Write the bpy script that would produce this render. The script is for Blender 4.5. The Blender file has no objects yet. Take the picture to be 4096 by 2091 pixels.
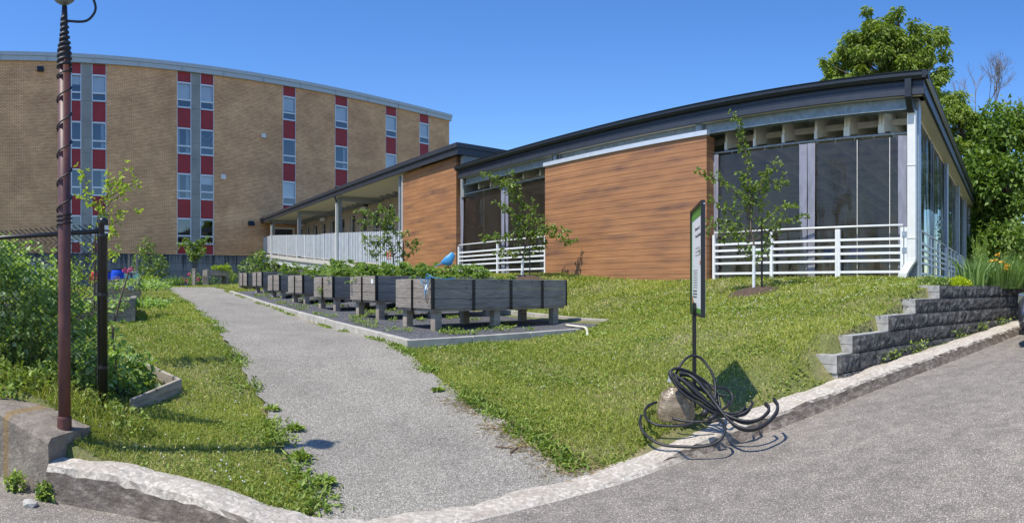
import bpy, bmesh, math, random
import numpy as np
from mathutils import Vector, Matrix
from math import sin, cos, tan, pi, radians, hypot, atan2

random.seed(7)
RNG = np.random.default_rng(11)
SC = bpy.context.scene
COL = SC.collection

# ------------------------------------------------------------------ camera (a phone panorama: cylindrical projection)
F, Y0, CX, PW, PH = 2450.0, 1150.0, 2048.0, 4096.0, 2091.0
cd = bpy.data.cameras.new('camera')
cam = bpy.data.objects.new('camera', cd); COL.objects.link(cam)
cam.location = (0, 0, 0); cam.rotation_euler = (radians(90), 0, 0)
cd.type = 'PANO'; cd.panorama_type = 'CENTRAL_CYLINDRICAL'
cd.central_cylindrical_radius = 1.0
cd.central_cylindrical_range_u_min = -(PW / 2) / F
cd.central_cylindrical_range_u_max = (PW / 2) / F
cd.central_cylindrical_range_v_min = (Y0 - PH) / F
cd.central_cylindrical_range_v_max = Y0 / F
cd.clip_start = 0.05; cd.clip_end = 2000
SC.camera = cam

# ------------------------------------------------------------------ sky and sun
SUN_EL = radians(60.0)
SUN_AZ = radians(229.0)                       # from +Y towards +X
sdir = Vector((sin(SUN_AZ) * cos(SUN_EL), cos(SUN_AZ) * cos(SUN_EL), sin(SUN_EL)))
w = bpy.data.worlds.new('World'); SC.world = w; w.use_nodes = True
nt = w.node_tree; nt.nodes.clear()
sky = nt.nodes.new('ShaderNodeTexSky'); sky.sky_type = 'NISHITA'; sky.sun_disc = False
sky.sun_elevation = SUN_EL; sky.sun_rotation = SUN_AZ
sky.air_density = 1.0; sky.dust_density = 0.25; sky.ozone_density = 3.0; sky.altitude = 100
bg = nt.nodes.new('ShaderNodeBackground'); bg.inputs['Strength'].default_value = 0.15
wo = nt.nodes.new('ShaderNodeOutputWorld')
hs = nt.nodes.new('ShaderNodeHueSaturation'); hs.inputs['Saturation'].default_value = 1.27; hs.inputs['Hue'].default_value = .509; hs.inputs['Value'].default_value = .98
nt.links.new(sky.outputs[0], hs.inputs['Color']); nt.links.new(hs.outputs[0], bg.inputs[0]); nt.links.new(bg.outputs[0], wo.inputs[0])
sl = bpy.data.lights.new('sun', 'SUN'); sl.energy = 3.6; sl.angle = radians(0.53); sl.color = (1.0, 0.95, 0.87)
so = bpy.data.objects.new('sun', sl); COL.objects.link(so)
so.rotation_euler = sdir.to_track_quat('Z', 'Y').to_euler(); so.location = (-20, -20, 40)
SC.view_settings.view_transform = 'Standard'; SC.view_settings.look = 'None'
SC.view_settings.exposure = 0.56; SC.view_settings.gamma = 1.0
SC.cycles.max_bounces = 8; SC.cycles.transparent_max_bounces = 24
SC.cycles.use_denoising = True

# ------------------------------------------------------------------ geometry helpers
def az(px): return (px - CX) / F
def P(px, py, rho):
    a = az(px); return Vector((rho * sin(a), rho * cos(a), (Y0 - py) / F * rho))
def Pz(px, rho, z):
    a = az(px); return Vector((rho * sin(a), rho * cos(a), z))

class MB:
    def __init__(s): s.v = []; s.f = []
    def add(s, vs, fs):
        n = len(s.v); s.v += [tuple(v) for v in vs]; s.f += [tuple(i + n for i in f) for f in fs]; return s
    def hexa(s, p):
        return s.add(p, [(0, 3, 2, 1), (4, 5, 6, 7), (0, 1, 5, 4), (1, 2, 6, 5), (2, 3, 7, 6), (3, 0, 4, 7)])
    def box(s, x0, x1, y0, y1, z0, z1):
        return s.hexa([(x0, y0, z0), (x1, y0, z0), (x1, y1, z0), (x0, y1, z0), (x0, y0, z1), (x1, y0, z1), (x1, y1, z1), (x0, y1, z1)])
    def quad(s, a, b, c, d): return s.add([a, b, c, d], [(0, 1, 2, 3)])
    def bar(s, a, b, wd, h, up=(0, 0, 1)):
        a = Vector(a); b = Vector(b); t = (b - a).normalized(); up = Vector(up)
        if abs(t.dot(up)) > .98: up = Vector((1, 0, 0))
        r = t.cross(up).normalized() * wd / 2; u = r.cross(t).normalized() * h / 2
        return s.hexa([a - r - u, a + r - u, b + r - u, b - r - u, a - r + u, a + r + u, b + r + u, b - r + u])
    def tube(s, pts, r, n=8, cap=True):
        pts = [Vector(p) for p in pts]; m = len(pts)
        rs = r if isinstance(r, (list, tuple)) else [r] * m
        T = []
        for i in range(m):
            a = pts[max(0, i - 1)]; b = pts[min(m - 1, i + 1)]; d = b - a
            T.append(d.normalized() if d.length > 1e-9 else Vector((0, 0, 1)))
        ref = Vector((0, 0, 1)) if abs(T[0].z) < .9 else Vector((1, 0, 0))
        U = T[0].cross(ref).normalized(); vs = []
        for i in range(m):
            U = (U - T[i] * U.dot(T[i]));
            if U.length < 1e-6: U = T[i].orthogonal()
            U.normalize(); Vv = T[i].cross(U)
            for k in range(n):
                a = 2 * pi * k / n; vs.append(pts[i] + (U * cos(a) + Vv * sin(a)) * rs[i])
        fs = [(i * n + k, i * n + (k + 1) % n, (i + 1) * n + (k + 1) % n, (i + 1) * n + k) for i in range(m - 1) for k in range(n)]
        if cap: fs += [tuple(reversed(range(n))), tuple(range((m - 1) * n, m * n))]
        return s.add(vs, fs)
    def lathe(s, prof, c=(0, 0, 0), n=20, cap=True):
        vs = [(c[0] + r * cos(2 * pi * k / n), c[1] + r * sin(2 * pi * k / n), c[2] + z) for r, z in prof for k in range(n)]
        m = len(prof)
        fs = [(i * n + k, i * n + (k + 1) % n, (i + 1) * n + (k + 1) % n, (i + 1) * n + k) for i in range(m - 1) for k in range(n)]
        if cap: fs += [tuple(reversed(range(n))), tuple(range((m - 1) * n, m * n))]
        return s.add(vs, fs)
    def ball(s, c, r, nu=10, nv=6, sc=(1, 1, 1)):
        prof = [(max(r * sin(pi * i / nv), 1e-4), -r * cos(pi * i / nv)) for i in range(nv + 1)]
        vs = []
        for rr, z in prof:
            for k in range(nu): vs.append((c[0] + sc[0] * rr * cos(2 * pi * k / nu), c[1] + sc[1] * rr * sin(2 * pi * k / nu), c[2] + sc[2] * z))
        return s.add(vs, [(i * nu + k, i * nu + (k + 1) % nu, (i + 1) * nu + (k + 1) % nu, (i + 1) * nu + k) for i in range(nv) for k in range(nu)])
    def obj(s, name, m, parent=None, smooth=False, bevel=0, off=None):
        vs = s.v if off is None else [(v[0] - off[0], v[1] - off[1], v[2] - off[2]) for v in s.v]
        me = bpy.data.meshes.new(name); me.from_pydata(vs, [], s.f); me.update()
        return link(name, me, m, parent, smooth, bevel)

def link(name, me, m, parent=None, smooth=False, bevel=0):
    me.materials.append(m)
    o = bpy.data.objects.new(name, me); COL.objects.link(o)
    if smooth:
        me.polygons.foreach_set('use_smooth', [True] * len(me.polygons))
    if bevel:
        b = o.modifiers.new('bevel', 'BEVEL'); b.width = bevel; b.segments = 2; b.limit_method = 'ANGLE'
    if parent: o.parent = parent
    return o
def tag(o, label, cat, group=None, kind=None):
    o['label'] = label; o['category'] = cat
    if group: o['group'] = group
    if kind: o['kind'] = kind
    return o
def thing(name, label, cat, loc=(0, 0, 0), rz=0, group=None):
    o = bpy.data.objects.new(name, None); COL.objects.link(o); o.empty_display_size = .2
    o.location = loc; o.rotation_euler = (0, 0, rz)
    return tag(o, label, cat, group)
def struct(o, label=None):
    o['kind'] = 'structure'
    if label: o['label'] = label
    return o
def npmesh(name, V, Fc, nper, rnd=None):
    """V (n,3) float, Fc (m,nper) int; rnd: one random value per vertex kept as attribute 'rnd'"""
    me = bpy.data.meshes.new(name)
    me.vertices.add(len(V)); me.vertices.foreach_set('co', np.asarray(V, np.float32).ravel())
    m = len(Fc); me.loops.add(m * nper); me.loops.foreach_set('vertex_index', np.asarray(Fc, np.int32).ravel())
    me.polygons.add(m); me.polygons.foreach_set('loop_start', np.arange(0, m * nper, nper, dtype=np.int32))
    me.polygons.foreach_set('loop_total', np.full(m, nper, np.int32))
    if rnd is not None:
        a = me.attributes.new('rnd', 'FLOAT', 'POINT'); a.data.foreach_set('value', np.asarray(rnd, np.float32))
    me.update(calc_edges=True); return me
def spline(pts, k=6):
    """Catmull-Rom through the points"""
    pts = [Vector(p) for p in pts]; out = []
    for i in range(len(pts) - 1):
        p0 = pts[max(i - 1, 0)]; p1 = pts[i]; p2 = pts[i + 1]; p3 = pts[min(i + 2, len(pts) - 1)]
        for j in range(k):
            t = j / k
            out.append(.5 * ((2 * p1) + (p2 - p0) * t + (2 * p0 - 5 * p1 + 4 * p2 - p3) * t * t + (3 * p1 - p0 - 3 * p2 + p3) * t ** 3))
    out.append(pts[-1]); return out

# ------------------------------------------------------------------ materials
def M_new(name):
    m = bpy.data.materials.new(name); m.use_nodes = True
    n = m.node_tree; b = n.nodes['Principled BSDF']
    return m, n, b
def N(n, t, **kw):
    x = n.nodes.new(t)
    for k, v in kw.items(): setattr(x, k, v)
    return x
def rgb(c): return (c[0], c[1], c[2], 1.0)
def noise_fac(n, scale, stretch=(1, 1, 1), detail=4, coord='Object', rough=.55, dist=0):
    tc = N(n, 'ShaderNodeTexCoord'); mp = N(n, 'ShaderNodeMapping'); mp.inputs['Scale'].default_value = stretch
    tx = N(n, 'ShaderNodeTexNoise'); tx.inputs['Scale'].default_value = scale; tx.inputs['Detail'].default_value = detail
    tx.inputs['Roughness'].default_value = rough; tx.inputs['Distortion'].default_value = dist
    n.links.new(tc.outputs[coord], mp.inputs[0]); n.links.new(mp.outputs[0], tx.inputs['Vector'])
    return tx.outputs['Fac']
def ramp(n, fac, stops):
    r = N(n, 'ShaderNodeValToRGB'); e = r.color_ramp.elements
    while len(e) < len(stops): e.new(.5)
    for i, (p, c) in enumerate(stops): e[i].position = p; e[i].color = rgb(c)
    n.links.new(fac, r.inputs[0]); return r.outputs[0]
def mixc(n, fac, a, b, mode='MIX'):
    x = N(n, 'ShaderNodeMix', data_type='RGBA', blend_type=mode)
    for s, v in ((x.inputs[0], fac), (x.inputs[6], a), (x.inputs[7], b)):
        if hasattr(v, 'node'): n.links.new(v, s)
        elif isinstance(v, (int, float)): s.default_value = v
        else: s.default_value = rgb(v)
    return x.outputs[2]
def bump(n, b, h, strength=.3, dist=.01):
    x = N(n, 'ShaderNodeBump'); x.inputs['Strength'].default_value = strength; x.inputs['Distance'].default_value = dist
    n.links.new(h, x.inputs['Height']); n.links.new(x.outputs[0], b.inputs['Normal'])
def mathn(n, op, a, b=None):
    x = N(n, 'ShaderNodeMath', operation=op)
    for s, v in ((x.inputs[0], a), (x.inputs[1], b)):
        if v is None: continue
        if hasattr(v, 'node'): n.links.new(v, s)
        else: s.default_value = v
    return x.outputs[0]

def mat(name, c, rough=.6, metal=0, var=.12, scale=6, stretch=(1, 1, 1), bmp=0, spec=.5, c2=None, bd=.004):
    m, n, b = M_new(name)
    f = noise_fac(n, scale, stretch)
    ca = tuple(max(0, x * (1 - var)) for x in c); cb = c2 if c2 else tuple(min(1, x * (1 + var)) for x in c)
    n.links.new(ramp(n, f, [(.32, ca), (.68, cb)]), b.inputs['Base Color'])
    b.inputs['Roughness'].default_value = rough; b.inputs['Metallic'].default_value = metal
    b.inputs['Specular IOR Level'].default_value = spec
    if bmp: bump(n, b, f, bmp, bd)
    return m

def leaf_mat(name, dark, light, trans=.35, tip=None):
    m, n, b = M_new(name)
    at = N(n, 'ShaderNodeAttribute', attribute_name='rnd')
    st = [(0, dark), (.75, light)] + ([(1, tip)] if tip else [])
    c = ramp(n, at.outputs['Fac'], st)
    n.links.new(c, b.inputs['Base Color']); b.inputs['Roughness'].default_value = .48
    b.inputs['Specular IOR Level'].default_value = .35
    tr = N(n, 'ShaderNodeBsdfTranslucent'); mx = N(n, 'ShaderNodeMixShader'); mx.inputs[0].default_value = trans
    c2 = mixc(n, 1.0, c, (1.15, 1.25, .45), 'MULTIPLY')
    n.links.new(c2, tr.inputs[0]); n.links.new(b.outputs[0], mx.inputs[1]); n.links.new(tr.outputs[0], mx.inputs[2])
    n.links.new(mx.outputs[0], n.nodes['Material Output'].inputs[0]); return m

M = {}
def build_materials():
    # asphalt of the driveway: pale worn binder with light aggregate
    m, n, b = M_new('asphalt')
    tc = N(n, 'ShaderNodeTexCoord')
    vo = N(n, 'ShaderNodeTexVoronoi'); vo.inputs['Scale'].default_value = 165
    n.links.new(tc.outputs['Object'], vo.inputs['Vector'])
    sep = N(n, 'ShaderNodeSeparateColor'); n.links.new(vo.outputs['Color'], sep.inputs[0])
    stones = ramp(n, sep.outputs[0], [(0, (.140, .124, .099)), (.45, (.207, .183, .149)), (.78, (.267, .237, .194)), (.93, (.46, .39, .31)), (1, (.68, .575, .455))])
    big = noise_fac(n, .45, (1, 2.2, 1), detail=7, rough=.6); c = mixc(n, 1.0, stones, ramp(n, big, [(.35, (.88, .88, .88)), (.5, (1, 1, 1)), (.68, (1.06, 1.05, 1.04))]), 'MULTIPLY')
    fine = noise_fac(n, 6, detail=6); c = mixc(n, .6, c, ramp(n, fine, [(.3, (.6, .6, .6)), (.7, (1.25, 1.25, 1.25))]), 'MULTIPLY')
    n.links.new(c, b.inputs['Base Color']); b.inputs['Roughness'].default_value = .85
    bump(n, b, vo.outputs['Distance'], .6, .004); M['asphalt'] = m
    # fine crushed stone of the path
    def gravel(name, stops, scale, patch, bd=.006):
        m, n, b = M_new(name)
        tc = N(n, 'ShaderNodeTexCoord')
        vo = N(n, 'ShaderNodeTexVoronoi'); vo.inputs['Scale'].default_value = scale
        n.links.new(tc.outputs['Object'], vo.inputs['Vector'])
        sep = N(n, 'ShaderNodeSeparateColor'); n.links.new(vo.outputs['Color'], sep.inputs[0])
        c = ramp(n, sep.outputs[1], stops)
        big = noise_fac(n, .9, detail=6, rough=.65)
        c = mixc(n, 1.0, c, ramp(n, big, [(.3, patch[0]), (.7, patch[1])]), 'MULTIPLY'); b2 = noise_fac(n, 3.5, detail=8, rough=.7); c = mixc(n, .8, c, ramp(n, b2, [(.3, (.86, .85, .83)), (.7, (1.1, 1.1, 1.08))]), 'MULTIPLY')
        n.links.new(c, b.inputs['Base Color']); b.inputs['Roughness'].default_value = .95
        bump(n, b, vo.outputs['Distance'], .8, bd); M[name] = m
    gravel('path_gravel', [(0, (.145, .134, .109)), (.4, (.256, .237, .198)), (.8, (.345, .320, .270)), (1, (.57, .53, .45))], 135, ((.82, .81, .80), (1.08, 1.07, 1.05)))
    gravel('dark_gravel', [(0, (.035, .036, .04)), (.5, (.085, .086, .092)), (.9, (.15, .15, .155)), (1, (.3, .3, .3))], 60, ((.8, .8, .8), (1.15, 1.15, 1.15)), .01)
    # ground under the lawn
    m, n, b = M_new('turf_soil')
    f = noise_fac(n, 2.2, detail=8, rough=.7); f2 = noise_fac(n, 30, detail=4)
    c = ramp(n, f, [(.3, (.10, .125, .035)), (.5, (.16, .17, .055)), (.68, (.25, .205, .11))])
    c = mixc(n, .6, c, ramp(n, f2, [(.3, (.45, .45, .4)), (.7, (1.3, 1.3, 1.2))]), 'MULTIPLY')
    n.links.new(c, b.inputs['Base Color']); b.inputs['Roughness'].default_value = 1; bump(n, b, f2, .8, .03); M['turf_soil'] = m
    M['soil'] = mat('soil', (.085, .055, .036), .95, var=.5, scale=22, bmp=.8, bd=.02)
    # old worn concrete of the kerb: pale top, dirty face, exposed aggregate
    m, n, b = M_new('kerb_concrete')
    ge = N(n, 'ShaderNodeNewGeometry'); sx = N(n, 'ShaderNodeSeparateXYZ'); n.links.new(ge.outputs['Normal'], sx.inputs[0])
    tc = N(n, 'ShaderNodeTexCoord'); vo = N(n, 'ShaderNodeTexVoronoi'); vo.inputs['Scale'].default_value = 42
    n.links.new(tc.outputs['Object'], vo.inputs['Vector'])
    sep = N(n, 'ShaderNodeSeparateColor'); n.links.new(vo.outputs['Color'], sep.inputs[0])
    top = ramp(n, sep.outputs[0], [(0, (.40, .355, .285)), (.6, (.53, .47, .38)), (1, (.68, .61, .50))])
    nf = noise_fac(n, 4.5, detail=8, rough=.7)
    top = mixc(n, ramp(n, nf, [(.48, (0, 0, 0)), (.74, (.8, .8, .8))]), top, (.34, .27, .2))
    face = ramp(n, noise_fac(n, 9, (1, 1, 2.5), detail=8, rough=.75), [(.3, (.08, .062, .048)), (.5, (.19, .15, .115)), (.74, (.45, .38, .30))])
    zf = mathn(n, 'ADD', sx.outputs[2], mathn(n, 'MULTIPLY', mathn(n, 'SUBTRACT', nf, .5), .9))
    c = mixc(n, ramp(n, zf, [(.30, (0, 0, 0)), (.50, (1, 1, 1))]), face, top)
    n.links.new(c, b.inputs['Base Color']); b.inputs['Roughness'].default_value = .9
    bump(n, b, noise_fac(n, 26, detail=8, rough=.7), .9, .02); M['kerb_concrete'] = m
    # old retaining wall at the left: browner, with a yellow run
    m, n, b = M_new('old_wall_concrete')
    nf = noise_fac(n, 5, detail=9, rough=.72)
    c = ramp(n, nf, [(.28, (.13, .105, .085)), (.5, (.27, .225, .175)), (.72, (.42, .36, .28))])
    ge = N(n, 'ShaderNodeNewGeometry'); sx = N(n, 'ShaderNodeSeparateXYZ'); n.links.new(ge.outputs['Position'], sx.inputs[0])
    d = mathn(n, 'ABSOLUTE', mathn(n, 'ADD', sx.outputs[0], 3.62))
    st = mathn(n, 'ADD', d, mathn(n, 'MULTIPLY', noise_fac(n, 14, (1, 1, .4), 5), .09))
    c = mixc(n, ramp(n, st, [(.05, (.75, .75, .75)), (.11, (0, 0, 0))]), c, (.30, .19, .06))
    n.links.new(c, b.inputs['Base Color']); b.inputs['Roughness'].default_value = .92
    bump(n, b, noise_fac(n, 22, detail=8, rough=.7), 1, .03); M['old_wall'] = m
    M['border_concrete'] = mat('border_concrete', (.42, .39, .33), .85, var=.2, scale=5, bmp=.3)
    M['foundation'] = mat('foundation_concrete', (.22, .235, .25), .85, var=.3, scale=1.5, stretch=(1, 1, .35), bmp=.3)
    # foundation: blocks with dark run-off streaks below the brick
    m, n, b = M_new('foundation_blocks')
    tc = N(n, 'ShaderNodeTexCoord'); sx = N(n, 'ShaderNodeSeparateXYZ'); n.links.new(tc.outputs['Object'], sx.inputs[0])
    cb = N(n, 'ShaderNodeCombineXYZ'); n.links.new(sx.outputs[0], cb.inputs[0]); n.links.new(sx.outputs[2], cb.inputs[1])
    br = N(n, 'ShaderNodeTexBrick'); n.links.new(cb.outputs[0], br.inputs['Vector'])
    br.inputs['Scale'].default_value = 1; br.inputs['Brick Width'].default_value = 1.9; br.inputs['Row Height'].default_value = .62
    br.inputs['Mortar Size'].default_value = .018
    br.inputs['Color1'].default_value = rgb((.19, .2, .205)); br.inputs['Color2'].default_value = rgb((.235, .245, .25)); br.inputs['Mortar'].default_value = rgb((.1, .1, .1))
    st = noise_fac(n, 1.6, (2.6, 1, .16), 7, rough=.7)
    up = mathn(n, 'MULTIPLY', mathn(n, 'SUBTRACT', sx.outputs[2], 1.1), .55)
    k = mathn(n, 'ADD', st, mathn(n, 'MULTIPLY', up, .25))
    c = mixc(n, ramp(n, k, [(.56, (0, 0, 0)), (.74, (1, 1, 1))]), br.outputs['Color'], (.04, .045, .05))
    n.links.new(c, b.inputs['Base Color']); b.inputs['Roughness'].default_value = .9; M['foundation_blocks'] = m
    # buff brick
    m, n, b = M_new('buff_brick')
    tc = N(n, 'ShaderNodeTexCoord'); sx = N(n, 'ShaderNodeSeparateXYZ'); n.links.new(tc.outputs['Object'], sx.inputs[0])
    cb = N(n, 'ShaderNodeCombineXYZ'); n.links.new(mathn(n, 'ADD', sx.outputs[0], sx.outputs[1]), cb.inputs[0]); n.links.new(sx.outputs[2], cb.inputs[1])
    br = N(n, 'ShaderNodeTexBrick'); n.links.new(cb.outputs[0], br.inputs['Vector'])
    br.inputs['Scale'].default_value = 1; br.inputs['Brick Width'].default_value = .34; br.inputs['Row Height'].default_value = .105
    br.inputs['Mortar Size'].default_value = .012; br.inputs['Bias'].default_value = -.1
    br.inputs['Color1'].default_value = rgb((.84, .485, .255)); br.inputs['Color2'].default_value = rgb((.67, .36, .18)); br.inputs['Mortar'].default_value = rgb((.20, .13, .085))
    pf = noise_fac(n, .35, (1, 1, 1.4), 5, rough=.6)
    c = mixc(n, 1.0, br.outputs['Color'], ramp(n, pf, [(.35, (.8, .78, .76)), (.65, (1.15, 1.15, 1.12))]), 'MULTIPLY')
    n.links.new(c, b.inputs['Base Color']); b.inputs['Roughness'].default_value = .85; M['buff_brick'] = m
    M['limestone'] = mat('pier_stone', (.26, .27, .265), .8, var=.16, scale=.8, stretch=(1, 1, 1), bmp=.1)
    M['red_panel'] = mat('red_spandrel', (.30, .02, .026), .55, var=.12, scale=1.3)
    M['roof_metal'] = mat('roof_edge_metal', (.42, .46, .48), .45, .2, var=.06)
    M['alu'] = mat('window_aluminium', (.6, .64, .68), .4, .3, var=.05)
    M['white_paint'] = mat('white_paint', (.78, .78, .76), .4, var=.04)
    M['cream_paint'] = mat('cream_paint', (.82, .79, .70), .5, var=.05)
    M['downspout'] = mat('downspout_enamel', (.72, .71, .66), .35, var=.04)
    M['groove_shade'] = mat('screen_groove_shade', (.17, .20, .25), .4, .3, var=.2, scale=1.5)  # blue-grey shadow of the corrugations, put into the colour of a flat sheet
    M['shaded_beam_steel'] = mat('shaded_beam_steel', (.22, .265, .29), .5, .4, var=.2, scale=9)  # darker than the galvanised posts: eave shade partly put into its colour
    M['galv'] = mat('galvanised_steel', (.38, .42, .46), .42, .55, var=.16, scale=14)
    M['galv_light'] = mat('corrugated_sheet', (.74, .76, .78), .38, .35, var=.08, scale=3)
    M['soffit'] = mat('soffit_boards', (.62, .58, .47), .7, var=.05)
    M['black_metal'] = mat('dark_roof_metal', (.022, .026, .031), .38, .2, var=.15)
    M['fascia'] = mat('fascia_charcoal', (.045, .05, .062), .42, .2, var=.1)
    M['fascia_dark'] = mat('fascia_navy', (.018, .023, .036), .4, .2, var=.1)
    M['black_paint'] = mat('black_paint', (.012, .012, .014), .35, var=.15)
    M['rubber'] = mat('black_rubber', (.018, .018, .02), .5, var=.35, scale=8)
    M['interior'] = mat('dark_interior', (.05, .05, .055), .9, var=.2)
    M['corridor_wall'] = mat('corridor_wall', (.38, .31, .235), .85, var=.12, scale=1.2)
    M['slab'] = mat('concrete_slab', (.55, .53, .48), .8, var=.1, scale=3)
    M['blind'] = mat('window_blind', (.86, .88, .9), .8, var=.06, scale=1)
    M['curtain_fabric'] = mat('window_curtain', (.6, .63, .7), .9, var=.2, scale=3, stretch=(8, 1, .3))
    M['dirty_white'] = mat('vent_white', (.7, .72, .74), .5)
    # glass: see-through with the sky's reflection
    def glass(name, tint, refl, ior=1.5, haze=0, hcol=(.5, .5, .5), rough=.02, wav=0):
        m, n, b = M_new(name); n.nodes.remove(b)
        tr = N(n, 'ShaderNodeBsdfTransparent'); tr.inputs[0].default_value = rgb(tint)
        gl = N(n, 'ShaderNodeBsdfGlossy'); gl.inputs['Roughness'].default_value = rough; gl.inputs[0].default_value = rgb((.95, .95, .95))
        fr = N(n, 'ShaderNodeFresnel'); fr.inputs['IOR'].default_value = ior
        if wav:
            bp = N(n, 'ShaderNodeBump'); bp.inputs['Strength'].default_value = wav; bp.inputs['Distance'].default_value = .03
            n.links.new(noise_fac(n, 1.3, (3, 3, .5), 3), bp.inputs['Height'])
            n.links.new(bp.outputs[0], gl.inputs['Normal']); n.links.new(bp.outputs[0], fr.inputs['Normal'])
        f = mathn(n, 'ADD', fr.outputs[0], refl)
        mx = N(n, 'ShaderNodeMixShader'); n.links.new(f, mx.inputs[0]); n.links.new(tr.outputs[0], mx.inputs[1]); n.links.new(gl.outputs[0], mx.inputs[2])
        out = mx.outputs[0]
        if haze:
            df = N(n, 'ShaderNodeBsdfDiffuse'); df.inputs[0].default_value = rgb(hcol)
            m2 = N(n, 'ShaderNodeMixShader')
            hz = mathn(n, 'MULTIPLY', ramp(n, noise_fac(n, 1.6, (3, 3, .35), 8, rough=.7), [(.3, (.35, .35, .35)), (.75, (1.6, 1.6, 1.6))]), haze)
            n.links.new(hz, m2.inputs[0]); n.links.new(out, m2.inputs[1]); n.links.new(df.outputs[0], m2.inputs[2]); out = m2.outputs[0]
        n.links.new(out, n.nodes['Material Output'].inputs[0]); M[name] = m
    glass('glass', (.8, .84, .87), .12)
    glass('vinyl', (.74, .69, .64), .0, haze=.055, hcol=(.42, .35, .29), rough=.08, wav=.5)
    glass('vinyl_side', (.42, .46, .44), .0, ior=1.22, haze=.08, hcol=(.22, .26, .27), rough=.06, wav=.7)
    glass('jar_glass', (.8, .85, .85), .15)
    M['vinyl_border'] = mat('grey_vinyl_border', (.25, .25, .30), .45, var=.15, scale=3, stretch=(3, 3, 1), bmp=.5, bd=.03)
    M['navy_vinyl'] = mat('navy_vinyl_border', (.06, .085, .16), .5, var=.2, scale=3)
    # wood-look cladding
    m, n, b = M_new('cedar_cladding')
    tc = N(n, 'ShaderNodeTexCoord'); sx = N(n, 'ShaderNodeSeparateXYZ'); n.links.new(tc.outputs['Object'], sx.inputs[0])
    row = mathn(n, 'FLOOR', mathn(n, 'DIVIDE', sx.outputs[2], .17))
    cb = N(n, 'ShaderNodeCombineXYZ'); n.links.new(mathn(n, 'ADD', mathn(n, 'ADD', sx.outputs[0], sx.outputs[1]), mathn(n, 'MULTIPLY', row, 3.7)), cb.inputs[0])
    n.links.new(mathn(n, 'MULTIPLY', sx.outputs[2], 2.6), cb.inputs[2]); n.links.new(mathn(n, 'MULTIPLY', row, 1.3), cb.inputs[1])
    t1 = N(n, 'ShaderNodeTexNoise'); t1.inputs['Scale'].default_value = .75; t1.inputs['Detail'].default_value = 3; n.links.new(cb.outputs[0], t1.inputs['Vector'])
    mp = N(n, 'ShaderNodeMapping'); mp.inputs['Scale'].default_value = (.7, 1, 9); n.links.new(cb.outputs[0], mp.inputs[0])
    t2 = N(n, 'ShaderNodeTexNoise'); t2.inputs['Scale'].default_value = 2.2; t2.inputs['Detail'].default_value = 6; t2.inputs['Distortion'].default_value = .4; n.links.new(mp.outputs[0], t2.inputs['Vector'])
    c = ramp(n, t1.outputs['Fac'], [(.27, (.20, .10, .06)), (.37, (.29, .138, .066)), (.50, (.36, .168, .072)), (.70, (.44, .21, .088))])
    c = mixc(n, .75, c, ramp(n, t2.outputs['Fac'], [(.3, (.78, .76, .74)), (.7, (1.15, 1.15, 1.15))]), 'MULTIPLY')
    n.links.new(c, b.inputs['Base Color']); b.inputs['Roughness'].default_value = .55; bump(n, b, t2.outputs['Fac'], .25, .004); M['cedar'] = m
    # weathered grey timber
    def timber(name, a, bb, cc):
        m, n, b = M_new(name)
        g = noise_fac(n, 3.2, (1.2, 1.2, 16), 8, rough=.65, dist=.6)
        c = ramp(n, g, [(.28, a), (.5, bb), (.75, cc)])
        tc = N(n, 'ShaderNodeTexCoord'); vo = N(n, 'ShaderNodeTexVoronoi'); vo.inputs['Scale'].default_value = 3.3
        mp = N(n, 'ShaderNodeMapping'); mp.inputs['Scale'].default_value = (1, 1, 1.8); n.links.new(tc.outputs['Object'], mp.inputs[0]); n.links.new(mp.outputs[0], vo.inputs['Vector'])
        c = mixc(n, ramp(n, vo.outputs['Distance'], [(.045, (1, 1, 1)), (.10, (0, 0, 0))]), c, tuple(x * .35 for x in a))
        big = noise_fac(n, 1.4, (1, 1, 3), 4)
        c = mixc(n, 1.0, c, ramp(n, big, [(.3, (.75, .75, .76)), (.7, (1.2, 1.19, 1.17))]), 'MULTIPLY')
        n.links.new(c, b.inputs['Base Color']); b.inputs['Roughness'].default_value = .85; bump(n, b, g, .5, .006); M[name] = m
    timber('grey_timber', (.15, .128, .105), (.26, .226, .19), (.43, .38, .33))
    timber('pale_timber', (.17, .14, .11), (.3, .26, .21), (.45, .4, .34))
    timber('post_timber', (.19, .155, .12), (.30, .255, .205), (.44, .385, .32))
    # rusty pole
    m, n, b = M_new('rusty_paint')
    nf = noise_fac(n, 9, (1, 1, .45), 8, rough=.7)
    c = ramp(n, nf, [(.25, (.03, .014, .012)), (.42, (.085, .03, .026)), (.6, (.135, .045, .035)), (.78, (.2, .085, .055))])
    sp = noise_fac(n, 60, (1, 1, .6), 3); c = mixc(n, ramp(n, sp, [(.66, (0, 0, 0)), (.72, (1, 1, 1))]), c, (.02, .012, .012))
    n.links.new(c, b.inputs['Base Color']); b.inputs['Roughness'].default_value = .5; bump(n, b, nf, .4, .004); M['rust'] = m
    # split-face blocks
    m, n, b = M_new('split_block')
    nf = noise_fac(n, 9, detail=9, rough=.75)
    c = ramp(n, nf, [(.32, (.03, .029, .028)), (.52, (.085, .083, .08)), (.70, (.30, .29, .27))])
    n.links.new(c, b.inputs['Base Color']); b.inputs['Roughness'].default_value = .9; bump(n, b, noise_fac(n, 22, detail=9, rough=.75), 1, .05); M['split_block'] = m
    M['smooth_block'] = mat('smooth_block', (.36, .35, .325), .85, var=.25, scale=9, bmp=.3)
    M['bark'] = mat('bark', (.12, .09, .065), .9, var=.35, scale=14, stretch=(1, 1, .4), bmp=.6, bd=.01)
    M['grey_bark'] = mat('grey_bark', (.2, .18, .165), .9, var=.3, scale=14)
    M['white_wrap'] = mat('trunk_wrap_white', (.7, .72, .7), .5, var=.06)
    M['sand_bag'] = None
    m, n, b = M_new('bag_plastic')
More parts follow.
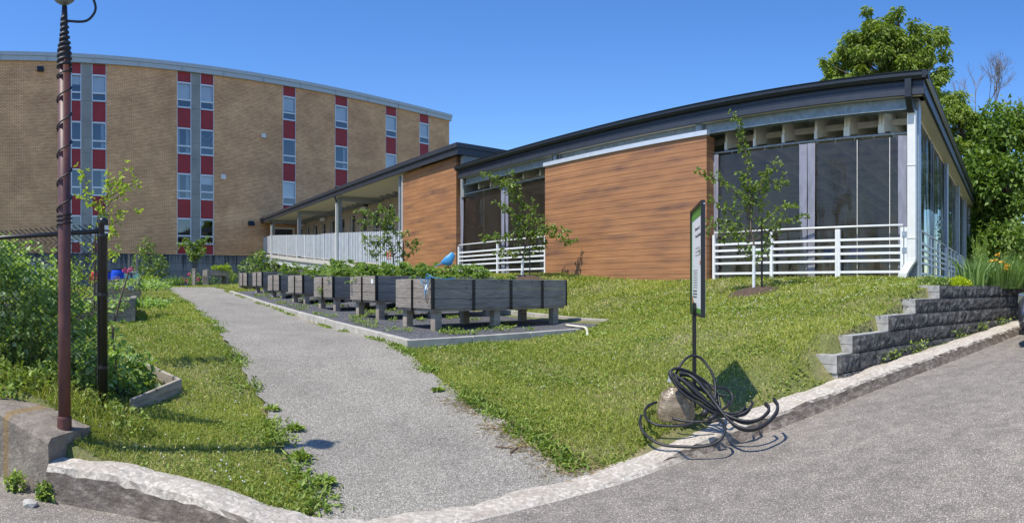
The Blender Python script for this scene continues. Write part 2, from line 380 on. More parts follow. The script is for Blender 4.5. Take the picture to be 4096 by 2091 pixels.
    nf = noise_fac(n, 5, (1, 1, 2.6), 6, rough=.65, dist=.7)
    c = ramp(n, nf, [(.3, (.13, .095, .058)), (.5, (.24, .185, .12)), (.7, (.36, .29, .2)), (.85, (.55, .5, .42))])
    n.links.new(c, b.inputs['Base Color']); b.inputs['Roughness'].default_value = .28; b.inputs['Coat Weight'].default_value = .35; b.inputs['Coat Roughness'].default_value = .15
    bump(n, b, nf, .7, .03); M['sand_bag'] = m
    M['blue_plastic'] = mat('blue_plastic', (.008, .07, .55), .3, var=.08)
    M['bird_blue'] = mat('bird_blue_paint', (.06, .30, .56), .35, var=.18, scale=20)
    M['bird_dark'] = mat('bird_dark_paint', (.01, .02, .06), .4)
    M['car_paint'] = mat('grey_car_paint', (.13, .13, .145), .25, .7, var=.03)
    M['chrome'] = mat('lamp_reflector', (.7, .72, .75), .12, .9)
    M['red_plastic'] = mat('red_plastic', (.5, .02, .02), .4)
    M['pink'] = mat('pink_petals', (.62, .12, .24), .6, var=.3, scale=30)
    M['orange_petal'] = mat('orange_petals', (.9, .52, .06), .55, var=.2, scale=20)
    M['clover_white'] = mat('clover_heads', (.62, .6, .5), .8, var=.1, scale=30)
    M['paper'] = mat('sign_print', (.86, .87, .88), .35, var=.02)
    M['green_print'] = mat('green_print', (.10, .30, .045), .4)
    M['print_black'] = mat('black_print', (.03, .03, .03), .5)
    M['print_grey'] = mat('grey_print', (.25, .25, .26), .5)
    M['print_orange'] = mat('orange_print', (.62, .17, .05), .5, var=.3)
    M['print_teal'] = mat('teal_print', (.05, .2, .17), .5, var=.3)
    M['label_white'] = mat('white_sticker', (.78, .78, .78), .5, var=.02)
    M['cord_blue'] = mat('blue_twine', (.03, .3, .55), .7)
    M['pvc'] = mat('cream_pvc', (.75, .7, .55), .45)
    M['orange_wire'] = mat('orange_wire', (.6, .16, .08), .5)
    M['straw'] = mat('dry_straw', (.42, .33, .17), .9, var=.3)
    M['dry_twig'] = mat('dry_twig', (.16, .11, .075), .9, var=.3, scale=30)
    M['chair_blue'] = mat('blue_chair_plastic', (.02, .06, .4), .4)
    M['table_top'] = mat('table_laminate', (.35, .33, .3), .5)
    M['teal_ornament'] = mat('pale_teal_enamel', (.25, .55, .45), .3)
    M['lf_grass'] = leaf_mat('grass_blades', (.18, .225, .035), (.44, .475, .09), .35, (.74, .64, .32))
    M['lf_weed'] = leaf_mat('weed_leaves', (.12, .19, .035), (.31, .40, .08), .3)
    M['lf_apple'] = leaf_mat('apple_leaves', (.10, .17, .03), (.27, .36, .09), .35, (.42, .50, .2))
    M['lf_yellowgreen'] = leaf_mat('yellow_green_leaves', (.24, .34, .04), (.50, .58, .09), .4)
    M['lf_pea'] = leaf_mat('pea_leaves', (.18, .31, .07), (.42, .56, .18), .4, (.62, .70, .36))
    M['lf_tomato'] = leaf_mat('tomato_leaves', (.12, .21, .04), (.31, .44, .11), .38, (.46, .55, .22))
    M['lf_shrub'] = leaf_mat('shrub_leaves', (.10, .17, .03), (.27, .38, .09), .35, (.46, .52, .24))
    M['lf_dark'] = leaf_mat('dark_maple_leaves', (.07, .13, .02), (.21, .31, .06), .38)
    M['lf_chestnut'] = leaf_mat('chestnut_leaves', (.12, .19, .03), (.29, .37, .075), .38, (.42, .47, .17))
    M['lf_lime'] = leaf_mat('lime_spurge', (.36, .46, .02), (.66, .72, .06), .3)
    M['lf_iris'] = leaf_mat('iris_blades', (.12, .21, .05), (.28, .40, .13), .35)
    M['lf_hedge'] = leaf_mat('hedge_leaves', (.20, .30, .03), (.44, .54, .08), .35)
build_materials()

# ------------------------------------------------------------------ terrain
ZR_X = [-300, -14, -6, -3, .9, 1.44, 1.98, 2.55, 4.11, 4.67, 8.0, 14, 30, 300]
ZR_Z = [-1.7, -1.68, -1.6, -1.53, -1.5, -1.464, -1.43, -1.367, -1.16, -1.116, -.84, -.42, .3, .5]
def z_road(x): return np.interp(x, ZR_X, ZR_Z)
FRONT = [(-300, 2.0), (-14, 3.0), (-3.71, 3.33), (-3.05, 3.2), (-2.51, 3.32), (-2.07, 3.36), (-1.6, 3.34), (-1.2, 3.40), (-.8, 3.60), (-.404, 3.86), (.089, 4.19), (.87, 4.66), (1.03, 4.76), (1.443, 5.0),
         (1.98, 5.24), (2.55, 5.43), (4.11, 5.91), (4.67, 6.12), (8.01, 7.38), (14, 9.75), (30, 16.5), (300, 130)]
def y_front(x): return np.interp(x, [p[0] for p in FRONT], [p[1] for p in FRONT])
WALL = [(3.22, 5.93), (5.7, 7.15), (8.83, 8.12), (16, 10.9), (24, 14.4)]
def y_wall(x): return np.interp(x, [p[0] for p in WALL], [p[1] for p in WALL])

NP_ = 0.905                                         # azimuth of the pavilion's facade normal
CTRL = []
def cp(px, py, rho):
    v = P(px, py, rho); CTRL.append((v.x, v.y, v.z))
for a in [(1627, 1404, 8.15), (1296, 2051, 4.05), (1113, 1765, 5.2), (1041, 1606, 6.3), (954, 1463, 7.5), (843, 1288, 11.5), (747, 1216, 16), (660, 1153, 28),
          (2115, 1765, 5.3), (1781, 1550, 6.6), (2290, 1892, 4.85), (2700, 1655, 5.8), (2449, 1290, 11.0), (2900, 1300, 9), (3200, 1250, 9.5), (3000, 1135, 13.6), (3200, 1125, 13.3),
          (1831, 1092, 23.5), (2173, 1100, 19.5), (2813, 1117, 15.4), (3624, 1116, 13.2), (3650, 1150, 9.5), (3580, 1205, 8.8), (3460, 1275, 8.1), (3320, 1360, 7.2), (3262, 1448, 6.7),
          (258, 1700, 4.8), (412, 1653, 5.3), (0, 1590, 5.2), (540, 1292, 11.6), (1600, 1081, 26), (2092, 1108, 17.5), (2450, 1110, 17.2)]: cp(*a)
CTRL += [(-6, 4.5, -.92), (-9, 4.5, -.88), (-14, 4.5, -.85), (-6, 7.5, -.86), (-5, 11, -.74), (-12, 12, -.6), (-12, 20, -.3), (-20, 20, -.2), (-16, 30, 0), (-30, 40, .1), (-24, 34, .05), (-10, 40, .1),
         (-4.3, 12.1, -.69), (-2.55, 9.66, -.78), (-6.6, 15.4, -.5), (-10.1, 20.2, -.21), (-7.5, 21, 0), (-4, 18, -.1), (0, 15, -.42), (1.8, 11.3, -.58),
         (-2.9, 3.55, -1.28), (-2.2, 3.72, -1.31), (-1.55, 3.68, -1.42), (-.4, 4.1, -1.49), (.3, 4.5, -1.49), (1.0, 5.0, -1.43), (1.6, 5.3, -1.32), (2.4, 5.7, -1.24), (2.9, 5.85, -1.14),
         (8.8, 8.6, .0), (7, 8.1, .0), (12, 9.9, .04), (10, 12, .15), (16, 12.5, .1), (14, 20, .2), (22, 24, .2), (30, 22, .2), (24, 14.8, .1), (40, 30, .3), (30, 50, .4), (10, 45, .4), (-45, 20, .0), (-45, 60, .3), (0, 30, .6)]
CA = np.array(CTRL)
def _tps(d): return np.where(d > 1e-9, d * d * np.log(np.maximum(d, 1e-9)), 0)
_d = np.hypot(CA[:, None, 0] - CA[None, :, 0], CA[:, None, 1] - CA[None, :, 1])
_n = len(CA); _A = np.zeros((_n + 3, _n + 3)); _A[:_n, :_n] = _tps(_d) + np.eye(_n) * .15
_A[:_n, _n] = 1; _A[:_n, _n + 1:] = CA[:, :2]; _A[_n, :_n] = 1; _A[_n + 1:, :_n] = CA[:, :2].T
_W = np.linalg.solve(_A, np.concatenate([CA[:, 2], [0, 0, 0]]))
def h_upper(x, y):
    x = np.asarray(x, float); y = np.asarray(y, float); sh = x.shape; xf = x.ravel(); yf = y.ravel(); out = np.empty(xf.size)
    for i in range(0, xf.size, 40000):
        xx = xf[i:i + 40000]; yy = yf[i:i + 40000]
        d = np.hypot(xx[:, None] - CA[None, :, 0], yy[:, None] - CA[None, :, 1])
        out[i:i + 40000] = _tps(d) @ _W[:_n] + _W[_n] + _W[_n + 1] * xx + _W[_n + 2] * yy
    r = np.hypot(xf, yf); t = np.clip((r - 42) / 20, 0, 1)
    lat = np.clip((-xf - 14) / 8, 0, 1); t = np.maximum(t, lat * np.clip((12 - yf) / 6, 0, 1))
    out = out * (1 - t) + np.where(yf < 12, -.5, .3) * t
    return np.clip(out, -1.6, 1.2).reshape(sh)
def H(x, y):
    x = np.asarray(x, float); y = np.asarray(y, float)
    h = h_upper(x, y); zr = z_road(x); yf = y_front(x)
    strip = (x > 3.6) & (y < y_wall(x) + .12)
    h = np.where(strip, zr + .14, h)
    tm = np.clip((y - yf - .15) / .6, 0, 1); mouth = np.clip((x + 1.5) / .4, 0, 1) * np.clip((1.3 - x) / .5, 0, 1) * (1 - tm)
    h = h * (1 - mouth) + (zr - .022) * mouth
    wt = np.interp(x, [-14, -6, -3.7, -3.06], [-.87, -.93, -1.0, -1.095]) - .035; tw = np.clip((y - yf - .5) / .8, 0, 1)
    h = np.where(x < -3.0, np.minimum(h, wt + tw * 8), h)
    h = np.where((x > 1.2) & (x < 3.6), np.minimum(h, zr + .135 + np.maximum(0, y - yf - .36) * 1.1), h)
    bump_ = np.where((x < -3.05), .22, .12)
    return np.where(y < yf + bump_, np.minimum(zr, h) - .25, h)
def Hs(x, y): return float(H(np.array([x]), np.array([y]))[0])
_rr = np.arange(2.5, 70, .01)
def G(px, py, dz=0.0, rmin=0):
    """where the line of sight through a point of the picture meets the ground"""
    a = az(px); zr = (Y0 - py) / F * _rr; hh = H(_rr * sin(a), _rr * cos(a)) + dz
    k = np.argmax((zr <= hh) & (_rr > rmin)); r = _rr[k]
    return Vector((r * sin(a), r * cos(a), float(hh[k])))
def onG(px, rho, dz=0.0):
    a = az(px); x, y = rho * sin(a), rho * cos(a); return Vector((x, y, Hs(x, y) + dz))

def axis(d0, d1, step, far):
    a = list(np.arange(d0, d1 + 1e-6, step)); s = step; lo = [a[0]]; hi = [a[-1]]
    while lo[-1] > -far: s *= 1.35; lo.append(lo[-1] - s)
    s = step
    while hi[-1] < far: s *= 1.35; hi.append(hi[-1] + s)
    return np.array(lo[::-1][:-1] + a + hi[1:])
def grid_mesh(name, xs, ys, zf):
    X, Y = np.meshgrid(xs, ys); Z = zf(X, Y); nx, ny = len(xs), len(ys)
    V = np.stack([X.ravel(), Y.ravel(), Z.ravel()], 1)
    i = np.arange(nx - 1); j = np.arange(ny - 1); I, J = np.meshgrid(i, j); b = (J * nx + I).ravel()
    return npmesh(name, V, np.stack([b, b + 1, b + nx + 1, b + nx], 1), 4)
gx = axis(-7, 12.5, .13, 400); gy = axis(2.8, 24, .13, 400)
def h_ground(X, Y):
    h = H(X, Y)
    k = np.sin(X * 3.1 + np.sin(Y * 2.3)) * np.sin(Y * 2.7 + X) * .012
    return h + k
ground = link('ground', grid_mesh('ground', gx, gy, h_ground), M['turf_soil'], smooth=True)
struct(ground, 'grassy bank and garden soil rising to the buildings')
# road: one sheet under everything south of the kerb
rx = axis(-8, 16, .5, 400); ry = np.concatenate([[-400, -200, -100, -50, -25, -12, -6], np.arange(-3, 18, .5)])
def z_roadsheet(X, Y): return np.where(Y > y_front(X) + .6, z_road(X) - .3, z_road(X)) + 0 * Y
ry2 = np.concatenate([[-400, -200, -100, -50, -25, -12, -6, -3], np.arange(-2, 3, .25), np.arange(3, 8.2, .1), np.arange(8.2, 18, .4)])
rx2 = np.concatenate([[-400, -200, -100, -50, -25, -14], np.arange(-8, 12, .2), np.arange(12, 32, 1), [50, 100, 200, 400]])
road = link('road', grid_mesh('road', rx2, ry2, z_roadsheet), M['asphalt'], smooth=True)
struct(road, 'worn pale asphalt driveway climbing to the right')

# kerb: profile swept along the road's edge
def resample(pts, step):
    out = []
    for a, b in zip(pts, pts[1:]):
        L = hypot(b[0] - a[0], b[1] - a[1]); k = max(1, int(L / step))
        for i in range(k): out.append((a[0] + (b[0] - a[0]) * i / k, a[1] + (b[1] - a[1]) * i / k))
    out.append(pts[-1]); return out
def kerb():
    pts = resample([p for p in FRONT if -3.06 <= p[0] <= 30], .07)
    hx = [-3.05, -2.5, -2.07, -1.6, -1.15, -.75, .1, .87, 1.2, 1.6, 2.0, 2.6, 30]; hz = [.27, .25, .21, .15, .06, .022, .022, .035, .06, .11, .15, .16, .165]
    wx = [-3.05, -2, -1, -.4, .6, 1.5, 2.5, 5, 30]; ww = [.30, .32, .30, .29, .30, .34, .36, .38, .38]
    mb = MB(); n = len(pts); rows = []
    for i, (x, y) in enumerate(pts):
        a = pts[max(i - 1, 0)]; b = pts[min(i + 1, n - 1)]; t = Vector((b[0] - a[0], b[1] - a[1])).normalized(); nn = Vector((-t.y, t.x))
        h = float(np.interp(x, hx, hz)) + .006 * sin(x * 9) + random.uniform(-.004, .004); wd = float(np.interp(x, wx, ww)) + random.uniform(-.004, .004)
        zr = float(z_road(x)); ch = min(.04 if h < .2 else .065, h * .45) * random.uniform(.75, 1.15); sl = .035 if h < .05 else 0
        j = (abs((x * 1.0) % 1.55 - .77) < .018) and x > 1.4
        dd = .02 if j else 0
        prof = [(-.02 + dd, -.3), (-.02 + dd, 0), (0 + dd + random.uniform(-.006, .004), h * .45), (.006 + dd + random.uniform(-.004, .006), h - ch), (ch * .5 + sl * .5, h - ch * .3), (ch * 1.25 + sl, h - dd), (wd * .6, h + .008 + random.uniform(-.004, .004)), (wd, h - .01), (wd + .03, -.3)]
        rows.append([(x + nn.x * o, y + nn.y * o, zr + z) for o, z in prof])
    k = len(rows[0]); vs = [p for r in rows for p in r]
    fs = [(i * k + q, (i + 1) * k + q, (i + 1) * k + q + 1, i * k + q + 1) for i in range(n - 1) for q in range(k - 1)]
    fs += [tuple(range(k)), tuple(reversed(range((n - 1) * k, n * k)))]
    mb.add(vs, [tuple(reversed(f)) for f in fs])
    o = mb.obj('kerb', M['kerb_concrete'], smooth=False)
    tag(o, 'chipped pale concrete kerb along the driveway, dropped flush at the path', 'kerb'); struct(o)
kerb()

# path
LEFT_E = [(1296, 2060), (1200, 1900), (1113, 1765), (1075, 1680), (1041, 1606), (1000, 1535), (954, 1463), (915, 1390), (873, 1325), (843, 1288), (795, 1250), (747, 1216), (700, 1180), (662, 1156)]
RIGHT_E = [(2465, 1908), (2300, 1890), (2115, 1765), (2020, 1695), (1940, 1646), (1850, 1595), (1781, 1550), (1700, 1480), (1646, 1432)]
pl = [G(*p) for p in LEFT_E]; pr = [G(*p) for p in RIGHT_E]
FR0 = Vector((-1.39, 8.03)); FDIR = Vector((-.58, .815)).normalized(); LDIR = Vector((.81, .585)).normalized()
for t in (1, 2.5, 5, 7.5, 10, 12.5, 15.3, 17.5, 19):
    q = FR0 + FDIR * t; pr.append(Vector((q.x, q.y, 0)))
pr[-2] = G(905, 1163); pr[-1] = G(860, 1150.5)
pl = [Vector((-1.30, 3.62, 0))] + pl + [G(668, 1151.5)]; pr = [Vector((1.0, 4.86, 0))] + pr
def along(poly, m):
    L = [0]
    for a, b in zip(poly, poly[1:]): L.append(L[-1] + (Vector((b.x, b.y)) - Vector((a.x, a.y))).length)
    # finer near the camera
    u = np.linspace(0, 1, m) ** 1.5 * L[-1]
    return np.interp(u, L, [p.x for p in poly]), np.interp(u, L, [p.y for p in poly])
def path():
    m, k = 160, 46
    lx, ly = along(pl, m); qx, qy = along(pr, m)
    wob = .03 * np.sin(np.arange(m) * 1.7) + .02 * np.sin(np.arange(m) * .6)
    T = np.linspace(0, 1, k)[None, :]; X = (lx + wob)[:, None] * (1 - T) + qx[:, None] * T; Y = ly[:, None] * (1 - T) + qy[:, None] * T
    Y = np.maximum(Y, y_front(X) + .19); Y[0] = y_front(X[0]) + .19
    Z = h_ground(X, Y) + .03
    # carry the sheet under the flush kerb at its near end
    near = (Y < y_front(X) + .45); Z = np.where(near, np.maximum(Z, z_road(X) + .003), Z)
    V = np.stack([X.ravel(), Y.ravel(), Z.ravel()], 1)
    i = np.arange(k - 1); j = np.arange(m - 1); I, J = np.meshgrid(i, j); b = (J * k + I).ravel()
    o = link('path', npmesh('path', V, np.stack([b, b + 1, b + k + 1, b + k], 1), 4), M['path_gravel'], smooth=True)
    struct(o, 'grey crushed-stone path leading up between lawn and planters')
    return np.concatenate([np.stack([lx, ly], 1), np.stack([qx, qy], 1)[::-1]])
PATH_POLY = path()

def inpoly(x, y, poly):
    poly = np.asarray(poly); c = np.zeros(x.shape, bool); j = len(poly) - 1
    for i in range(len(poly)):
        xi, yi = poly[i]; xj, yj = poly[j]
        c ^= ((yi > y) != (yj > y)) & (x < (xj - xi) * (y - yi) / (yj - yi + 1e-12) + xi); j = i
    return c
EF = Vector((1.116, 9.84)); EB = Vector((1.825, 11.05))
BED_POLY = [tuple(FR0), tuple(EF), tuple(EB), tuple(EB + FDIR * 13), tuple(FR0 + FDIR * 15)]
# dark gravel bed inside the concrete border
def zb(x, y):
    t = (np.asarray(x) - FR0.x) * FDIR.x + (np.asarray(y) - FR0.y) * FDIR.y
    return np.interp(t, [-3, 0, 2, 5, 9, 15, 20], [-.70, -.715, -.66, -.57, -.41, -.14, -.1])
def bed():
    k = 44; m = 90; T = np.linspace(0, 1, k)[None, :]; S = np.linspace(0, 1, m)[:, None]
    A = np.array(FR0); B = np.array(EF); C = np.array(EB + FDIR * 13); D = np.array(FR0 + FDIR * 15)
    # four-sided patch, its right side reaching the back wall
    B2 = np.array(EF + (EB - EF) * .6)
    X = (A[0] * (1 - T) + B2[0] * T) * (1 - S) + (D[0] * (1 - T) + C[0] * T) * S
    Y = (A[1] * (1 - T) + B2[1] * T) * (1 - S) + (D[1] * (1 - T) + C[1] * T) * S
    Z = np.maximum(zb(X, Y), h_ground(X, Y) + .02) ; Z = zb(X, Y) * 1.0
    Z = np.maximum(Z, h_ground(X, Y) + .015)
    V = np.stack([X.ravel(), Y.ravel(), Z.ravel()], 1); i = np.arange(k - 1); j = np.arange(m - 1); I, J = np.meshgrid(i, j); b = (J * k + I).ravel()
    o = link('gravel_bed', npmesh('gravel_bed', V, np.stack([b, b + 1, b + k + 1, b + k], 1), 4), M['dark_gravel'], smooth=True)
    struct(o, 'dark grey gravel under the raised planters')
bed()
def zbed(x, y): return float(max(zb(x, y), Hs(x, y) + .015))
# concrete border round the bed
def border():
    t = thing('concrete_border', 'pale low concrete border framing the dark gravel beside the path', 'border', (FR0.x, FR0.y, -.85))
    off = (FR0.x, FR0.y, -.85); W_ = .10
    def run(a, b, za, zb_, name, hh=.30, step=1.8):
        a = Vector(a); b = Vector(b); L = (b - a).length; d = (b - a) / L; nn = Vector((-d.y, d.x)) * W_
        k = max(1, round(L / step)); mb = MB()
        for i in range(k):
            s0 = L * i / k + .004; s1 = L * (i + 1) / k - .004; p0 = a + d * s0; p1 = a + d * s1
            z0 = za + (zb_ - za) * s0 / L; z1 = za + (zb_ - za) * s1 / L; j = random.uniform(-.006, .006)
            mb.hexa([(p0.x, p0.y, z0 - hh), (p1.x, p1.y, z1 - hh), (p1.x + nn.x, p1.y + nn.y, z1 - hh), (p0.x + nn.x, p0.y + nn.y, z0 - hh),
                     (p0.x, p0.y, z0 + j), (p1.x, p1.y, z1 + j), (p1.x + nn.x, p1.y + nn.y, z1 + j), (p0.x + nn.x, p0.y + nn.y, z0 + j)])
        mb.obj(name, M['border_concrete'], t, bevel=.008, off=off)
    q = lambda s: FR0 + FDIR * s
    zz = [-.70, -.635, -.545, -.39, -.11]; ss = [0, 2, 5, 9, 15]
    for i in range(4): run(q(ss[i + 1]), q(ss[i]), zz[i + 1], zz[i], 'border_block')
    run(FR0, EF + LDIR * .0, -.70, -.665, 'border_block', step=.95)
    run(EB + FDIR * .05, EB + FDIR * 1.1, -.58, -.575, 'border_block', .35, 1.1)
    run(EB + FDIR * 1.1, EB + FDIR * 9, -.573, -.30, 'border_block', .35, 1.2)
    mb = MB(); e = EB; d = -FDIR
    mb.hexa([(e.x, e.y, -.9), (e.x + .35 * d.x, e.y + .35 * d.y, -.9), (e.x + .35 * d.x + .09, e.y + .35 * d.y + .06, -.9), (e.x + .1, e.y + .06, -.9),
             (e.x, e.y, -.585), (e.x + .28 * d.x, e.y + .28 * d.y, -.80), (e.x + .28 * d.x + .09, e.y + .28 * d.y + .06, -.80), (e.x + .1, e.y + .06, -.585)])
    mb.obj('sloped_end_block', M['border_concrete'], t, bevel=.008, off=off)
border()

# ------------------------------------------------------------------ foliage tools
def leaf_cloud(pts, size, up=.3, aspect=.5, fold=.25, dirs=None, rnd=None, jitter=.35, droop=0):
    """one folded leaf (two triangles) per point -> V, F, rnd"""
    pts = np.asarray(pts, float); n = len(pts)
    if n == 0: return np.zeros((0, 3)), np.zeros((0, 3), int), np.zeros(0)
    d = RNG.normal(size=(n, 3)) if dirs is None else np.asarray(dirs) + RNG.normal(size=(n, 3)) * jitter
    d[:, 2] -= droop; d /= np.linalg.norm(d, axis=1)[:, None] + 1e-9
    nn = RNG.normal(size=(n, 3)); nn[:, 2] = np.abs(nn[:, 2]) + up * 2; nn -= d * (nn * d).sum(1)[:, None]; nn /= np.linalg.norm(nn, axis=1)[:, None] + 1e-9
    s = np.cross(d, nn); L = (size * RNG.uniform(.65, 1.25, n))[:, None]; W_ = L * aspect
    base = pts; tip = pts + d * L - nn * L * .12; mid = pts + d * L * .45
    l = mid + s * W_ * .5 + nn * W_ * fold; r = mid - s * W_ * .5 + nn * W_ * fold
    V = np.stack([base, l, tip, r], 1).reshape(-1, 3); b = np.arange(n) * 4
    Fc = np.concatenate([np.stack([b, b + 2, b + 1], 1), np.stack([b, b + 3, b + 2], 1)])
    rv = RNG.uniform(0, 1, n) if rnd is None else rnd
    return V, Fc, np.repeat(rv, 4)
def blades(base, length, width, lean=.35, dirs=None, seg=1, rnd=None):
    """upright tapering blades; seg=1 gives one bent triangle pair"""
    n = len(base); base = np.asarray(base, float); a = RNG.uniform(0, 2 * pi, n)
    ld = np.stack([np.cos(a), np.sin(a), np.zeros(n)], 1) if dirs is None else dirs
    L = np.asarray(length) * np.ones(n); W_ = np.asarray(width) * np.ones(n); le = RNG.uniform(.1, 1, n) * lean * 2
    b2 = RNG.uniform(0, pi, n); side = np.stack([np.cos(b2), np.sin(b2), np.zeros(n)], 1) * W_[:, None] / 2
    mid = base + np.array([0, 0, 1.0]) * (L * .55)[:, None] + ld * (L * le * .3)[:, None]
    tip = base + np.array([0, 0, 1.0]) * (L * (1 - .45 * le))[:, None] + ld * (L * le)[:, None]
    V = np.stack([base - side, base + side, mid + side * .8, mid - side * .8, tip], 1).reshape(-1, 3); b = np.arange(n) * 5
    Fc = np.concatenate([np.stack([b, b + 1, b + 2], 1), np.stack([b, b + 2, b + 3], 1), np.stack([b + 3, b + 2, b + 4], 1)])
    rv = RNG.uniform(0, 1, n) if rnd is None else rnd
    return V, Fc, np.repeat(rv, 5)
def joinF(parts):
    Vs, Fs, Rs, o = [], [], [], 0
    for V, Fc, R in parts:
        Vs.append(V); Fs.append(Fc + o); Rs.append(R); o += len(V)
    return np.concatenate(Vs), np.concatenate(Fs), np.concatenate(Rs)
def fol(name, parts, m, parent=None, off=None):
    V, Fc, R = joinF(parts) if isinstance(parts, list) else parts
    if off is not None: V = V - np.array(off)
    return link(name, npmesh(name, V, Fc, 3, R), m, parent)
def ball_pts(c, r, n, sc=(1, 1, 1), shell=.55):
    d = RNG.normal(size=(n, 3)); d /= np.linalg.norm(d, axis=1)[:, None]
    rad = r * (shell + (1 - shell) * RNG.uniform(0, 1, n) ** .6)
    return np.array(c) + d * rad[:, None] * np.array(sc), d

# ------------------------------------------------------------------ lawn
def lawn():
    n = 900000
    th = RNG.uniform(az(-120), az(4216), n); rho = 3.6 * (40 / 3.6) ** RNG.uniform(0, 1, n)
    x = rho * np.sin(th); y = rho * np.cos(th)
    ok = (y > y_front(x) + np.where(x < -3.05, .50, np.where(x > 1, .36, .30)))
    ex = .04 * np.sin(x * 7 + y * 3) + .05 * np.sin(x * 3.1 - y * 5.3)
    ok &= ~inpoly(x + ex, y + ex * .7, PATH_POLY)
    ok &= ~inpoly(x, y, BED_POLY)
    D = x * sin(NP_) + y * cos(NP_); u = x * cos(NP_) - y * sin(NP_)
    ok &= ~((D > 12.95) & (u < -2.9) & (u > -60))
    strip = (x > 3.72) & (y < y_wall(x) + .40)
    inwall = (x > 3.3) & (y > y_wall(x) + .11) & (y < y_wall(x) + .46)
    wtop = np.interp(x, [3.3, 3.59, 3.61, 4.44, 4.46, 5.14, 5.16, 5.84, 5.86, 30], [-.79, -.79, -.58, -.58, -.377, -.377, -.17, -.17, .035, .035])
    ok &= ~((x > 3.3) & (y < y_wall(x) + .11) & (x > 3.45)); ok[inwall] &= (h_ground(x[inwall], y[inwall]) > wtop[inwall] + .004)
    ok &= ~((x > 9.5) & (rho > 16))
    x = x[ok]; y = y[ok]; rho = rho[ok]
    # patchiness: thin and dry spots
    pt = np.sin(x * 1.3 + 2 * np.sin(y * .9)) * np.sin(y * 1.7 + 1.5 * np.sin(x * 1.1)) + .5 * np.sin(x * 4.1 + y * 2.2) * np.sin(y * 4.7 - x)
    keep = RNG.uniform(0, 1, len(x)) < np.clip(.80 + .28 * pt, .35, 1)
    x = x[keep]; y = y[keep]; rho = rho[keep]; pt = pt[keep]
    idx = RNG.permutation(len(x))[:430000]; x = x[idx]; y = y[idx]; rho = rho[idx]; pt = pt[idx]
    z = h_ground(x, y) - .005
    sc = np.clip(rho / 6, .8, 3.2)
    L = RNG.uniform(.03, .075, len(x)) * (1 + .25 * pt) * np.clip(rho / 9, 1, 1.7); W_ = .0055 * sc * RNG.uniform(.6, 1.5, len(x))
    big = np.sin(x * .8 + 1.3 * np.sin(y * .7)) * np.sin(y * .9 + x * .4); r = np.clip(RNG.uniform(0, .6, len(x)) + .10 * pt + .22 * big + .1, 0, .8)
    dry = RNG.uniform(0, 1, len(x)) < np.clip(.17 - .22 * pt - .12 * big, .04, .6); r = np.where(dry, RNG.uniform(.8, 1, len(x)), r)
    o = fol('grass', blades(np.stack([x, y, z], 1), L, W_, .75, rnd=r), M['lf_grass'])
    tag(o, 'mown grass of the lawns on both sides of the path', 'grass', kind='stuff')
    # broad leaves (clover, plantain, dandelion)
    k = RNG.permutation(len(x))[:150000]; wc = np.sin(x[k] * 2.3 + 2 * np.sin(y[k] * 1.9)) * np.sin(y[k] * 2.9 + np.sin(x[k] * 3)); k = k[(RNG.uniform(0, 1, len(k)) < np.clip(.12 + .75 * np.maximum(0, wc), .1, 1))]
    q = np.stack([x[k], y[k], z[k] + RNG.uniform(.01, .045, len(k))], 1)
    d = RNG.normal(size=(len(k), 3)); d[:, 2] = np.abs(d[:, 2]) * .4
    V = leaf_cloud(q, .032 * np.clip(rho[k] / 6, 1, 2.4), up=1.2, aspect=.62, dirs=d, jitter=.1, rnd=RNG.uniform(0, .9, len(k)))
    o = fol('lawn_weeds', V, M['lf_weed']); tag(o, 'broad clover and plantain leaves among the grass', 'weeds', kind='stuff')
    # white clover heads
    def heads(n_, cond):
        kk = RNG.permutation(len(x)); kk = kk[cond(x[kk], y[kk], rho[kk])][:n_]
        mb = MB()
        for i in kk:
            mb.ball((x[i], y[i], z[i] + .06), .0075 * min(2, max(1, rho[i] / 8)), 5, 3)
        return mb
    mb = heads(190, lambda X, Y, R: (np.sin(X * 2.1) * np.sin(Y * 1.9 + 1) > .1) & (R < 14) & (X > -2.5))
    mb2 = heads(230, lambda X, Y, R: (R < 14) & (X > 3.2) & (Y > 7.6)); mb.add(mb2.v, mb2.f)
    mb3 = heads(90, lambda X, Y, R: (R < 24) & (X < -2.0)); mb.add(mb3.v, mb3.f)
    o = mb.obj('clover_flowers', M['clover_white'], smooth=True); tag(o, 'tiny white clover flowers scattered through the lawn', 'flowers', kind='stuff')
    # weeds rooted along path, kerb and border
    pts = []
    def edge(poly, n_, spread, smin=0, smax=1):
        A = np.array([(p.x, p.y) for p in poly]); sgl = np.hypot(*np.diff(A, axis=0).T); L_ = np.concatenate([[0], np.cumsum(sgl)]); u = RNG.uniform(smin, smax, n_) ** 1.3 * L_[-1]
        clump = np.sin(u * 5.3) + np.sin(u * 2.1) > .1
        X = np.interp(u, L_, A[:, 0]) + RNG.normal(size=n_) * spread; Y = np.interp(u, L_, A[:, 1]) + RNG.normal(size=n_) * spread
        return np.stack([X, Y], 1)[clump]
    pts.append(edge(pl[1:], 5200, .07)); pts.append(edge(pr[2:9], 2600, .06)); pts.append(edge(pr[9:], 3800, .05))
    q = np.concatenate(pts); zz = h_ground(q[:, 0], q[:, 1]) + .03
    d = RNG.normal(size=(len(q), 3)); d[:, 2] = np.abs(d[:, 2]) * .8 + .2
    V = leaf_cloud(np.stack([q[:, 0], q[:, 1], zz], 1), .06, up=.6, aspect=.34, dirs=d, jitter=.1)
    o = fol('edge_weeds', V, M['lf_weed']); tag(o, 'tufts of weeds creeping over the edges of the path', 'weeds', kind='stuff')
    # weeds growing in the dark gravel and along the foot of the block wall
    A = []
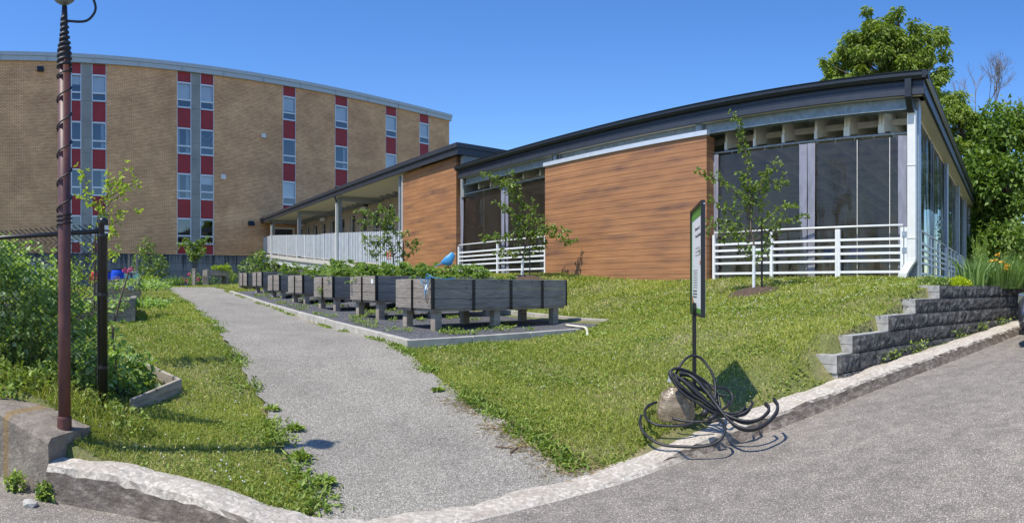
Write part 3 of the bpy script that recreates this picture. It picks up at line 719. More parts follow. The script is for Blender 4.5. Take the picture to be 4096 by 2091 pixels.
    for _ in range(85):
        t = random.uniform(0, 13); s = random.uniform(.2, 2.9); p = FR0 + FDIR * t + LDIR * s; r_ = random.uniform(.05, .22)
        n_ = int(30 * r_ / .1); a = RNG.uniform(0, 2 * pi, n_); rr = r_ * np.sqrt(RNG.uniform(0, 1, n_))
        X = p.x + rr * np.cos(a); Y = p.y + rr * np.sin(a); Z = np.maximum(zb(X, Y), H(X, Y) + .015)
        A.append(np.stack([X, Y, Z + RNG.uniform(0, .05, n_)], 1))
    for _ in range(22):
        xx = random.uniform(4.2, 11); n_ = random.randint(8, 34); X = RNG.normal(xx, .1, n_); Y = y_wall(X) - RNG.uniform(0.02, .16, n_)
        A.append(np.stack([X, Y, z_road(X) + .15 + RNG.uniform(0, .14, n_)], 1))
    q = np.concatenate(A); d = RNG.normal(size=(len(q), 3)); d[:, 2] = np.abs(d[:, 2]) * .6 + .15
    o = fol('gravel_weeds', leaf_cloud(q, .055, up=.8, aspect=.45, dirs=d, jitter=.1), M['lf_weed'])
    tag(o, 'low bright weeds sprouting from gravel below planters and block wall', 'weeds', kind='stuff')
lawn()

# ------------------------------------------------------------------ brick building
NB = -0.849; DB = 44.4
def bu(px, D=DB): return D * tan(az(px) - NB)
def bz(px, py, D=DB): return (Y0 - py) / F * D / cos(az(px) - NB)
def brick_building():
    u0 = bu(-900); u1 = bu(1797); base = 0.0
    org = ((u0 + u1) / 2, DB, base)
    W = Matrix.Rotation(-NB, 4, 'Z')
    root = thing('brick_building', 'four-storey buff brick building with red panels between its windows', 'building', W @ Vector(org), -NB)
    off = org
    Z0, ZT = 2.53, 16.45
    strips = {'A1': (284, 326), 'A2': (367, 426), 'B1': (708, 766), 'B2': (801, 856), 'C': (1131, 1184), 'D': (1340, 1392), 'E': (1543, 1587), 'F': (1678, 1717)}
    S = {k: (bu(a), bu(b)) for k, (a, b) in strips.items()}
    cuts = [(S['A1'][0], S['A2'][1]), (S['B1'][0], S['B2'][1]), S['C'], S['D'], S['E'], S['F']]
    # brick wall between the window strips
    mb = MB(); x = u0
    for a, b in cuts:
        mb.box(x, a, DB, DB + .45, Z0, ZT); x = b
    mb.box(x, u1, DB, DB + 14, Z0, ZT); mb.box(u0, u0 + .4, DB + .45, DB + 14, Z0, ZT)
    mb.box(u0 + .4, u1, DB + 13.6, DB + 14, Z0, ZT)
    mb.obj('wall', M['buff_brick'], root, off=off)
    mb = MB(); mb.box(u0, u1 - .02, DB + .03, DB + 13.9, -1.2, Z0 - .005); mb.obj('foundation', M['foundation_blocks'], root, off=off)
    # roof: slab with a two-step metal edge
    mb = MB(); mb.box(u0 - .2, u1 + .18, DB - .16, DB + 14.2, ZT, ZT + .34); mb.box(u0 - .2, u1 + .24, DB - .22, DB + 14.2, ZT + .345, ZT + .62)
    x = u0
    while x < u1: mb.box(x, x + .03, DB - .235, DB - .15, ZT + .02, ZT + .63); x += 3.4
    rf = mb.obj('roof', M['roof_metal'], root, off=off)
    mb = MB(); mb.box(u1 - 9, u1 - .6, DB + .8, DB + 10, ZT + .62, ZT + .8); mb.obj('roof_membrane', M['dirty_white'], rf, off=off)
    # rooms behind
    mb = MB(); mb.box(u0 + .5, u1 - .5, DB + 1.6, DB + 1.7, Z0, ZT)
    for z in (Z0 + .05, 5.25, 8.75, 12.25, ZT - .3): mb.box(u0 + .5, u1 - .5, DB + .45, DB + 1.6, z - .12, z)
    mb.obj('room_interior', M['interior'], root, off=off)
    # stone piers
    for a, b in ((S['A1'][1], S['A2'][0]), (S['B1'][1], S['B2'][0])):
        mb = MB(); z = Z0; k = 0
        while z < ZT - .01:
            h = min([1.75, 1.15, 1.75, .95][k % 4], ZT - z); mb.box(a + .01, b - .01, DB + .02 + .004 * (k % 2), DB + .5, z + .006, z + h - .006); z += h; k += 1
        mb.obj('stone_pier', M['limestone'], root, off=off)
    rows = [(13.75, 15.62), (10.23, 12.14), (6.8, 8.66), (3.38, 5.25)]
    panels = [(15.68, 16.43), (12.2, 13.69), (8.72, 10.17), (5.31, 6.74), (2.56, 3.32)]
    # what hangs behind the panes: key strip -> per floor
    blinds = {'A1': ['half', 'none', 'none', 'tree'], 'A2': ['blind', 'curt', 'curtr', 'tree'], 'B1': ['blind', 'curt2', 'curt2', 'tree'], 'B2': ['blind', 'stars', 'half', 'tree'],
              'C': ['blind', 'none', 'blind', None], 'D': ['blind', 'curtr', None, None], 'E': ['blind', 'blind', None, None], 'F': ['blind', None, None, None]}
    for key, (a, b) in S.items():
        for zi, (z0, z1) in enumerate(panels):
            if key in 'CDEF' and zi > 3: continue
            if key in 'EF' and zi > 2: continue
            mb = MB(); mb.box(a + .05, b - .05, DB + .06, DB + .14, z0, z1); pn = mb.obj('spandrel_panel', M['red_panel'], root, off=off)
            mb = MB(); mb.box(a + .004, a + .05, DB + .03, DB + .16, z0 - .03, z1 + .03); mb.box(b - .05, b - .004, DB + .03, DB + .16, z0 - .03, z1 + .03); mb.box(a + .05, b - .05, DB + .03, DB + .16, z0 - .03, z0)
            mb.obj('trim', M['alu'], pn, off=off)
        for fi, (z0, z1) in enumerate(rows):
            kind = blinds[key][fi]
            if kind is None: continue
            zm = z0 + .56; mb = MB(); t = .075; y0, y1 = DB + .02, DB + .17
            mb.box(a + .004, a + t, y0, y1, z0, z1); mb.box(b - t, b - .004, y0, y1, z0, z1)
            mb.box(a + t, b - t, y0, y1, z0 - .03, z0 + .05); mb.box(a + t, b - t, y0, y1, z1 - .06, z1 + .03); mb.box(a + t, b - t, y0 - .02, y1, zm - .06, zm + .06)
            mb.box(a + .004, b - .004, y0 - .05, y0, z0 - .07, z0 - .03)
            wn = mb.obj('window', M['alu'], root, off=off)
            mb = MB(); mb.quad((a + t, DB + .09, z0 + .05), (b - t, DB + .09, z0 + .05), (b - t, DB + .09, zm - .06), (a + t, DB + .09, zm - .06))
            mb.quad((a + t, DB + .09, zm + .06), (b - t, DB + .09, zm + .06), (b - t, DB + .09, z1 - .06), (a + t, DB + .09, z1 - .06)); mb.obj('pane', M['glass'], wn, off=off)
            mb = MB()
            if kind == 'blind': mb.box(a + t, b - t, DB + .22, DB + .23, zm + random.choice([.06, .06, .2]), z1)
            if kind == 'half': mb.box(a + t, b - t, DB + .22, DB + .23, zm + .62, z1)
            if mb.v: mb.obj('blind', M['blind'], wn, off=off)
            mb = MB()
            def drape(x0, x1):
                k = 7
                for i in range(k):
                    xa = x0 + (x1 - x0) * i / k; xb = x0 + (x1 - x0) * (i + 1) / k; d = .05 * (i % 2)
                    mb.quad((xa, DB + .24 + d, z0), (xb, DB + .24 + .05 - d, z0), (xb, DB + .24 + .05 - d, z1), (xa, DB + .24 + d, z1))
            if kind in ('curt', 'curt2', 'curtr'): drape(b - t - .3, b - t)
            if kind in ('curt2',): drape(a + t, a + t + .25)
            if mb.v: mb.obj('curtain', M['curtain_fabric'], wn, off=off)
            if kind == 'stars':
                mb = MB()
                for zq, dq in ((.42, .3), (1.05, .4)):
                    mb = MB(); mb.tube([(a + t + .08 + (b - a - .3) * i / 24, DB + .13, zm + zq - dq * sin(i / 24 * pi)) for i in range(25)], [.006 + .022 * (i % 3 == 0) for i in range(25)], 6)
                    mb.obj('garland', M['label_white'], wn, off=off)
    # small boxes on the wall
    for px, py, w_, h_ in ((1053, 543, .36, .34), (892, 708, .38, .36)):
        u = bu(px); z = bz(px, py); mb = MB(); mb.box(u - w_ / 2, u + w_ / 2, DB - .14, DB - .002, z - h_ / 2, z + h_ / 2)
        mb.hexa([(u - w_ / 2 - .02, DB - .2, z + h_ / 2 - .06), (u + w_ / 2 + .02, DB - .2, z + h_ / 2 - .06), (u + w_ / 2 + .02, DB - .002, z + h_ / 2), (u - w_ / 2 - .02, DB - .002, z + h_ / 2),
                 (u - w_ / 2 - .02, DB - .2, z + h_ / 2 - .02), (u + w_ / 2 + .02, DB - .2, z + h_ / 2 - .02), (u + w_ / 2 + .02, DB - .002, z + h_ / 2 + .05), (u - w_ / 2 - .02, DB - .002, z + h_ / 2 + .05)])
        mb.obj('vent_hood', M['dirty_white'], root, off=off)
    for px, py in ((161, 276), (1003, 893)):
        u = bu(px); z = bz(px, py); mb = MB(); mb.hexa([(u - .24, DB - .26, z - .2), (u + .24, DB - .26, z - .2), (u + .24, DB - .002, z - .2), (u - .24, DB - .002, z - .2),
            (u - .24, DB - .14, z + .17), (u + .24, DB - .14, z + .17), (u + .24, DB - .002, z + .19), (u - .24, DB - .002, z + .19)])
        mb.obj('wall_lamp', M['black_metal'], root, off=off)
brick_building()

# ------------------------------------------------------------------ pavilion frame of reference
PW_ = Matrix.Rotation(-NP_, 4, 'Z')
def pu(px, D): return D * tan(az(px) - NP_)
def pz(px, py, D): return (Y0 - py) / F * D / cos(az(px) - NP_)
SKX, SKY = -0.0899, .9959                         # the side walls run slightly askew
def sk(u, D0, d): return (u + SKX * d, D0 + SKY * d)

def planks(mb, p0, p1, z0, z1, y, th=.03, pitch=.17, gap=.008, topcut=None):
    """horizontal boards between two plan points"""
    a = Vector(p0); b = Vector(p1); d = (b - a).normalized(); nn = Vector((-d.y, d.x)) * th
    z = math.floor(z0 / pitch) * pitch
    while z < z1:
        za = max(z + gap / 2, z0); zb_ = min(z + pitch - gap / 2, z1)
        if zb_ - za > .01:
            mb.hexa([(a.x, a.y, za), (b.x, b.y, za), (b.x + nn.x, b.y + nn.y, za), (a.x + nn.x, a.y + nn.y, za), (a.x, a.y, zb_), (b.x, b.y, zb_), (b.x + nn.x, b.y + nn.y, zb_), (a.x + nn.x, a.y + nn.y, zb_)])
        z += pitch

def pavilion():
    uL, uR = pu(1815, 12.3), -2.83; zt = 4.50
    org = (-10, 13, .1)
    root = thing('pavilion', 'low timber-clad pavilion with dark flat roof and clear vinyl curtains', 'building', PW_ @ Vector(org), -NP_); off = org
    LEN = 18.0
    def sbox(mb, u0, u1, D0, d0, d1, z0, z1, z0b=None, z1b=None):
        a = sk(u0, D0, d0); b = sk(u1, D0, d0); c = sk(u1, D0, d1); e = sk(u0, D0, d1)
        mb.hexa([(*a, z0), (*b, z0), (*c, z0), (*e, z0), (*a, z1), (*b, z1), (*c, z1), (*e, z1)])
    # roof deck
    mb = MB(); sbox(mb, uL + .06, uR - .06, 12.36, 0, LEN, zt - .02, zt + .03)
    a, b = sk(uL + .2, 12.36, .25), sk(uR - .3, 12.36, .3); c, d = sk(uR - .5, 12.36, LEN - .3), sk(uL + .2, 12.36, LEN - .3)
    mb.hexa([(*a, zt + .03), (*b, zt + .03), (*c, zt + .03), (*d, zt + .03), (a[0], a[1], zt + .075), (b[0], b[1], zt + .085), (*c, zt + .4), (*d, zt + .4)])
    roof = mb.obj('roof', M['black_metal'], root, off=off)
    # gutter with a lip, front and side
    mb = MB()
    def gut(p, q, inx, iny):
        p = Vector(p); q = Vector(q); i = Vector((inx, iny))
        prof = [(0, 0), (.02, -.02), (.015, -.09), (.06, -.155), (.125, -.155), (.125, 0)]
        vs = []
        for s in (p, q):
            for o_, z in prof: vs.append((s.x + i.x * o_, s.y + i.y * o_, zt + z))
        k = len(prof); mb.add(vs, [(j, (j + 1) % k, k + (j + 1) % k, k + j) for j in range(k)] + [tuple(reversed(range(k))), tuple(range(k, 2 * k))])
    gut((uL, 12.3), (uR, 12.3), 0, 1); e = sk(uR, 12.3, LEN + .1); gut((uR, 12.305), e, -1, 0); e2 = sk(uL, 12.3, LEN)
    gut(e2, (uL, 12.31), 1, 0)
    mb.obj('gutter', M['black_metal'], roof, off=off)
    # fascia: dark upper band, lighter lower flange
    mb = MB(); mb.box(uL + .12, uR - .12, 12.43, 12.47, zt - .46, zt - .05); mb.obj('fascia_band', M['fascia_dark'], roof, off=off)
    mb = MB(); mb.box(uL + .12, uR - .1, 12.405, 12.43, zt - .46, zt - .34); mb.box(uL + .12, uR - .12, 12.415, 12.43, zt - .235, zt - .22)
    sbox(mb, uR - .16, uR - .12, 12.43, .041, LEN, zt - .46, zt - .05); sbox(mb, uR - .119, uR - .09, 12.43, .02, LEN, zt - .46, zt - .34)
    sbox(mb, uL + .12, uL + .16, 12.43, .041, LEN, zt - .46, zt - .05)
    mb.obj('fascia', M['fascia'], roof, off=off)
    mb = MB(); sbox(mb, uL + .17, uR - .17, 12.475, 0, .12, zt - .452, zt - .43); sbox(mb, uR - .85, uR - .17, 12.475, .5, LEN - .1, zt - .452, zt - .43); mb.obj('soffit', M['soffit'], roof, off=off)
    # steel edge beam (I-section) along the front and the side
    zb1, zb0 = 4.12, 3.77
    mb = MB(); Db = 12.56; ub0, ub1 = uL + .35, -3.36
    mb.box(ub0, ub1, Db + .05, Db + .065, zb0 + .013, zb1 - .013); mb.box(ub0, ub1, Db - .05, Db + .16, zb0, zb0 + .013); mb.box(ub0, ub1, Db - .05, Db + .16, zb1 - .013, zb1)
    for px in (2215, 2245, 2790, 2815):
        mb.box(pu(px, 12.6) - .01, pu(px, 12.6) + .01, Db - .045, Db + .05, zb0 + .013, zb1 - .013)
    for pc in (2229, 2802):
        uc = pu(pc, 12.6); mb.box(uc - .08, uc + .08, Db - .06, Db - .05, zb0 - .0, zb1)
        for s in (-1, 1):
            for k in range(4): mb.lathe([(.02, 0), (.02, .02)], (0, 0, 0), 6) if False else mb.ball((uc + s * (.17), Db + .035, zb0 + .06 + k * .075), .018, 6, 4)
    mb.obj('steel_beam', M['shaded_beam_steel'], root, off=off)
    mb = MB(); sbox(mb, -3.44, -3.36, 13.0, .16, LEN - .6, 3.98, zb1 + .15); mb.obj('side_beam', M['cream_paint'], root, off=off)
    # joists, purlins and ceiling
    for u in (-3.9, -5.02, -5.14, -6.42, -6.54, -7.75, -9.0, -10.2, -11.4, -12.6, -13.8, -15.0, -16.25, -17.5):
        pass
    for px in (2905, 3019, 3134, 3264, 3382, 3394, 3520, 3532, 1868, 1917, 1965, 2030, 2095, 2163):
        D = 12.98; u = pu(px, D); mb = MB(); zl = 3.42 if px > 2500 else 3.62
        sbox(mb, u - .03, u + .03, D, 0, LEN - 1.5, zl + .2, 4.2); mb.box(u - .035, u + .035, D - .03, D + .03, zl, zl + .2); mb.hexa([(u - .03, D + .03, zl + .04), (u + .03, D + .03, zl + .04), (u + .03, D + .6, zl + .2), (u - .03, D + .6, zl + .2), (u - .03, D + .03, 4.1), (u + .03, D + .03, 4.1), (u + .03, D + .6, 4.1), (u - .03, D + .6, 4.1)])
        mb.obj('joist', M['cream_paint'], root, off=off)
    mb = MB()
    for k in range(14): sbox(mb, uL + .6, -3.6, 13.5, k * 1.15, k * 1.15 + .07, 3.72, 3.86)
    mb.obj('purlins', M['cream_paint'], root, off=off)['kind'] = 'stuff'
    mb = MB(); sbox(mb, uL + .3, -3.4, 13.1, 0, LEN - .7, 4.22, 4.26); mb.obj('ceiling', M['cream_paint'], root, off=off)
    # floor slabs: the left bay sits a little higher
    mb = MB(); sbox(mb, -14.2, -3.0, 12.58, 0, LEN - .5, -.35, .19); sbox(mb, uL + .2, -14.21, 12.58, 0, LEN - .5, -.35, .41); mb.obj('floor_slab', M['slab'], root, off=off)
    # back wall (solid, dark) and left wall
    mb = MB(); sbox(mb, uL + .4, -5.6, 13.1, LEN - 1, LEN - .8, .2, 4.2); sbox(mb, uL + .36, uL + .42, 13.3, .1, LEN - 1, .2, 4.2); mb.obj('back_wall', M['corridor_wall'], root, off=off)
    # clad panel
    a0, a1 = pu(2183, 12.48), pu(2829, 12.48)
    mb = MB(); planks(mb, (a0, 12.45), (a1, 12.45), .17, 3.72, 0); r = (a1 + .0, 12.8)
    planks(mb, (a1 + .001, 12.451), (r[0] + .001, r[1]), .17, 3.72, 0); planks(mb, (a0 - .001, 12.8), (a0 - .001, 12.451), .17, 3.72, 0)
    cl = mb.obj('cladding_panel', M['cedar'], root, off=off)
    mb = MB(); mb.box(a0 + .04, a1 - .04, 12.49, 12.79, .1, 3.7); mb.obj('backing', M['black_paint'], cl, off=off)
    mb = MB(); mb.box(a0 - .04, a1 + .04, 12.40, 12.54, 3.725, 3.84); mb.obj('metal_cap', M['alu'], cl, off=off)
    mb = MB(); mb.box(a0 - .02, a1 + .02, 12.44, 12.82, .08, .165); mb.obj('base_flashing', M['alu'], cl, off=off)
    # corner post, downspout
    mb = MB(); mb.box(-3.36, -3.31, 12.83, 13.03, .1, 4.05); mb.box(-3.20, -3.15, 12.83, 13.03, .1, 4.05); mb.box(-3.31, -3.2, 12.92, 12.94, .1, 4.05)
    mb.box(-3.42, -3.13, 12.76, 13.06, 4.05, 4.07); mb.obj('corner_post', M['galv'], root, off=off)
    ud = pu(3650, 12.72)
    mb = MB(); mb.box(ud - .07, ud + .07, 12.33, 12.46, 3.98, 4.36); mb.hexa([(ud - .07, 12.55, 3.72), (ud + .07, 12.55, 3.72), (ud + .07, 12.75, 3.72), (ud - .07, 12.75, 3.72), (ud - .07, 12.33, 3.98), (ud + .07, 12.33, 3.98), (ud + .07, 12.47, 3.98), (ud - .07, 12.47, 3.98)])
    mb.obj('gutter_outlet', M['black_metal'], roof, off=off)
    mb = MB(); n_ = 4
    mb.box(ud - .09, ud + .09, 12.62, 12.78, .62, 3.78)
    for z in (2.6, 1.05): mb.box(ud - .094, ud + .094, 12.61, 12.784, z, z + .02)
    pts = [(ud, 12.70, .62), (ud - .01, 12.68, .56), (ud - .08, 12.62, .44), (ud - .15, 12.56, .3), (ud - .17, 12.55, .2)]
    for (p, q) in zip(pts, pts[1:]): mb.hexa([(q[0] - .09, q[1] - .08, q[2]), (q[0] + .09, q[1] - .08, q[2]), (q[0] + .09, q[1] + .08, q[2]), (q[0] - .09, q[1] + .08, q[2]), (p[0] - .09, p[1] - .08, p[2]), (p[0] + .09, p[1] - .08, p[2]), (p[0] + .09, p[1] + .08, p[2]), (p[0] - .09, p[1] + .08, p[2])])
    for k in range(12):
        q = .05 + k / 13; j = min(3, int(q * 4)); f = q * 4 - j; p, s = pts[j], pts[j + 1]; c = [p[i] + (s[i] - p[i]) * f for i in range(3)]
        mb.box(c[0] - .096, c[0] + .096, c[1] - .086, c[1] + .086, c[2] - .008, c[2] + .008)
    ds = mb.obj('downspout', M['downspout'], root, off=off)
    mb = MB(); mb.lathe([(.075 + .012 * (k % 2), .02 * k) for k in range(14)], (ud - .17, 12.55, -.06), 14); mb.obj('drain_boot', M['rubber'], ds, off=off)
    # side posts
    for d_ in (6.15, 10.55, 14.2, 17.1):
        p = sk(-3.33, 13.1, d_); mb = MB(); mb.box(p[0] - .10, p[0] + .12, p[1] - .09, p[1] + .09, .1, 3.98); mb.obj('side_post', M['galv'], root, off=off)
    mb = MB(); z0 = .4
    for (da, db) in ((6.3, 10.4), (10.4, 6.3)):
        a = sk(-3.36, 13.1, da); b = sk(-3.36, 13.1, db); mb.tube([(*a, .3), (*b, 3.8)], .012, 6)
    mb.obj('brace_rod', M['galv'], root, off=off)
    # vinyl curtains
    def sheet(p, q, z0, z1, m, wav=.012, name='curtain', parent=root, k=26, out=0.0, ph=0):
        p = Vector(p); q = Vector(q); d = (q - p); L = d.length; d = d / L; nn = Vector((-d.y, d.x)); vs = []
        rows = 10
        for j in range(rows + 1):
            zz = z0 + (z1 - z0) * j / rows; am = wav * (1.3 - .5 * j / rows)
            for i in range(k + 1):
                s = L * i / k; o_ = am * sin(s * 5.3 + ph + .6 * sin(j * .7)) + am * .6 * sin(s * 13 + j * .5) + out
                vs.append((p.x + d.x * s + nn.x * o_, p.y + d.y * s + nn.y * o_, zz))
        fs = [(j * (k + 1) + i, j * (k + 1) + i + 1, (j + 1) * (k + 1) + i + 1, (j + 1) * (k + 1) + i) for j in range(rows) for i in range(k)]
        mb = MB(); mb.add(vs, fs); return mb.obj(name, m, parent, smooth=True, off=off)
    Dc = 12.80
    def bay(pxs, zbot, ztop, borders, rod0, rod1):
        us = [pu(p, Dc) for p in pxs]
        for a, b in zip(us, us[1:]): sheet((a + .01, Dc), (b - .01, Dc), zbot, ztop, M['vinyl'], ph=a)
        for (p, q) in borders:
            sheet((pu(p, Dc), Dc - .03), (pu(q, Dc), Dc - .03), zbot - .02, ztop + .02, M['vinyl_border'], wav=.016, name='curtain_border', k=8, ph=p)
        mb = MB(); mb.tube([(rod0, Dc, ztop + .07), (rod1, Dc, ztop + .07)], .024, 8); mb.obj('curtain_rod', M['galv'], root, off=off)
        mb = MB(); u = us[0] + .1
        while u < us[-1]:
            mb = MB(); mb.tube([(u, Dc, ztop - .02), (u + .02, Dc - .02, ztop + .03), (u, Dc, ztop + .1)], .008, 5); u += .45; mb.obj('curtain_ring', M['galv'], root, off=off)
    bay([2853, 3231, 3628], .22, 3.27, [(2856, 2877), (3199, 3229), (3233, 3263), (3594, 3628)], pu(2853, Dc), pu(3638, Dc))
    bay([1842, 2022, 2188], .44, 3.44, [(1844, 1857), (2009, 2022), (2024, 2035)], pu(1838, Dc), pu(2190, Dc))
    mb = MB()
    for px, ya in ((3430, 500), (3560, 500)): mb.box(pu(px, Dc) - .006, pu(px, Dc) + .006, Dc - .022, Dc - .018, .22, 3.27)
    mb.obj('curtain_seam', M['cream_paint'], root, off=off)
    for d0, d1 in ((.25, 3.0), (3.05, 6.0), (6.35, 10.4), (10.7, 14.1), (14.4, 16.9)):
        sheet(sk(-3.33, 13.12, d0), sk(-3.33, 13.12, d1), .25, 3.9, M['vinyl_side'], name='side_curtain', ph=d0, k=30)
    for d0 in (2.55, 2.95, 5.7, 8.6, 12.6):
        sheet(sk(-3.33, 13.12, d0), sk(-3.33, 13.12, d0 + .32), .24, 3.92, M['navy_vinyl'], name='side_curtain_border', out=-.03, k=6)
    # railings
    def railing(p, q, z0, posts, ends=True, label=None, rail_r=.024, mt='white_paint', parts='railing'):
        p = Vector(p); q = Vector(q); d = (q - p).normalized()
        mb = MB(); mb.tube([(p.x, p.y, z0 + 1.13), (q.x, q.y, z0 + 1.13)], rail_r, 10)
        rl = mb.obj('railing', M[mt], root, off=off, smooth=True)
        for zz in (.84, .685, .535, .375, .13):
            mb = MB(); mb.bar((p.x, p.y, z0 + zz), (q.x, q.y, z0 + zz), .032, .055); mb.obj('bar', M[mt], rl, off=off, bevel=.005)
        for s in posts:
            c = p + (q - p) * s; mb = MB(); mb.box(c.x - .035, c.x + .035, c.y - .04, c.y + .04, z0 - .02, z0 + 1.08); mb.box(c.x - .06, c.x + .06, c.y - .05, c.y + .05, z0 - .03, z0 - .01)
            mb.obj('railing_post', M[mt], rl, off=off, bevel=.006)
        return rl
    Dr = 12.66
    def rs(px, a, b): return (pu(px, Dr) - a) / (b - a)
    a, b = pu(2857, Dr), pu(3612, Dr)
    rl = railing((a, Dr), (b, Dr), .21, [0, rs(3087, a, b), rs(3348, a, b), rs(3356, a, b), rs(3609, a, b)])
    b2 = pu(3624, Dr); mb = MB(); mb.box(b2 - .03, b2 + .035, Dr - .04, Dr + .04, .2, 1.29); mb.obj('gate_post', M['white_paint'], rl, off=off, bevel=.006)
    for zz in (.42, .80, 1.14):
        mb = MB()
        mb.box(b2 - .075, b2 - .036, Dr - .05, Dr - .041, zz - .06, zz + .06); mb.box(b2 - .028, b2 + .03, Dr - .05, Dr - .041, zz - .06, zz + .06)
        for uu in (b2 - .055, b2 + .005):
            for z_ in (-.035, .035): mb.ball((uu, Dr - .052, zz + z_), .007, 5, 3)
        mb.box(b2 - .036, b2 - .028, Dr - .056, Dr - .04, zz - .06, zz + .06); mb.obj('hinge', M['galv'], rl, off=off)
    a, b = pu(1836, Dr), pu(2184, Dr)
    railing((a, Dr), (b, Dr), .47, [0, rs(1991, a, b), .995])
    for d0, d1 in ((.6, 6.0), (6.5, 10.4), (10.8, 14.0)):
        railing(sk(-3.28, 13.1, d0), sk(-3.28, 13.1, d1), .2, [0, .33, .66, 1.0])
    # tables inside, seen dimly through the curtains
    return root
pavilion()
def inside_tables():
    def tb(u, D, rz, lab):
        q = PW_ @ Vector((u, D, .205)); t = thing('folding_table', lab, 'table', q, rz, 'tables inside the pavilion')
        mb = MB(); mb.box(-.9, .9, -.38, .38, .71, .745); mb.obj('table_top', M['table_top'], t, bevel=.008)
        for s in (-1, 1):
            mb = MB(); mb.tube([(s * .75, -.3, .71), (s * .75, -.3, 0), ], .016, 6); mb.tube([(s * .75, .3, .71), (s * .75, .3, 0)], .016, 6); mb.tube([(s * .75, -.3, .2), (s * .75, .3, .2)], .012, 6)
            mb.obj('leg', M['galv'], t)
    tb(-5.4, 15.0, -NP_ + .1, 'folding table behind the right-hand curtain of the pavilion')
    tb(-7.4, 15.6, -NP_ - .1, 'folding table behind the left half of the right-hand curtains')
    def ch(u, D, rz, lab):
        q = PW_ @ Vector((u, D, .205)); t = thing('plastic_chair', lab, 'chair', q, rz, 'blue chairs inside the pavilion')
        mb = MB(); mb.box(-.22, .22, -.22, .22, .42, .45); mb.obj('seat', M['chair_blue'], t, bevel=.01)
        mb = MB(); mb.hexa([(-.2, .2, .55), (.2, .2, .55), (.2, .225, .55), (-.2, .225, .55), (-.18, .27, .86), (.18, .27, .86), (.18, .295, .86), (-.18, .295, .86)]); mb.obj('backrest', M['chair_blue'], t, bevel=.01)
        for sx in (-1, 1):
            for sy in (-1, 1):
                mb = MB(); mb.tube([(sx * .19, sy * .19, 0), (sx * .18, sy * .18, .42)] + ([(sx * .18, .28, .8)] if sy > 0 else []), .012, 6); mb.obj('leg', M['galv'], t)
    ch(-5.9, 14.3, -NP_, 'blue chair just inside the curtain, left of its neighbour')
    ch(-5.1, 14.25, -NP_ + .2, 'blue chair just inside the curtain nearest the corner post')
    ch(-7.2, 14.8, -NP_ + 2.6, 'blue chair turned away beside the farther folding table')
inside_tables()

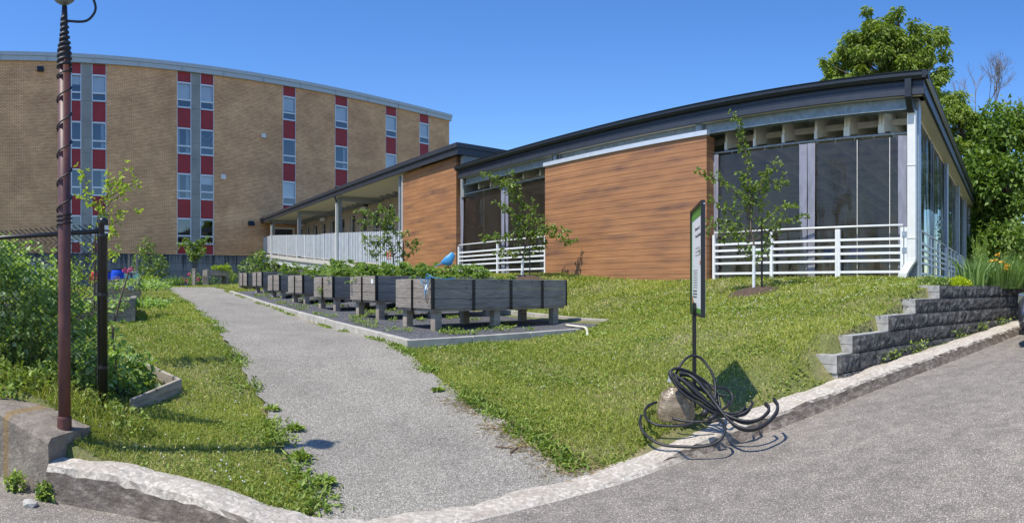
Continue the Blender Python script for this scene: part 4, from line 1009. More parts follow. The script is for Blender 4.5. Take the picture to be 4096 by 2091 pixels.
# ------------------------------------------------------------------ covered walkway
def corridor():
    org = (-30, 12.9, .5)
    root = thing('covered_walkway', 'covered walkway with long dark eave, galvanised posts and a ramp', 'building', PW_ @ Vector(org), -NP_); off = org
    uR = pu(1828, 12.35); uL = -47.6; ks = -.0055
    def ze(u): return 5.37 + ks * (u - uR)
    def sb(mb, u0, u1, D0, D1, z0, z1, f=ze):
        mb.hexa([(u0, D0, f(u0) + z0), (u1, D0, f(u1) + z0), (u1, D1, f(u1) + z0), (u0, D1, f(u0) + z0), (u0, D0, f(u0) + z1), (u1, D0, f(u1) + z1), (u1, D1, f(u1) + z1), (u0, D1, f(u0) + z1)])
    mb = MB(); sb(mb, uL, uR - .04, 12.39, 20, -.03, .0); roof = mb.obj('roof', M['black_metal'], root, off=off)
    mb = MB(); sb(mb, uL - .1, uR, 12.33, 12.385, -.16, .012); sb(mb, uL, uR - .02, 12.39, 12.45, -.42, -.03); sb(mb, uL, uR - .02, 12.37, 12.39, -.42, -.32)
    sb(mb, uR - .04, uR + .02, 12.386, 20, -.16, .012); sb(mb, uR - .06, uR - .02, 12.451, 20, -.42, -.031)
    mb.obj('gutter', M['fascia'], roof, off=off)
    mb = MB(); mb.box(uR - .3, uR - .08, 12.7, 20, 3.4, ze(uR) - .42); mb.obj('gable_wall', M['limestone'], root, off=off)
    # soffit boards
    mb = MB(); u = uL + .1
    while u < -22.6:
        sb(mb, u, u + .36, 12.46, 15.25, -.36, -.34); u += .375
    mb.obj('soffit', M['soffit'], roof, off=off)
    # clad end panel
    a0, a1 = pu(1612, 12.6), pu(1825, 12.6); mb = MB()
    z = .51
    def pl_(p0, p1, zt0, zt1):
        a = Vector(p0); b = Vector(p1); d = (b - a).normalized(); nn = Vector((-d.y, d.x)) * .03; z = .51
        while z < max(zt0, zt1) - .02:
            m0, m1 = min(z + .163, zt0), min(z + .163, zt1)
            mb.hexa([(a.x, a.y, z), (b.x, b.y, z), (b.x + nn.x, b.y + nn.y, z), (a.x + nn.x, a.y + nn.y, z), (a.x, a.y, m0), (b.x, b.y, m1), (b.x + nn.x, b.y + nn.y, m1), (a.x + nn.x, a.y + nn.y, m0)]); z += .17
    pl_((a0, 12.6), (a1, 12.6), ze(a0) - .42, ze(a1) - .42); pl_((a1 + .001, 12.601), (a1 + .001, 13.5), ze(a1) - .42, ze(a1) - .42)
    cl = mb.obj('cladding_panel', M['cedar'], root, off=off)
    mb = MB(); mb.box(a0 + .04, a1 - .04, 12.64, 13.5, .3, 4.9); mb.obj('backing', M['black_paint'], cl, off=off)
    mb = MB(); mb.box(a0 - .06, a0 - .005, 12.56, 12.66, .5, ze(a0) - .42); mb.obj('corner_trim', M['white_paint'], cl, off=off)
    # deck line: (px, y of rail top, y of deck)
    line = [(1048, 951, 1016), (1085, 941, 1019), (1190, 939, 1031), (1262, 939, 1038), (1300, 934, 1042), (1345, 931, 1047), (1450, 928, 1056), (1608, 922, 1072)]
    Dd = 12.62
    L = [(pu(p, Dd), pz(p, a, Dd), pz(p, b, Dd)) for p, a, b in line]
    mb = MB()
    for (ua, ta, ba), (ub, tb_, bb) in zip(L, L[1:]):
        mb.hexa([(ua, Dd - .12, ba - .22), (ub, Dd - .12, bb - .22), (ub, 15.6, bb - .22), (ua, 15.6, ba - .22), (ua, Dd - .12, ba), (ub, Dd - .12, bb), (ub, 15.6, bb), (ua, 15.6, ba)])
    mb.obj('ramp_slab', M['slab'], root, off=off)
    mb = MB()
    for (ua, ta, ba), (ub, tb_, bb) in zip(L, L[1:]):
        for (e0, e1, d0, d1) in ((-.25, -.225, -.1, .08), (-.62, -.25, -.02, 0), (-.645, -.62, -.1, .08)):
            mb.hexa([(ua, Dd + d0, ba + e0), (ub, Dd + d0, bb + e0), (ub, Dd + d1, bb + e0), (ua, Dd + d1, ba + e0), (ua, Dd + d0, ba + e1), (ub, Dd + d0, bb + e1), (ub, Dd + d1, bb + e1), (ua, Dd + d1, ba + e1)])
    mb.obj('ramp_beam', M['galv_light'], root, off=off)
    # corrugated screen: pale ribs over a sheet coloured like their shade
    for si, ((ua, ta, ba), (ub, tb_, bb)) in enumerate(zip(L, L[1:])):
        mb = MB(); mb.hexa([(ua, Dd + .0, ba + .1), (ub, Dd + .0, bb + .1), (ub, Dd + .01, bb + .1), (ua, Dd + .01, ba + .1), (ua, Dd + .0, ta - .02), (ub, Dd + .0, tb_ - .02), (ub, Dd + .01, tb_ - .02), (ua, Dd + .01, ta - .02)])
        o = mb.obj('screen_sheet', M['groove_shade'], root, off=off)
        mb = MB(); n_ = max(2, int((ub - ua) / .21))
        for i in range(n_):
            u = ua + (ub - ua) * (i + .2) / n_; t = (u - ua) / (ub - ua); mb.hexa([(u, Dd - .014, ba + (bb - ba) * t + .1), (u + .085, Dd - .014, ba + (bb - ba) * t + .1), (u + .10, Dd - .002, ba + (bb - ba) * t + .1), (u - .015, Dd - .002, ba + (bb - ba) * t + .1), (u, Dd - .014, ta + (tb_ - ta) * t), (u + .085, Dd - .014, ta + (tb_ - ta) * t), (u + .1, Dd - .002, ta + (tb_ - ta) * t), (u - .015, Dd - .002, ta + (tb_ - ta) * t)])
        q = mb.obj('screen_ribs', M['galv_light'], o, off=off); q['kind'] = 'stuff'
        k = max(1, round((ub - ua) / 2.2))
        for i in range(k):
            t = i / k; u = ua + (ub - ua) * t; mb = MB(); mb.box(u - .03, u + .03, Dd - .09, Dd - .045, ba + (bb - ba) * t, ta + (tb_ - ta) * t)
            mb.obj('screen_post', M['white_paint'], o, off=off)
    # posts and downspouts
    for p0, p1 in ((1049, 1056), (1089, 1097), (1191, 1203), (1352, 1363), (1603, 1608)):
        D = 12.75; a, b = pu(p0, D), pu(p1, D); zz = ze(a) - .42; c = (a + b) / 2; w_ = .1
        mb = MB(); mb.box(c - w_, c + w_, D - .1, D - .085, .4, zz); mb.box(c - w_, c + w_, D + .085, D + .1, .4, zz); mb.box(c - .012, c + .012, D - .085, D + .085, .4, zz)
        mb.obj('post', M['galv'], root, off=off)
    for p in (1085, 1345):
        c = pu(p, 12.5); mb = MB(); mb.box(c - .05, c + .05, 12.47, 12.57, .5, ze(c) - .75)
        ds = mb.obj('downspout', M['downspout'], root, off=off)
        mb = MB(); mb.tube([(c, 12.4, ze(c) - .2), (c, 12.42, ze(c) - .45), (c, 12.5, ze(c) - .65), (c, 12.52, ze(c) - .85)], .055, 8); mb.obj('outlet', M['black_metal'], ds, off=off)
    # cross beams and back wall with narrow windows
    for p in (1093, 1197, 1357):
        c = pu(p, 12.75); mb = MB(); mb.box(c - .09, c + .09, 12.86, 15.3, ze(c) - .62, ze(c) - .4); mb.obj('cross_beam', M['galv'], root, off=off)
    mb = MB()
    u = uL + .3
    while u < -20.4:
        mb.box(u, u + .09, 14.7, 15.3, ze(u) - .52, ze(u) - .375); u += .8
    mb.obj('joists', M['galv'], root, off=off)
    mb = MB(); Dw = 15.35; u = uL; wins = []
    while u < -20.0:
        mb.box(u, u + .95, Dw, Dw + .25, .6, ze(u) - .36); wins.append((u + .95, min(u + 1.75, -20.0))); u += 1.75
    for a, b in wins: mb.box(a, b, Dw, Dw + .25, .6, ze(a) - 2.75); mb.box(a, b, Dw, Dw + .25, ze(a) - .85, ze(a) - .36)
    mb.obj('back_wall', M['corridor_wall'], root, off=off)
    for a, b in wins:
        z0, z1 = ze(a) - 2.75, ze(a) - .85; mb = MB(); y0, y1 = Dw + .08, Dw + .16
        mb.box(a, a + .05, y0, y1, z0, z1); mb.box(b - .05, b, y0, y1, z0, z1); mb.box(a + .05, b - .05, y0, y1, z0, z0 + .05); mb.box(a + .05, b - .05, y0, y1, z1 - .05, z1); mb.box(a + .05, b - .05, y0, y1, z0 + .7, z0 + .75)
        wn = mb.obj('window', M['alu'], root, off=off); mb = MB(); mb.quad((a + .05, Dw + .12, z0 + .05), (b - .05, Dw + .12, z0 + .05), (b - .05, Dw + .12, z1 - .05), (a + .05, Dw + .12, z1 - .05)); mb.obj('pane', M['glass'], wn, off=off)
    mb = MB(); mb.box(uL, -20, Dw + .9, Dw + 1, .6, 5.1); mb.obj('room_interior', M['interior'], root, off=off)
    for p, y in ((1452, 835), (1291, 876), (1208, 898)):
        D = 15.2; c = pu(p, D); z = pz(p, y, D); mb = MB(); mb.box(c - .35, c + .35, D - .1, D + .14, z - .12, z + .12); lp = mb.obj('wall_light', M['dirty_white'], root, off=off, bevel=.04)
        mb = MB(); mb.box(c + .1, c + .42, D - .02, D + .14, z + .12, z + .3); mb.obj('bracket', M['black_metal'], lp, off=off)
    # doorway in the brick at the far end
    mb = MB(); q = -46.6; mb.box(q, q + .1, 12.9, 15.3, 2.0, 5.0); mb.obj('end_wall', M['buff_brick'], root, off=off)
    mb = MB(); q = -46.5; z0 = 2.4
    mb.box(q, q + .12, 13.1, 13.22, z0, 4.75); mb.box(q, q + .12, 14.8, 14.92, z0, 4.75); mb.box(q, q + .12, 13.22, 14.8, 4.63, 4.75); mb.box(q, q + .12, 13.22, 14.8, 3.95, 4.05); dr = mb.obj('door_frame', M['white_paint'], root, off=off)
    mb = MB(); mb.box(q + .02, q + .06, 13.22, 14.8, 2.45, 3.95); mb.obj('door', M['dirty_white'], dr, off=off)
    mb = MB(); mb.box(q + .07, q + .08, 13.4, 14.6, 3.0, 3.85); mb.box(q + .07, q + .08, 13.3, 14.7, 4.08, 4.6); mb.obj('pane', M['interior'], dr, off=off)
corridor()

# ------------------------------------------------------------------ retaining wall of split-face blocks
def block_wall():
    x0, y0 = WALL[0]; zt = .035; ch = .206
    root = thing('block_wall', 'charcoal split-face block wall stepping down to the driveway kerb', 'wall', (5.7, 7.15, -1.0)); off = (5.7, 7.15, -1.0)
    A = [0]
    for a, b in zip(WALL, WALL[1:]): A.append(A[-1] + hypot(b[0] - a[0], b[1] - a[1]))
    wx = [p[0] for p in WALL]; wy = [p[1] for p in WALL]
    def at(s): return Vector((float(np.interp(s, A, wx)), float(np.interp(s, A, wy))))
    # left end of every course (distance along the wall), top course first, from the picture
    def s_of(px, py, z):
        best = min((abs(atan2(at(s / 50).x, at(s / 50).y) - az(px)), s / 50) for s in range(0, 1000)); return best[1]
    ends = [s_of(3757, 0, 0), s_of(3660, 0, 0), s_of(3553, 0, 0), s_of(3408, 0, 0), s_of(3345, 0, 0)]
    TH = .40
    for ci in range(6):
        z1 = zt - ci * ch; s = ends[min(ci, 4)]; first = True; k = 0
        if ci == 5: s = ends[4] + .02
        ofs = .0
        while s < 13.5:
            L = (.24 if ci % 2 else .40) if first else random.choice([.36, .40, .44])
            e = s + L; p = at(s + .003); q = at(e - .003); d = (q - p).normalized(); nn = Vector((-d.y, d.x))
            b = ci * .016
            if z1 - ch < float(z_road(p.x)) - .25: break
            # rough front face as a displaced grid
            nu, nv = 8, 4; mb = MB(); vs = []
            for j in range(nv + 1):
                for i in range(nu + 1):
                    c = p + d * ((q - p).length * i / nu); edge = (i in (0, nu)) or (j in (0, nv))
                    o_ = 0 if edge else -random.uniform(.006, .032)
                    vs.append((c.x - nn.x * (b - o_ * -1) if False else c.x + nn.x * (o_ - b), c.y + nn.y * (o_ - b), z1 - ch + .004 + (ch - .008) * j / nv))
            fs = [(j * (nu + 1) + i, j * (nu + 1) + i + 1, (j + 1) * (nu + 1) + i + 1, (j + 1) * (nu + 1) + i) for j in range(nv) for i in range(nu)]
            m_ = len(vs); za, zb2 = z1 - ch + .004, z1 - .004
            a1, b1 = p + nn * (TH - b), q + nn * (TH - b)
            vs += [(a1.x, a1.y, za), (b1.x, b1.y, za), (b1.x, b1.y, zb2), (a1.x, a1.y, zb2)]
            top = [nv * (nu + 1) + i for i in range(nu + 1)]
            fs += [tuple(top + [m_ + 2, m_ + 3]), (m_ + 1, m_, m_ + 3, m_ + 2), tuple([j * (nu + 1) for j in range(nv, -1, -1)] + [m_, m_ + 3]), tuple([j * (nu + 1) + nu for j in range(nv + 1)] + [m_ + 2, m_ + 1])]
            mb.add(vs, fs)
            if first:
                # the pale saw-cut end block, split by a joint
                o = mb.obj('block', M['split_block'], root, off=off)
                mb = MB(); h2 = ch / 2
                for (zz0, zz1) in ((z1 - ch + .004, z1 - h2 - .003), (z1 - h2 + .003, z1 + .001)):
                    c0 = p - d * .012; c1 = p + d * .25
                    mb.hexa([(c0.x + nn.x * .02, c0.y + nn.y * .02, zz0), (p.x + nn.x * .0, p.y + nn.y * .0, zz0), (p.x + nn.x * TH, p.y + nn.y * TH, zz0), (c0.x + nn.x * (TH + .004), c0.y + nn.y * (TH + .004), zz0),
                             (c0.x + nn.x * .02, c0.y + nn.y * .02, zz1), (p.x + nn.x * .0, p.y + nn.y * .0, zz1), (p.x + nn.x * TH, p.y + nn.y * TH, zz1), (c0.x + nn.x * (TH + .004), c0.y + nn.y * (TH + .004), zz1)])
                mb.obj('smooth_end', M['smooth_block'], o, off=off)
                if ci < 5:
                    nx = ends[min(ci - 1, 3)] if ci else 14
                    c1 = at(min(nx - .02, 14)) if ci else at(s + 5.8); mb = MB()
                    if ci:
                        mb.hexa([(p.x, p.y, z1 - .003), (c1.x, c1.y, z1 - .003), (c1.x + nn.x * TH, c1.y + nn.y * TH, z1 - .003), (p.x + nn.x * TH, p.y + nn.y * TH, z1 - .003),
                                 (p.x, p.y, z1 + .004), (c1.x, c1.y, z1 + .004), (c1.x + nn.x * TH, c1.y + nn.y * TH, z1 + .004), (p.x + nn.x * TH, p.y + nn.y * TH, z1 + .004)])
                        mb.obj('block_top', M['smooth_block'], o, off=off)
                first = False
            elif s < 9: mb.obj('block', M['split_block'], root, off=off)
            else: mb.obj('block', M['split_block'], root, off=off)
            s = e
block_wall()

# ------------------------------------------------------------------ left retaining wall, pole, black fence
def left_wall():
    off = (-3.6, 3.5, -1.5)
    mb = MB(); pts = [(-3.06, 3.24), (-3.70, 3.35), (-6, 3.22), (-14, 3.0)]; bk = [(-3.06, 3.78), (-3.70, 3.95), (-6, 3.85), (-14, 3.65)]
    P_ = [];
    nseg = 16; rows = []
    A = resample(pts, .12); 
    for i, (x, y) in enumerate(A):
        zt = np.interp(x, [-14, -6, -3.7, -3.06], [-.87, -.93, -1.0, -1.095]); r_ = lambda a: random.uniform(-a, a)
        col = [(x, y + r_(.006), -1.8), (x, y + r_(.008), -1.45), (x, y + r_(.01), -1.25), (x, y + r_(.01) + .004, zt - .045), (x + r_(.004), y + .03 + r_(.008), zt - .008 + r_(.004)), (x, y + .12, zt + r_(.004)), (x, y + .48, zt + r_(.004)), (x, y + .52, -1.8)]
        rows.append(col)
    k = len(rows[0]); n = len(rows); mb.add([p for r in rows for p in r], [(i * k + q, i * k + q + 1, (i + 1) * k + q + 1, (i + 1) * k + q) for i in range(n - 1) for q in range(k - 1)] + [tuple(reversed(range(k))), tuple(range((n - 1) * k, n * k))])
    o = mb.obj('retaining_wall', M['old_wall'], off=off); o.location = off
    tag(o, 'low stained concrete retaining wall with a yellow mark, under the rusty pole', 'wall')
left_wall()

def pole():
    b = Pz(258, 4.72, -1.10); t = thing('rusty_pole', 'rusty red steel pole wrapped in black cable on the retaining wall', 'pole', b)
    R = .049
    mb = MB(); mb.lathe([(R, 0), (R, .8), (R * 1.012, .81), (R * 1.0, .83), (R, 1.2), (R, 2.92)], n=24); mb.obj('pipe', M['rust'], t, smooth=True)
    mb = MB(); mb.lathe([(R * 1.16, -.02), (R * 1.16, .095), (R * 1.08, .11), (R * 1.0, .112)], n=24); mb.obj('collar', M['rust'], t)
    # cable spiralling up
    tops = [1.62, 1.66, 1.69, 1.88, 2.10, 2.32, 2.54, 2.70, 2.78]
    pts = [(-R * 1.12 * .98, -R * .3, 1.28), (-R * 1.15, -R * .2, 1.45)]
    zs = [1.58, 1.615, 1.645, 1.68, 1.88, 2.10, 2.31, 2.53, 2.72, 2.80, 2.83]
    a = pi + .2
    for i in range(len(zs) - 1):
        for k in range(14):
            q = k / 14; z = zs[i] + (zs[i + 1] - zs[i]) * q; an = a + 2 * pi * (i + q); pts.append(((R + .009) * cos(an), (R + .009) * sin(an), z))
    mb = MB(); mb.tube(pts, .0065, 6); mb.obj('cable_wrap', M['rubber'], t, smooth=True)
    mb = MB(); zc = 2.78
    pts = [];
    for k in range(130):
        q = k / 129; z = zc + q * .40; an = k * 2 * pi / 13; rr = R * (1.12 - .1 * q if q < .35 else 1.08 - 1.5 * (q - .35)) if q < .7 else R * (.55 - .3 * (q - .7)); rr += random.uniform(-.003, .004); pts.append((rr * cos(an) * .9, rr * sin(an) * .9, z))
    mb.tube(pts, .0125, 6); mb.lathe([(R * .98, 2.76), (R * 1.05, 2.9), (R * .55, 3.02), (R * .5, 3.2), (R * .42, 3.27)], n=12); mb.obj('tape_bundle', M['rubber'], t, smooth=True)
    mb = MB(); mb.ball((0.0, 0, 3.385), .105, 20, 12, (1, 1, .95)); mb.lathe([(.05, 3.47), (.05, 3.53)], n=14); mb.obj('lamp_globe', mat('grey_enamel', (.2, .22, .22), .45, .3, var=.2, scale=20), t, smooth=True)
    rt = Vector((cos(az(258)), -sin(az(258)), 0))
    mb = MB(); pts = [rt * .02 + Vector((0, 0, 3.155)), rt * .13 + Vector((0, 0, 3.15)), rt * .19 + Vector((0, 0, 3.17)), rt * .235 + Vector((0, 0, 3.23)), rt * .235 + Vector((0, 0, 3.29)), rt * .20 + Vector((0, 0, 3.36)), rt * .12 + Vector((0, 0, 3.43)), rt * .03 + Vector((0, 0, 3.5))]
    mb.tube(spline(pts, 6), .010, 8); mb.obj('supply_cable', M['rubber'], t, smooth=True)
pole()

FA = Vector((Pz(412, 5.3, 0).x, Pz(412, 5.3, 0).y)); FB = Vector((Pz(-5, 6.05, 0).x, Pz(-5, 6.05, 0).y)); FDV = (FB - FA).normalized()
def fence():
    zb = -1.12; t = thing('chain_link_fence', 'black chain-link fence with a stout end post beside the rusty pole', 'fence', (FA.x, FA.y, zb))
    off = (FA.x, FA.y, zb); L = 3.2
    mb = MB(); mb.lathe([(.041, -.1), (.041, 1.66), (.045, 1.665), (.045, 1.70), (.034, 1.72), (.012, 1.727)], (FA.x, FA.y, zb), 20); post = mb.obj('end_post', M['black_paint'], t, smooth=True, off=off)
    mb = MB()
    for z in (.42, 1.05, 1.56): mb.lathe([(.0455, z), (.0455, z + .025)], (FA.x, FA.y, zb), 20)
    p = FA + FDV * .055; mb.box(p.x - .006, p.x + .006, p.y - .004, p.y + .004, zb + .1, zb + 1.64)
    mb.obj('tension_band', M['black_paint'], post, off=off)
    rt = Vector((cos(az(412)), -sin(az(412)))); fw = Vector((-sin(az(412)), -cos(az(412)))); c = FA + fw * .030 + rt * .020
    mb = MB(); s = .024
    d = (rt * .8 + fw * -.35).normalized(); q = FA + (fw * .7 + rt * .7).normalized() * .0435
    d = Vector((-(q - FA).y, (q - FA).x)).normalized()
    mb.quad((q.x - d.x * s, q.y - d.y * s, zb + 1.585), (q.x + d.x * s, q.y + d.y * s, zb + 1.585), (q.x + d.x * s, q.y + d.y * s, zb + 1.655), (q.x - d.x * s, q.y - d.y * s, zb + 1.655))
    lb = mb.obj('label', M['label_white'], post, off=off)
    n2 = Vector((q - FA)).normalized() * .0015; mb = MB(); mb.quad((q.x + n2.x - d.x * s, q.y + n2.y - d.y * s, zb + 1.602), (q.x + n2.x + d.x * s, q.y + n2.y + d.y * s, zb + 1.602), (q.x + n2.x + d.x * s, q.y + n2.y + d.y * s, zb + 1.617), (q.x + n2.x - d.x * s, q.y + n2.y - d.y * s, zb + 1.617))
    mb.obj('label_print', M['print_black'], lb, off=off)
    e = FA + FDV * L; mb = MB(); mb.tube([(FA.x, FA.y, zb + 1.61), (e.x, e.y, zb + 1.61)], .021, 12); mb.obj('top_rail', M['black_paint'], t, smooth=True, off=off)
    # woven mesh: zigzag wires
    mb = MB(); nn = Vector((-FDV.y, FDV.x)); pit = .062; n = int((L - .08) / pit); h0, h1 = .03, 1.71; half = pit * 1.0
    for i in range(n):
        x0 = .07 + i * pit; z = h0; k = 0; pts = []
        while z < h1 + .001:
            xx = x0 + (pit * 1.02 if k % 2 else -.002); o_ = .006 if k % 2 else -.006
            pts.append((FA.x + FDV.x * xx + nn.x * o_, FA.y + FDV.y * xx + nn.y * o_, zb + z)); z += .047; k += 1
        mb.tube(pts, .0058, 4, cap=False)
    mb.obj('wire_mesh', M['black_paint'], t, smooth=True, off=off)
    p = FA + FDV * 3.0; mb = MB(); mb.lathe([(.03, -.1), (.03, 1.62)], (p.x, p.y, zb), 14); mb.obj('line_post', M['black_paint'], t, off=off)
    # low distant fence across the garden
    a = Vector((Pz(-60, 15, 0).x, Pz(-60, 15, 0).y)); b = Vector((Pz(250, 23, 0).x, Pz(250, 23, 0).y)); dd = (b - a); z0 = -.35
    t2 = thing('garden_fence', 'distant low black chain-link fence across the garden', 'fence', (a.x, a.y, z0)); off2 = (a.x, a.y, z0)
    mb = MB(); mb.tube([(a.x, a.y, z0 + 1.15), (b.x, b.y, z0 + 1.25)], .03, 8); mb.obj('top_rail', M['galv'], t2, off=off2)
    for k in range(6):
        q = a + dd * k / 5; mb = MB(); mb.tube([(q.x, q.y, z0 - .3), (q.x, q.y, z0 + 1.2)], .035, 8); mb.obj('post', M['black_paint'], t2, off=off2)
    mb = MB(); n = 110
    for k in range(n):
        q = a + dd * k / n; s = a + dd * min(1, (k + 8) / n); mb.tube([(q.x, q.y, z0), (s.x, s.y, z0 + 1.15)], .006, 3, cap=False); mb.tube([(s.x, s.y, z0), (q.x, q.y, z0 + 1.15)], .006, 3, cap=False)
    mb.obj('wire_mesh', M['galv'], t2, off=off2)
fence()

# ------------------------------------------------------------------ raised planters on legs
BW, BL, BH = 1.15, 2.95, .48
def make_planter():
    t = thing('raised_planter', 'x', 'planter', (0, 0, 0), 0, 'timber planters on legs in a row on dark gravel')
    # local: corner at origin, x along the long side, y along the short side; z=0 at leg foot
    z0, z1 = .33, .81; bh = (z1 - z0) / 3
    for nm, (xa, xb, ya, yb) in (('long_side', (0, BL, 0, .04)), ('long_side', (0, BL, BW - .04, BW)), ('short_side', (-.001, .04, .041, BW - .041)), ('short_side', (BL - .04, BL + .001, .041, BW - .041))):
        mb = MB()
        for k in range(3): mb.box(xa, xb, ya, yb, z0 + k * bh + .003, z0 + (k + 1) * bh - .003)
        mb.obj(nm, M['grey_timber'], t, bevel=.004)
    mb = MB(); mb.box(.05, BL - .05, .05, BW - .05, z1 - .14, z1 - .05); mb.obj('soil', M['soil'], t)
    mb = MB(); mb.box(.03, BL - .03, .03, BW - .03, z0 - .04, z0 + .01); mb.obj('floor', M['post_timber'], t)
    # metal straps with bolts
    def strap(x, y, ax):
        mb = MB()
        if ax == 'x': mb.box(x - .028, x + .028, y - .012, y, z0 - .04, z1 - .015); mb.box(x - .028, x - .022, y - .035, y - .012, z0 - .04, z1 - .015)
        else: mb.box(x - .012, x, y - .028, y + .028, z0 - .04, z1 - .015); mb.box(x - .035, x - .012, y - .028, y - .022, z0 - .04, z1 - .015)
        s = mb.obj('strap', M['black_paint'], t)
        for k in range(6):
            mb = MB(); zz = z0 + .04 + k * .075
            if ax == 'x': mb.ball((x + .004, y - .014, zz), .006, 6, 4)
            else: mb.ball((x - .014, y + .004, zz), .006, 6, 4)
            mb.obj('bolt', M['galv'], s)
    for x in (BL * .27, BL * .54, BL * .79): strap(x, -.001, 'x')
    strap(-.002, BW * .52, 'y')
    mb = MB(); mb.box(-.012, .0, -.006, .035, z0, z1); mb.box(-.012, .035, -.012, -.001, z0, z1); mb.obj('corner_plate', M['black_paint'], t)
    mb = MB(); mb.box(BL, BL + .01, -.006, .03, z0, z1); mb.box(BL - .02, BL + .01, -.01, -.001, z0, z1); mb.obj('corner_plate', M['black_paint'], t)
    for x in (.16, BL * .46, BL * .82, BL - .2) :
        for y in (.14, BW - .14):
            if x == BL * .82: continue
            mb = MB(); mb.box(x - .065, x + .065, y - .065, y + .065, -.15, z0 - .04); mb.obj('leg', M['post_timber'], t, bevel=.006)
    return t
def copy_tree(o, parent=None):
    c = o.copy(); COL.objects.link(c)
    if parent is not None: c.parent = parent
    for ch in o.children: copy_tree(ch, c)
    return c
NBX = 0.862
planter_spots = [(1730, 1322, 9.5), (1505, 1273, 11.6), (1332, 1249, 13.8), (1211, 1223, 16.1), (1118, 1206, 18.4), (1048, 1182, 20.8), (989, 1177, 23.2)]
labels = ['nearest timber planter on legs, long side toward the lawn, blue twine on its corner', 'second timber planter from the lawn, white sticker on its end and notched underside',
          'third timber planter in the row, a grass tuft hanging on its end boards', 'fourth timber planter in the row, beside the bent white hoop', 'fifth timber planter in the row, next beyond the bent white hoop',
          'sixth timber planter in the row, second from the tall-legged tables', 'farthest timber planter in the row, beside the tall-legged planting table']
proto = make_planter(); PLANTERS = []
for i, ((px, py, rho), lab) in enumerate(zip(planter_spots, labels)):
    o = proto if i == 0 else copy_tree(proto)
    z = (Y0 - py) / F * rho; v = Pz(px, rho, z); o.location = v; o.rotation_euler = (0, 0, pi / 2 - NBX); o['label'] = lab; PLANTERS.append(o)
def pl_pt(i, x, y, z):
    o = PLANTERS[i]; a = pi / 2 - NBX; return Vector((o.location.x + x * cos(a) - y * sin(a), o.location.y + x * sin(a) + y * cos(a), o.location.z + z))

def planter_plants():
    def compound(c, n, size):
        """tomato-like plant: stems with compound leaves"""
        parts = []; c = np.array(c); pts = []; dirs = []
        for _ in range(n):
            a = random.uniform(0, 2 * pi); e = random.uniform(.15, 1.2); L = random.uniform(.4, 1) * size; d0 = np.array([cos(a) * cos(e), sin(a) * cos(e), sin(e)])
            st = c + np.array([random.gauss(0, .03), random.gauss(0, .03), 0]); 
            for k in range(9):
                q = .25 + .75 * k / 8; p = st + d0 * L * q; p[2] -= .3 * L * q * q
                for s in (-1, 1):
                    sd = np.array([-sin(a), cos(a), 0]) * s * .9 + d0 * .4 + np.array([0, 0, -.25]); pts.append(p); dirs.append(sd)
        return np.array(pts), np.array(dirs)
    specs = []
    descr = [('leafy green seedlings and tomato plants in the nearest planter', .17, .15), ('low mixed greens filling the second planter', .40, .3), ('feathery tomato leaves filling the third planter', .50, .38),
             ('bushy tomato plants in the fourth planter, under the dark bird', .42, .32), ('leafy plants in the fifth planter of the row', .5, .36), ('small green plants in the sixth planter of the row', .2, .16), ('sparse greens in the farthest planter of the row', .18, .16)]
    for i, (lab, hgt, sz) in enumerate(descr):
        P_, D_ = [], []
        nplants = [26, 44, 44, 40, 34, 10, 8][i]
        for _ in range(nplants):
            x = random.uniform(.12, BL - .12); y = random.uniform(.12, BW - .12); h = hgt * random.uniform(.5, 1.15)
            if i == 0 and x > 2.2: h *= .5
            if i == 3 and x < .7: h *= .5
            c = pl_pt(i, x, y, .68); 
            for lv in range(3):
                p, d = compound((c.x, c.y, c.z + h * lv / 2.6), 5, sz * (1.1 - .25 * lv)); P_.append(p); D_.append(d)
        if i == 0:
            for (x, y) in ((.25, .7), (1.2, .35), (.75, .8)):
                c = pl_pt(0, x, y, .7)
                for lv in range(5): p, d = compound((c.x, c.y, c.z + .07 * lv), 5, .17); P_.append(p); D_.append(d)
        p = np.concatenate(P_); d = np.concatenate(D_); off = pl_pt(i, BL / 2, BW / 2, .67)
        V = leaf_cloud(p, .062 if i else .055, up=.5, aspect=.5, dirs=d, jitter=.25)
        o = fol('planter_plants', V, M['lf_tomato'], off=off); o.location = off; tag(o, lab, 'plants', 'plants growing in the timber planters')
        # ground cover inside the box
        n_ = 900; q = np.array([pl_pt(i, random.uniform(.06, BL - .06), random.uniform(.06, BW - .06), .70 + random.uniform(0, .06)) for _ in range(n_)]) - np.array(off)
        V2, F2, R2 = leaf_cloud(q, .05, up=1, aspect=.5); fol('low_leaves', (V2, F2, R2), M['lf_weed'], o)
planter_plants()

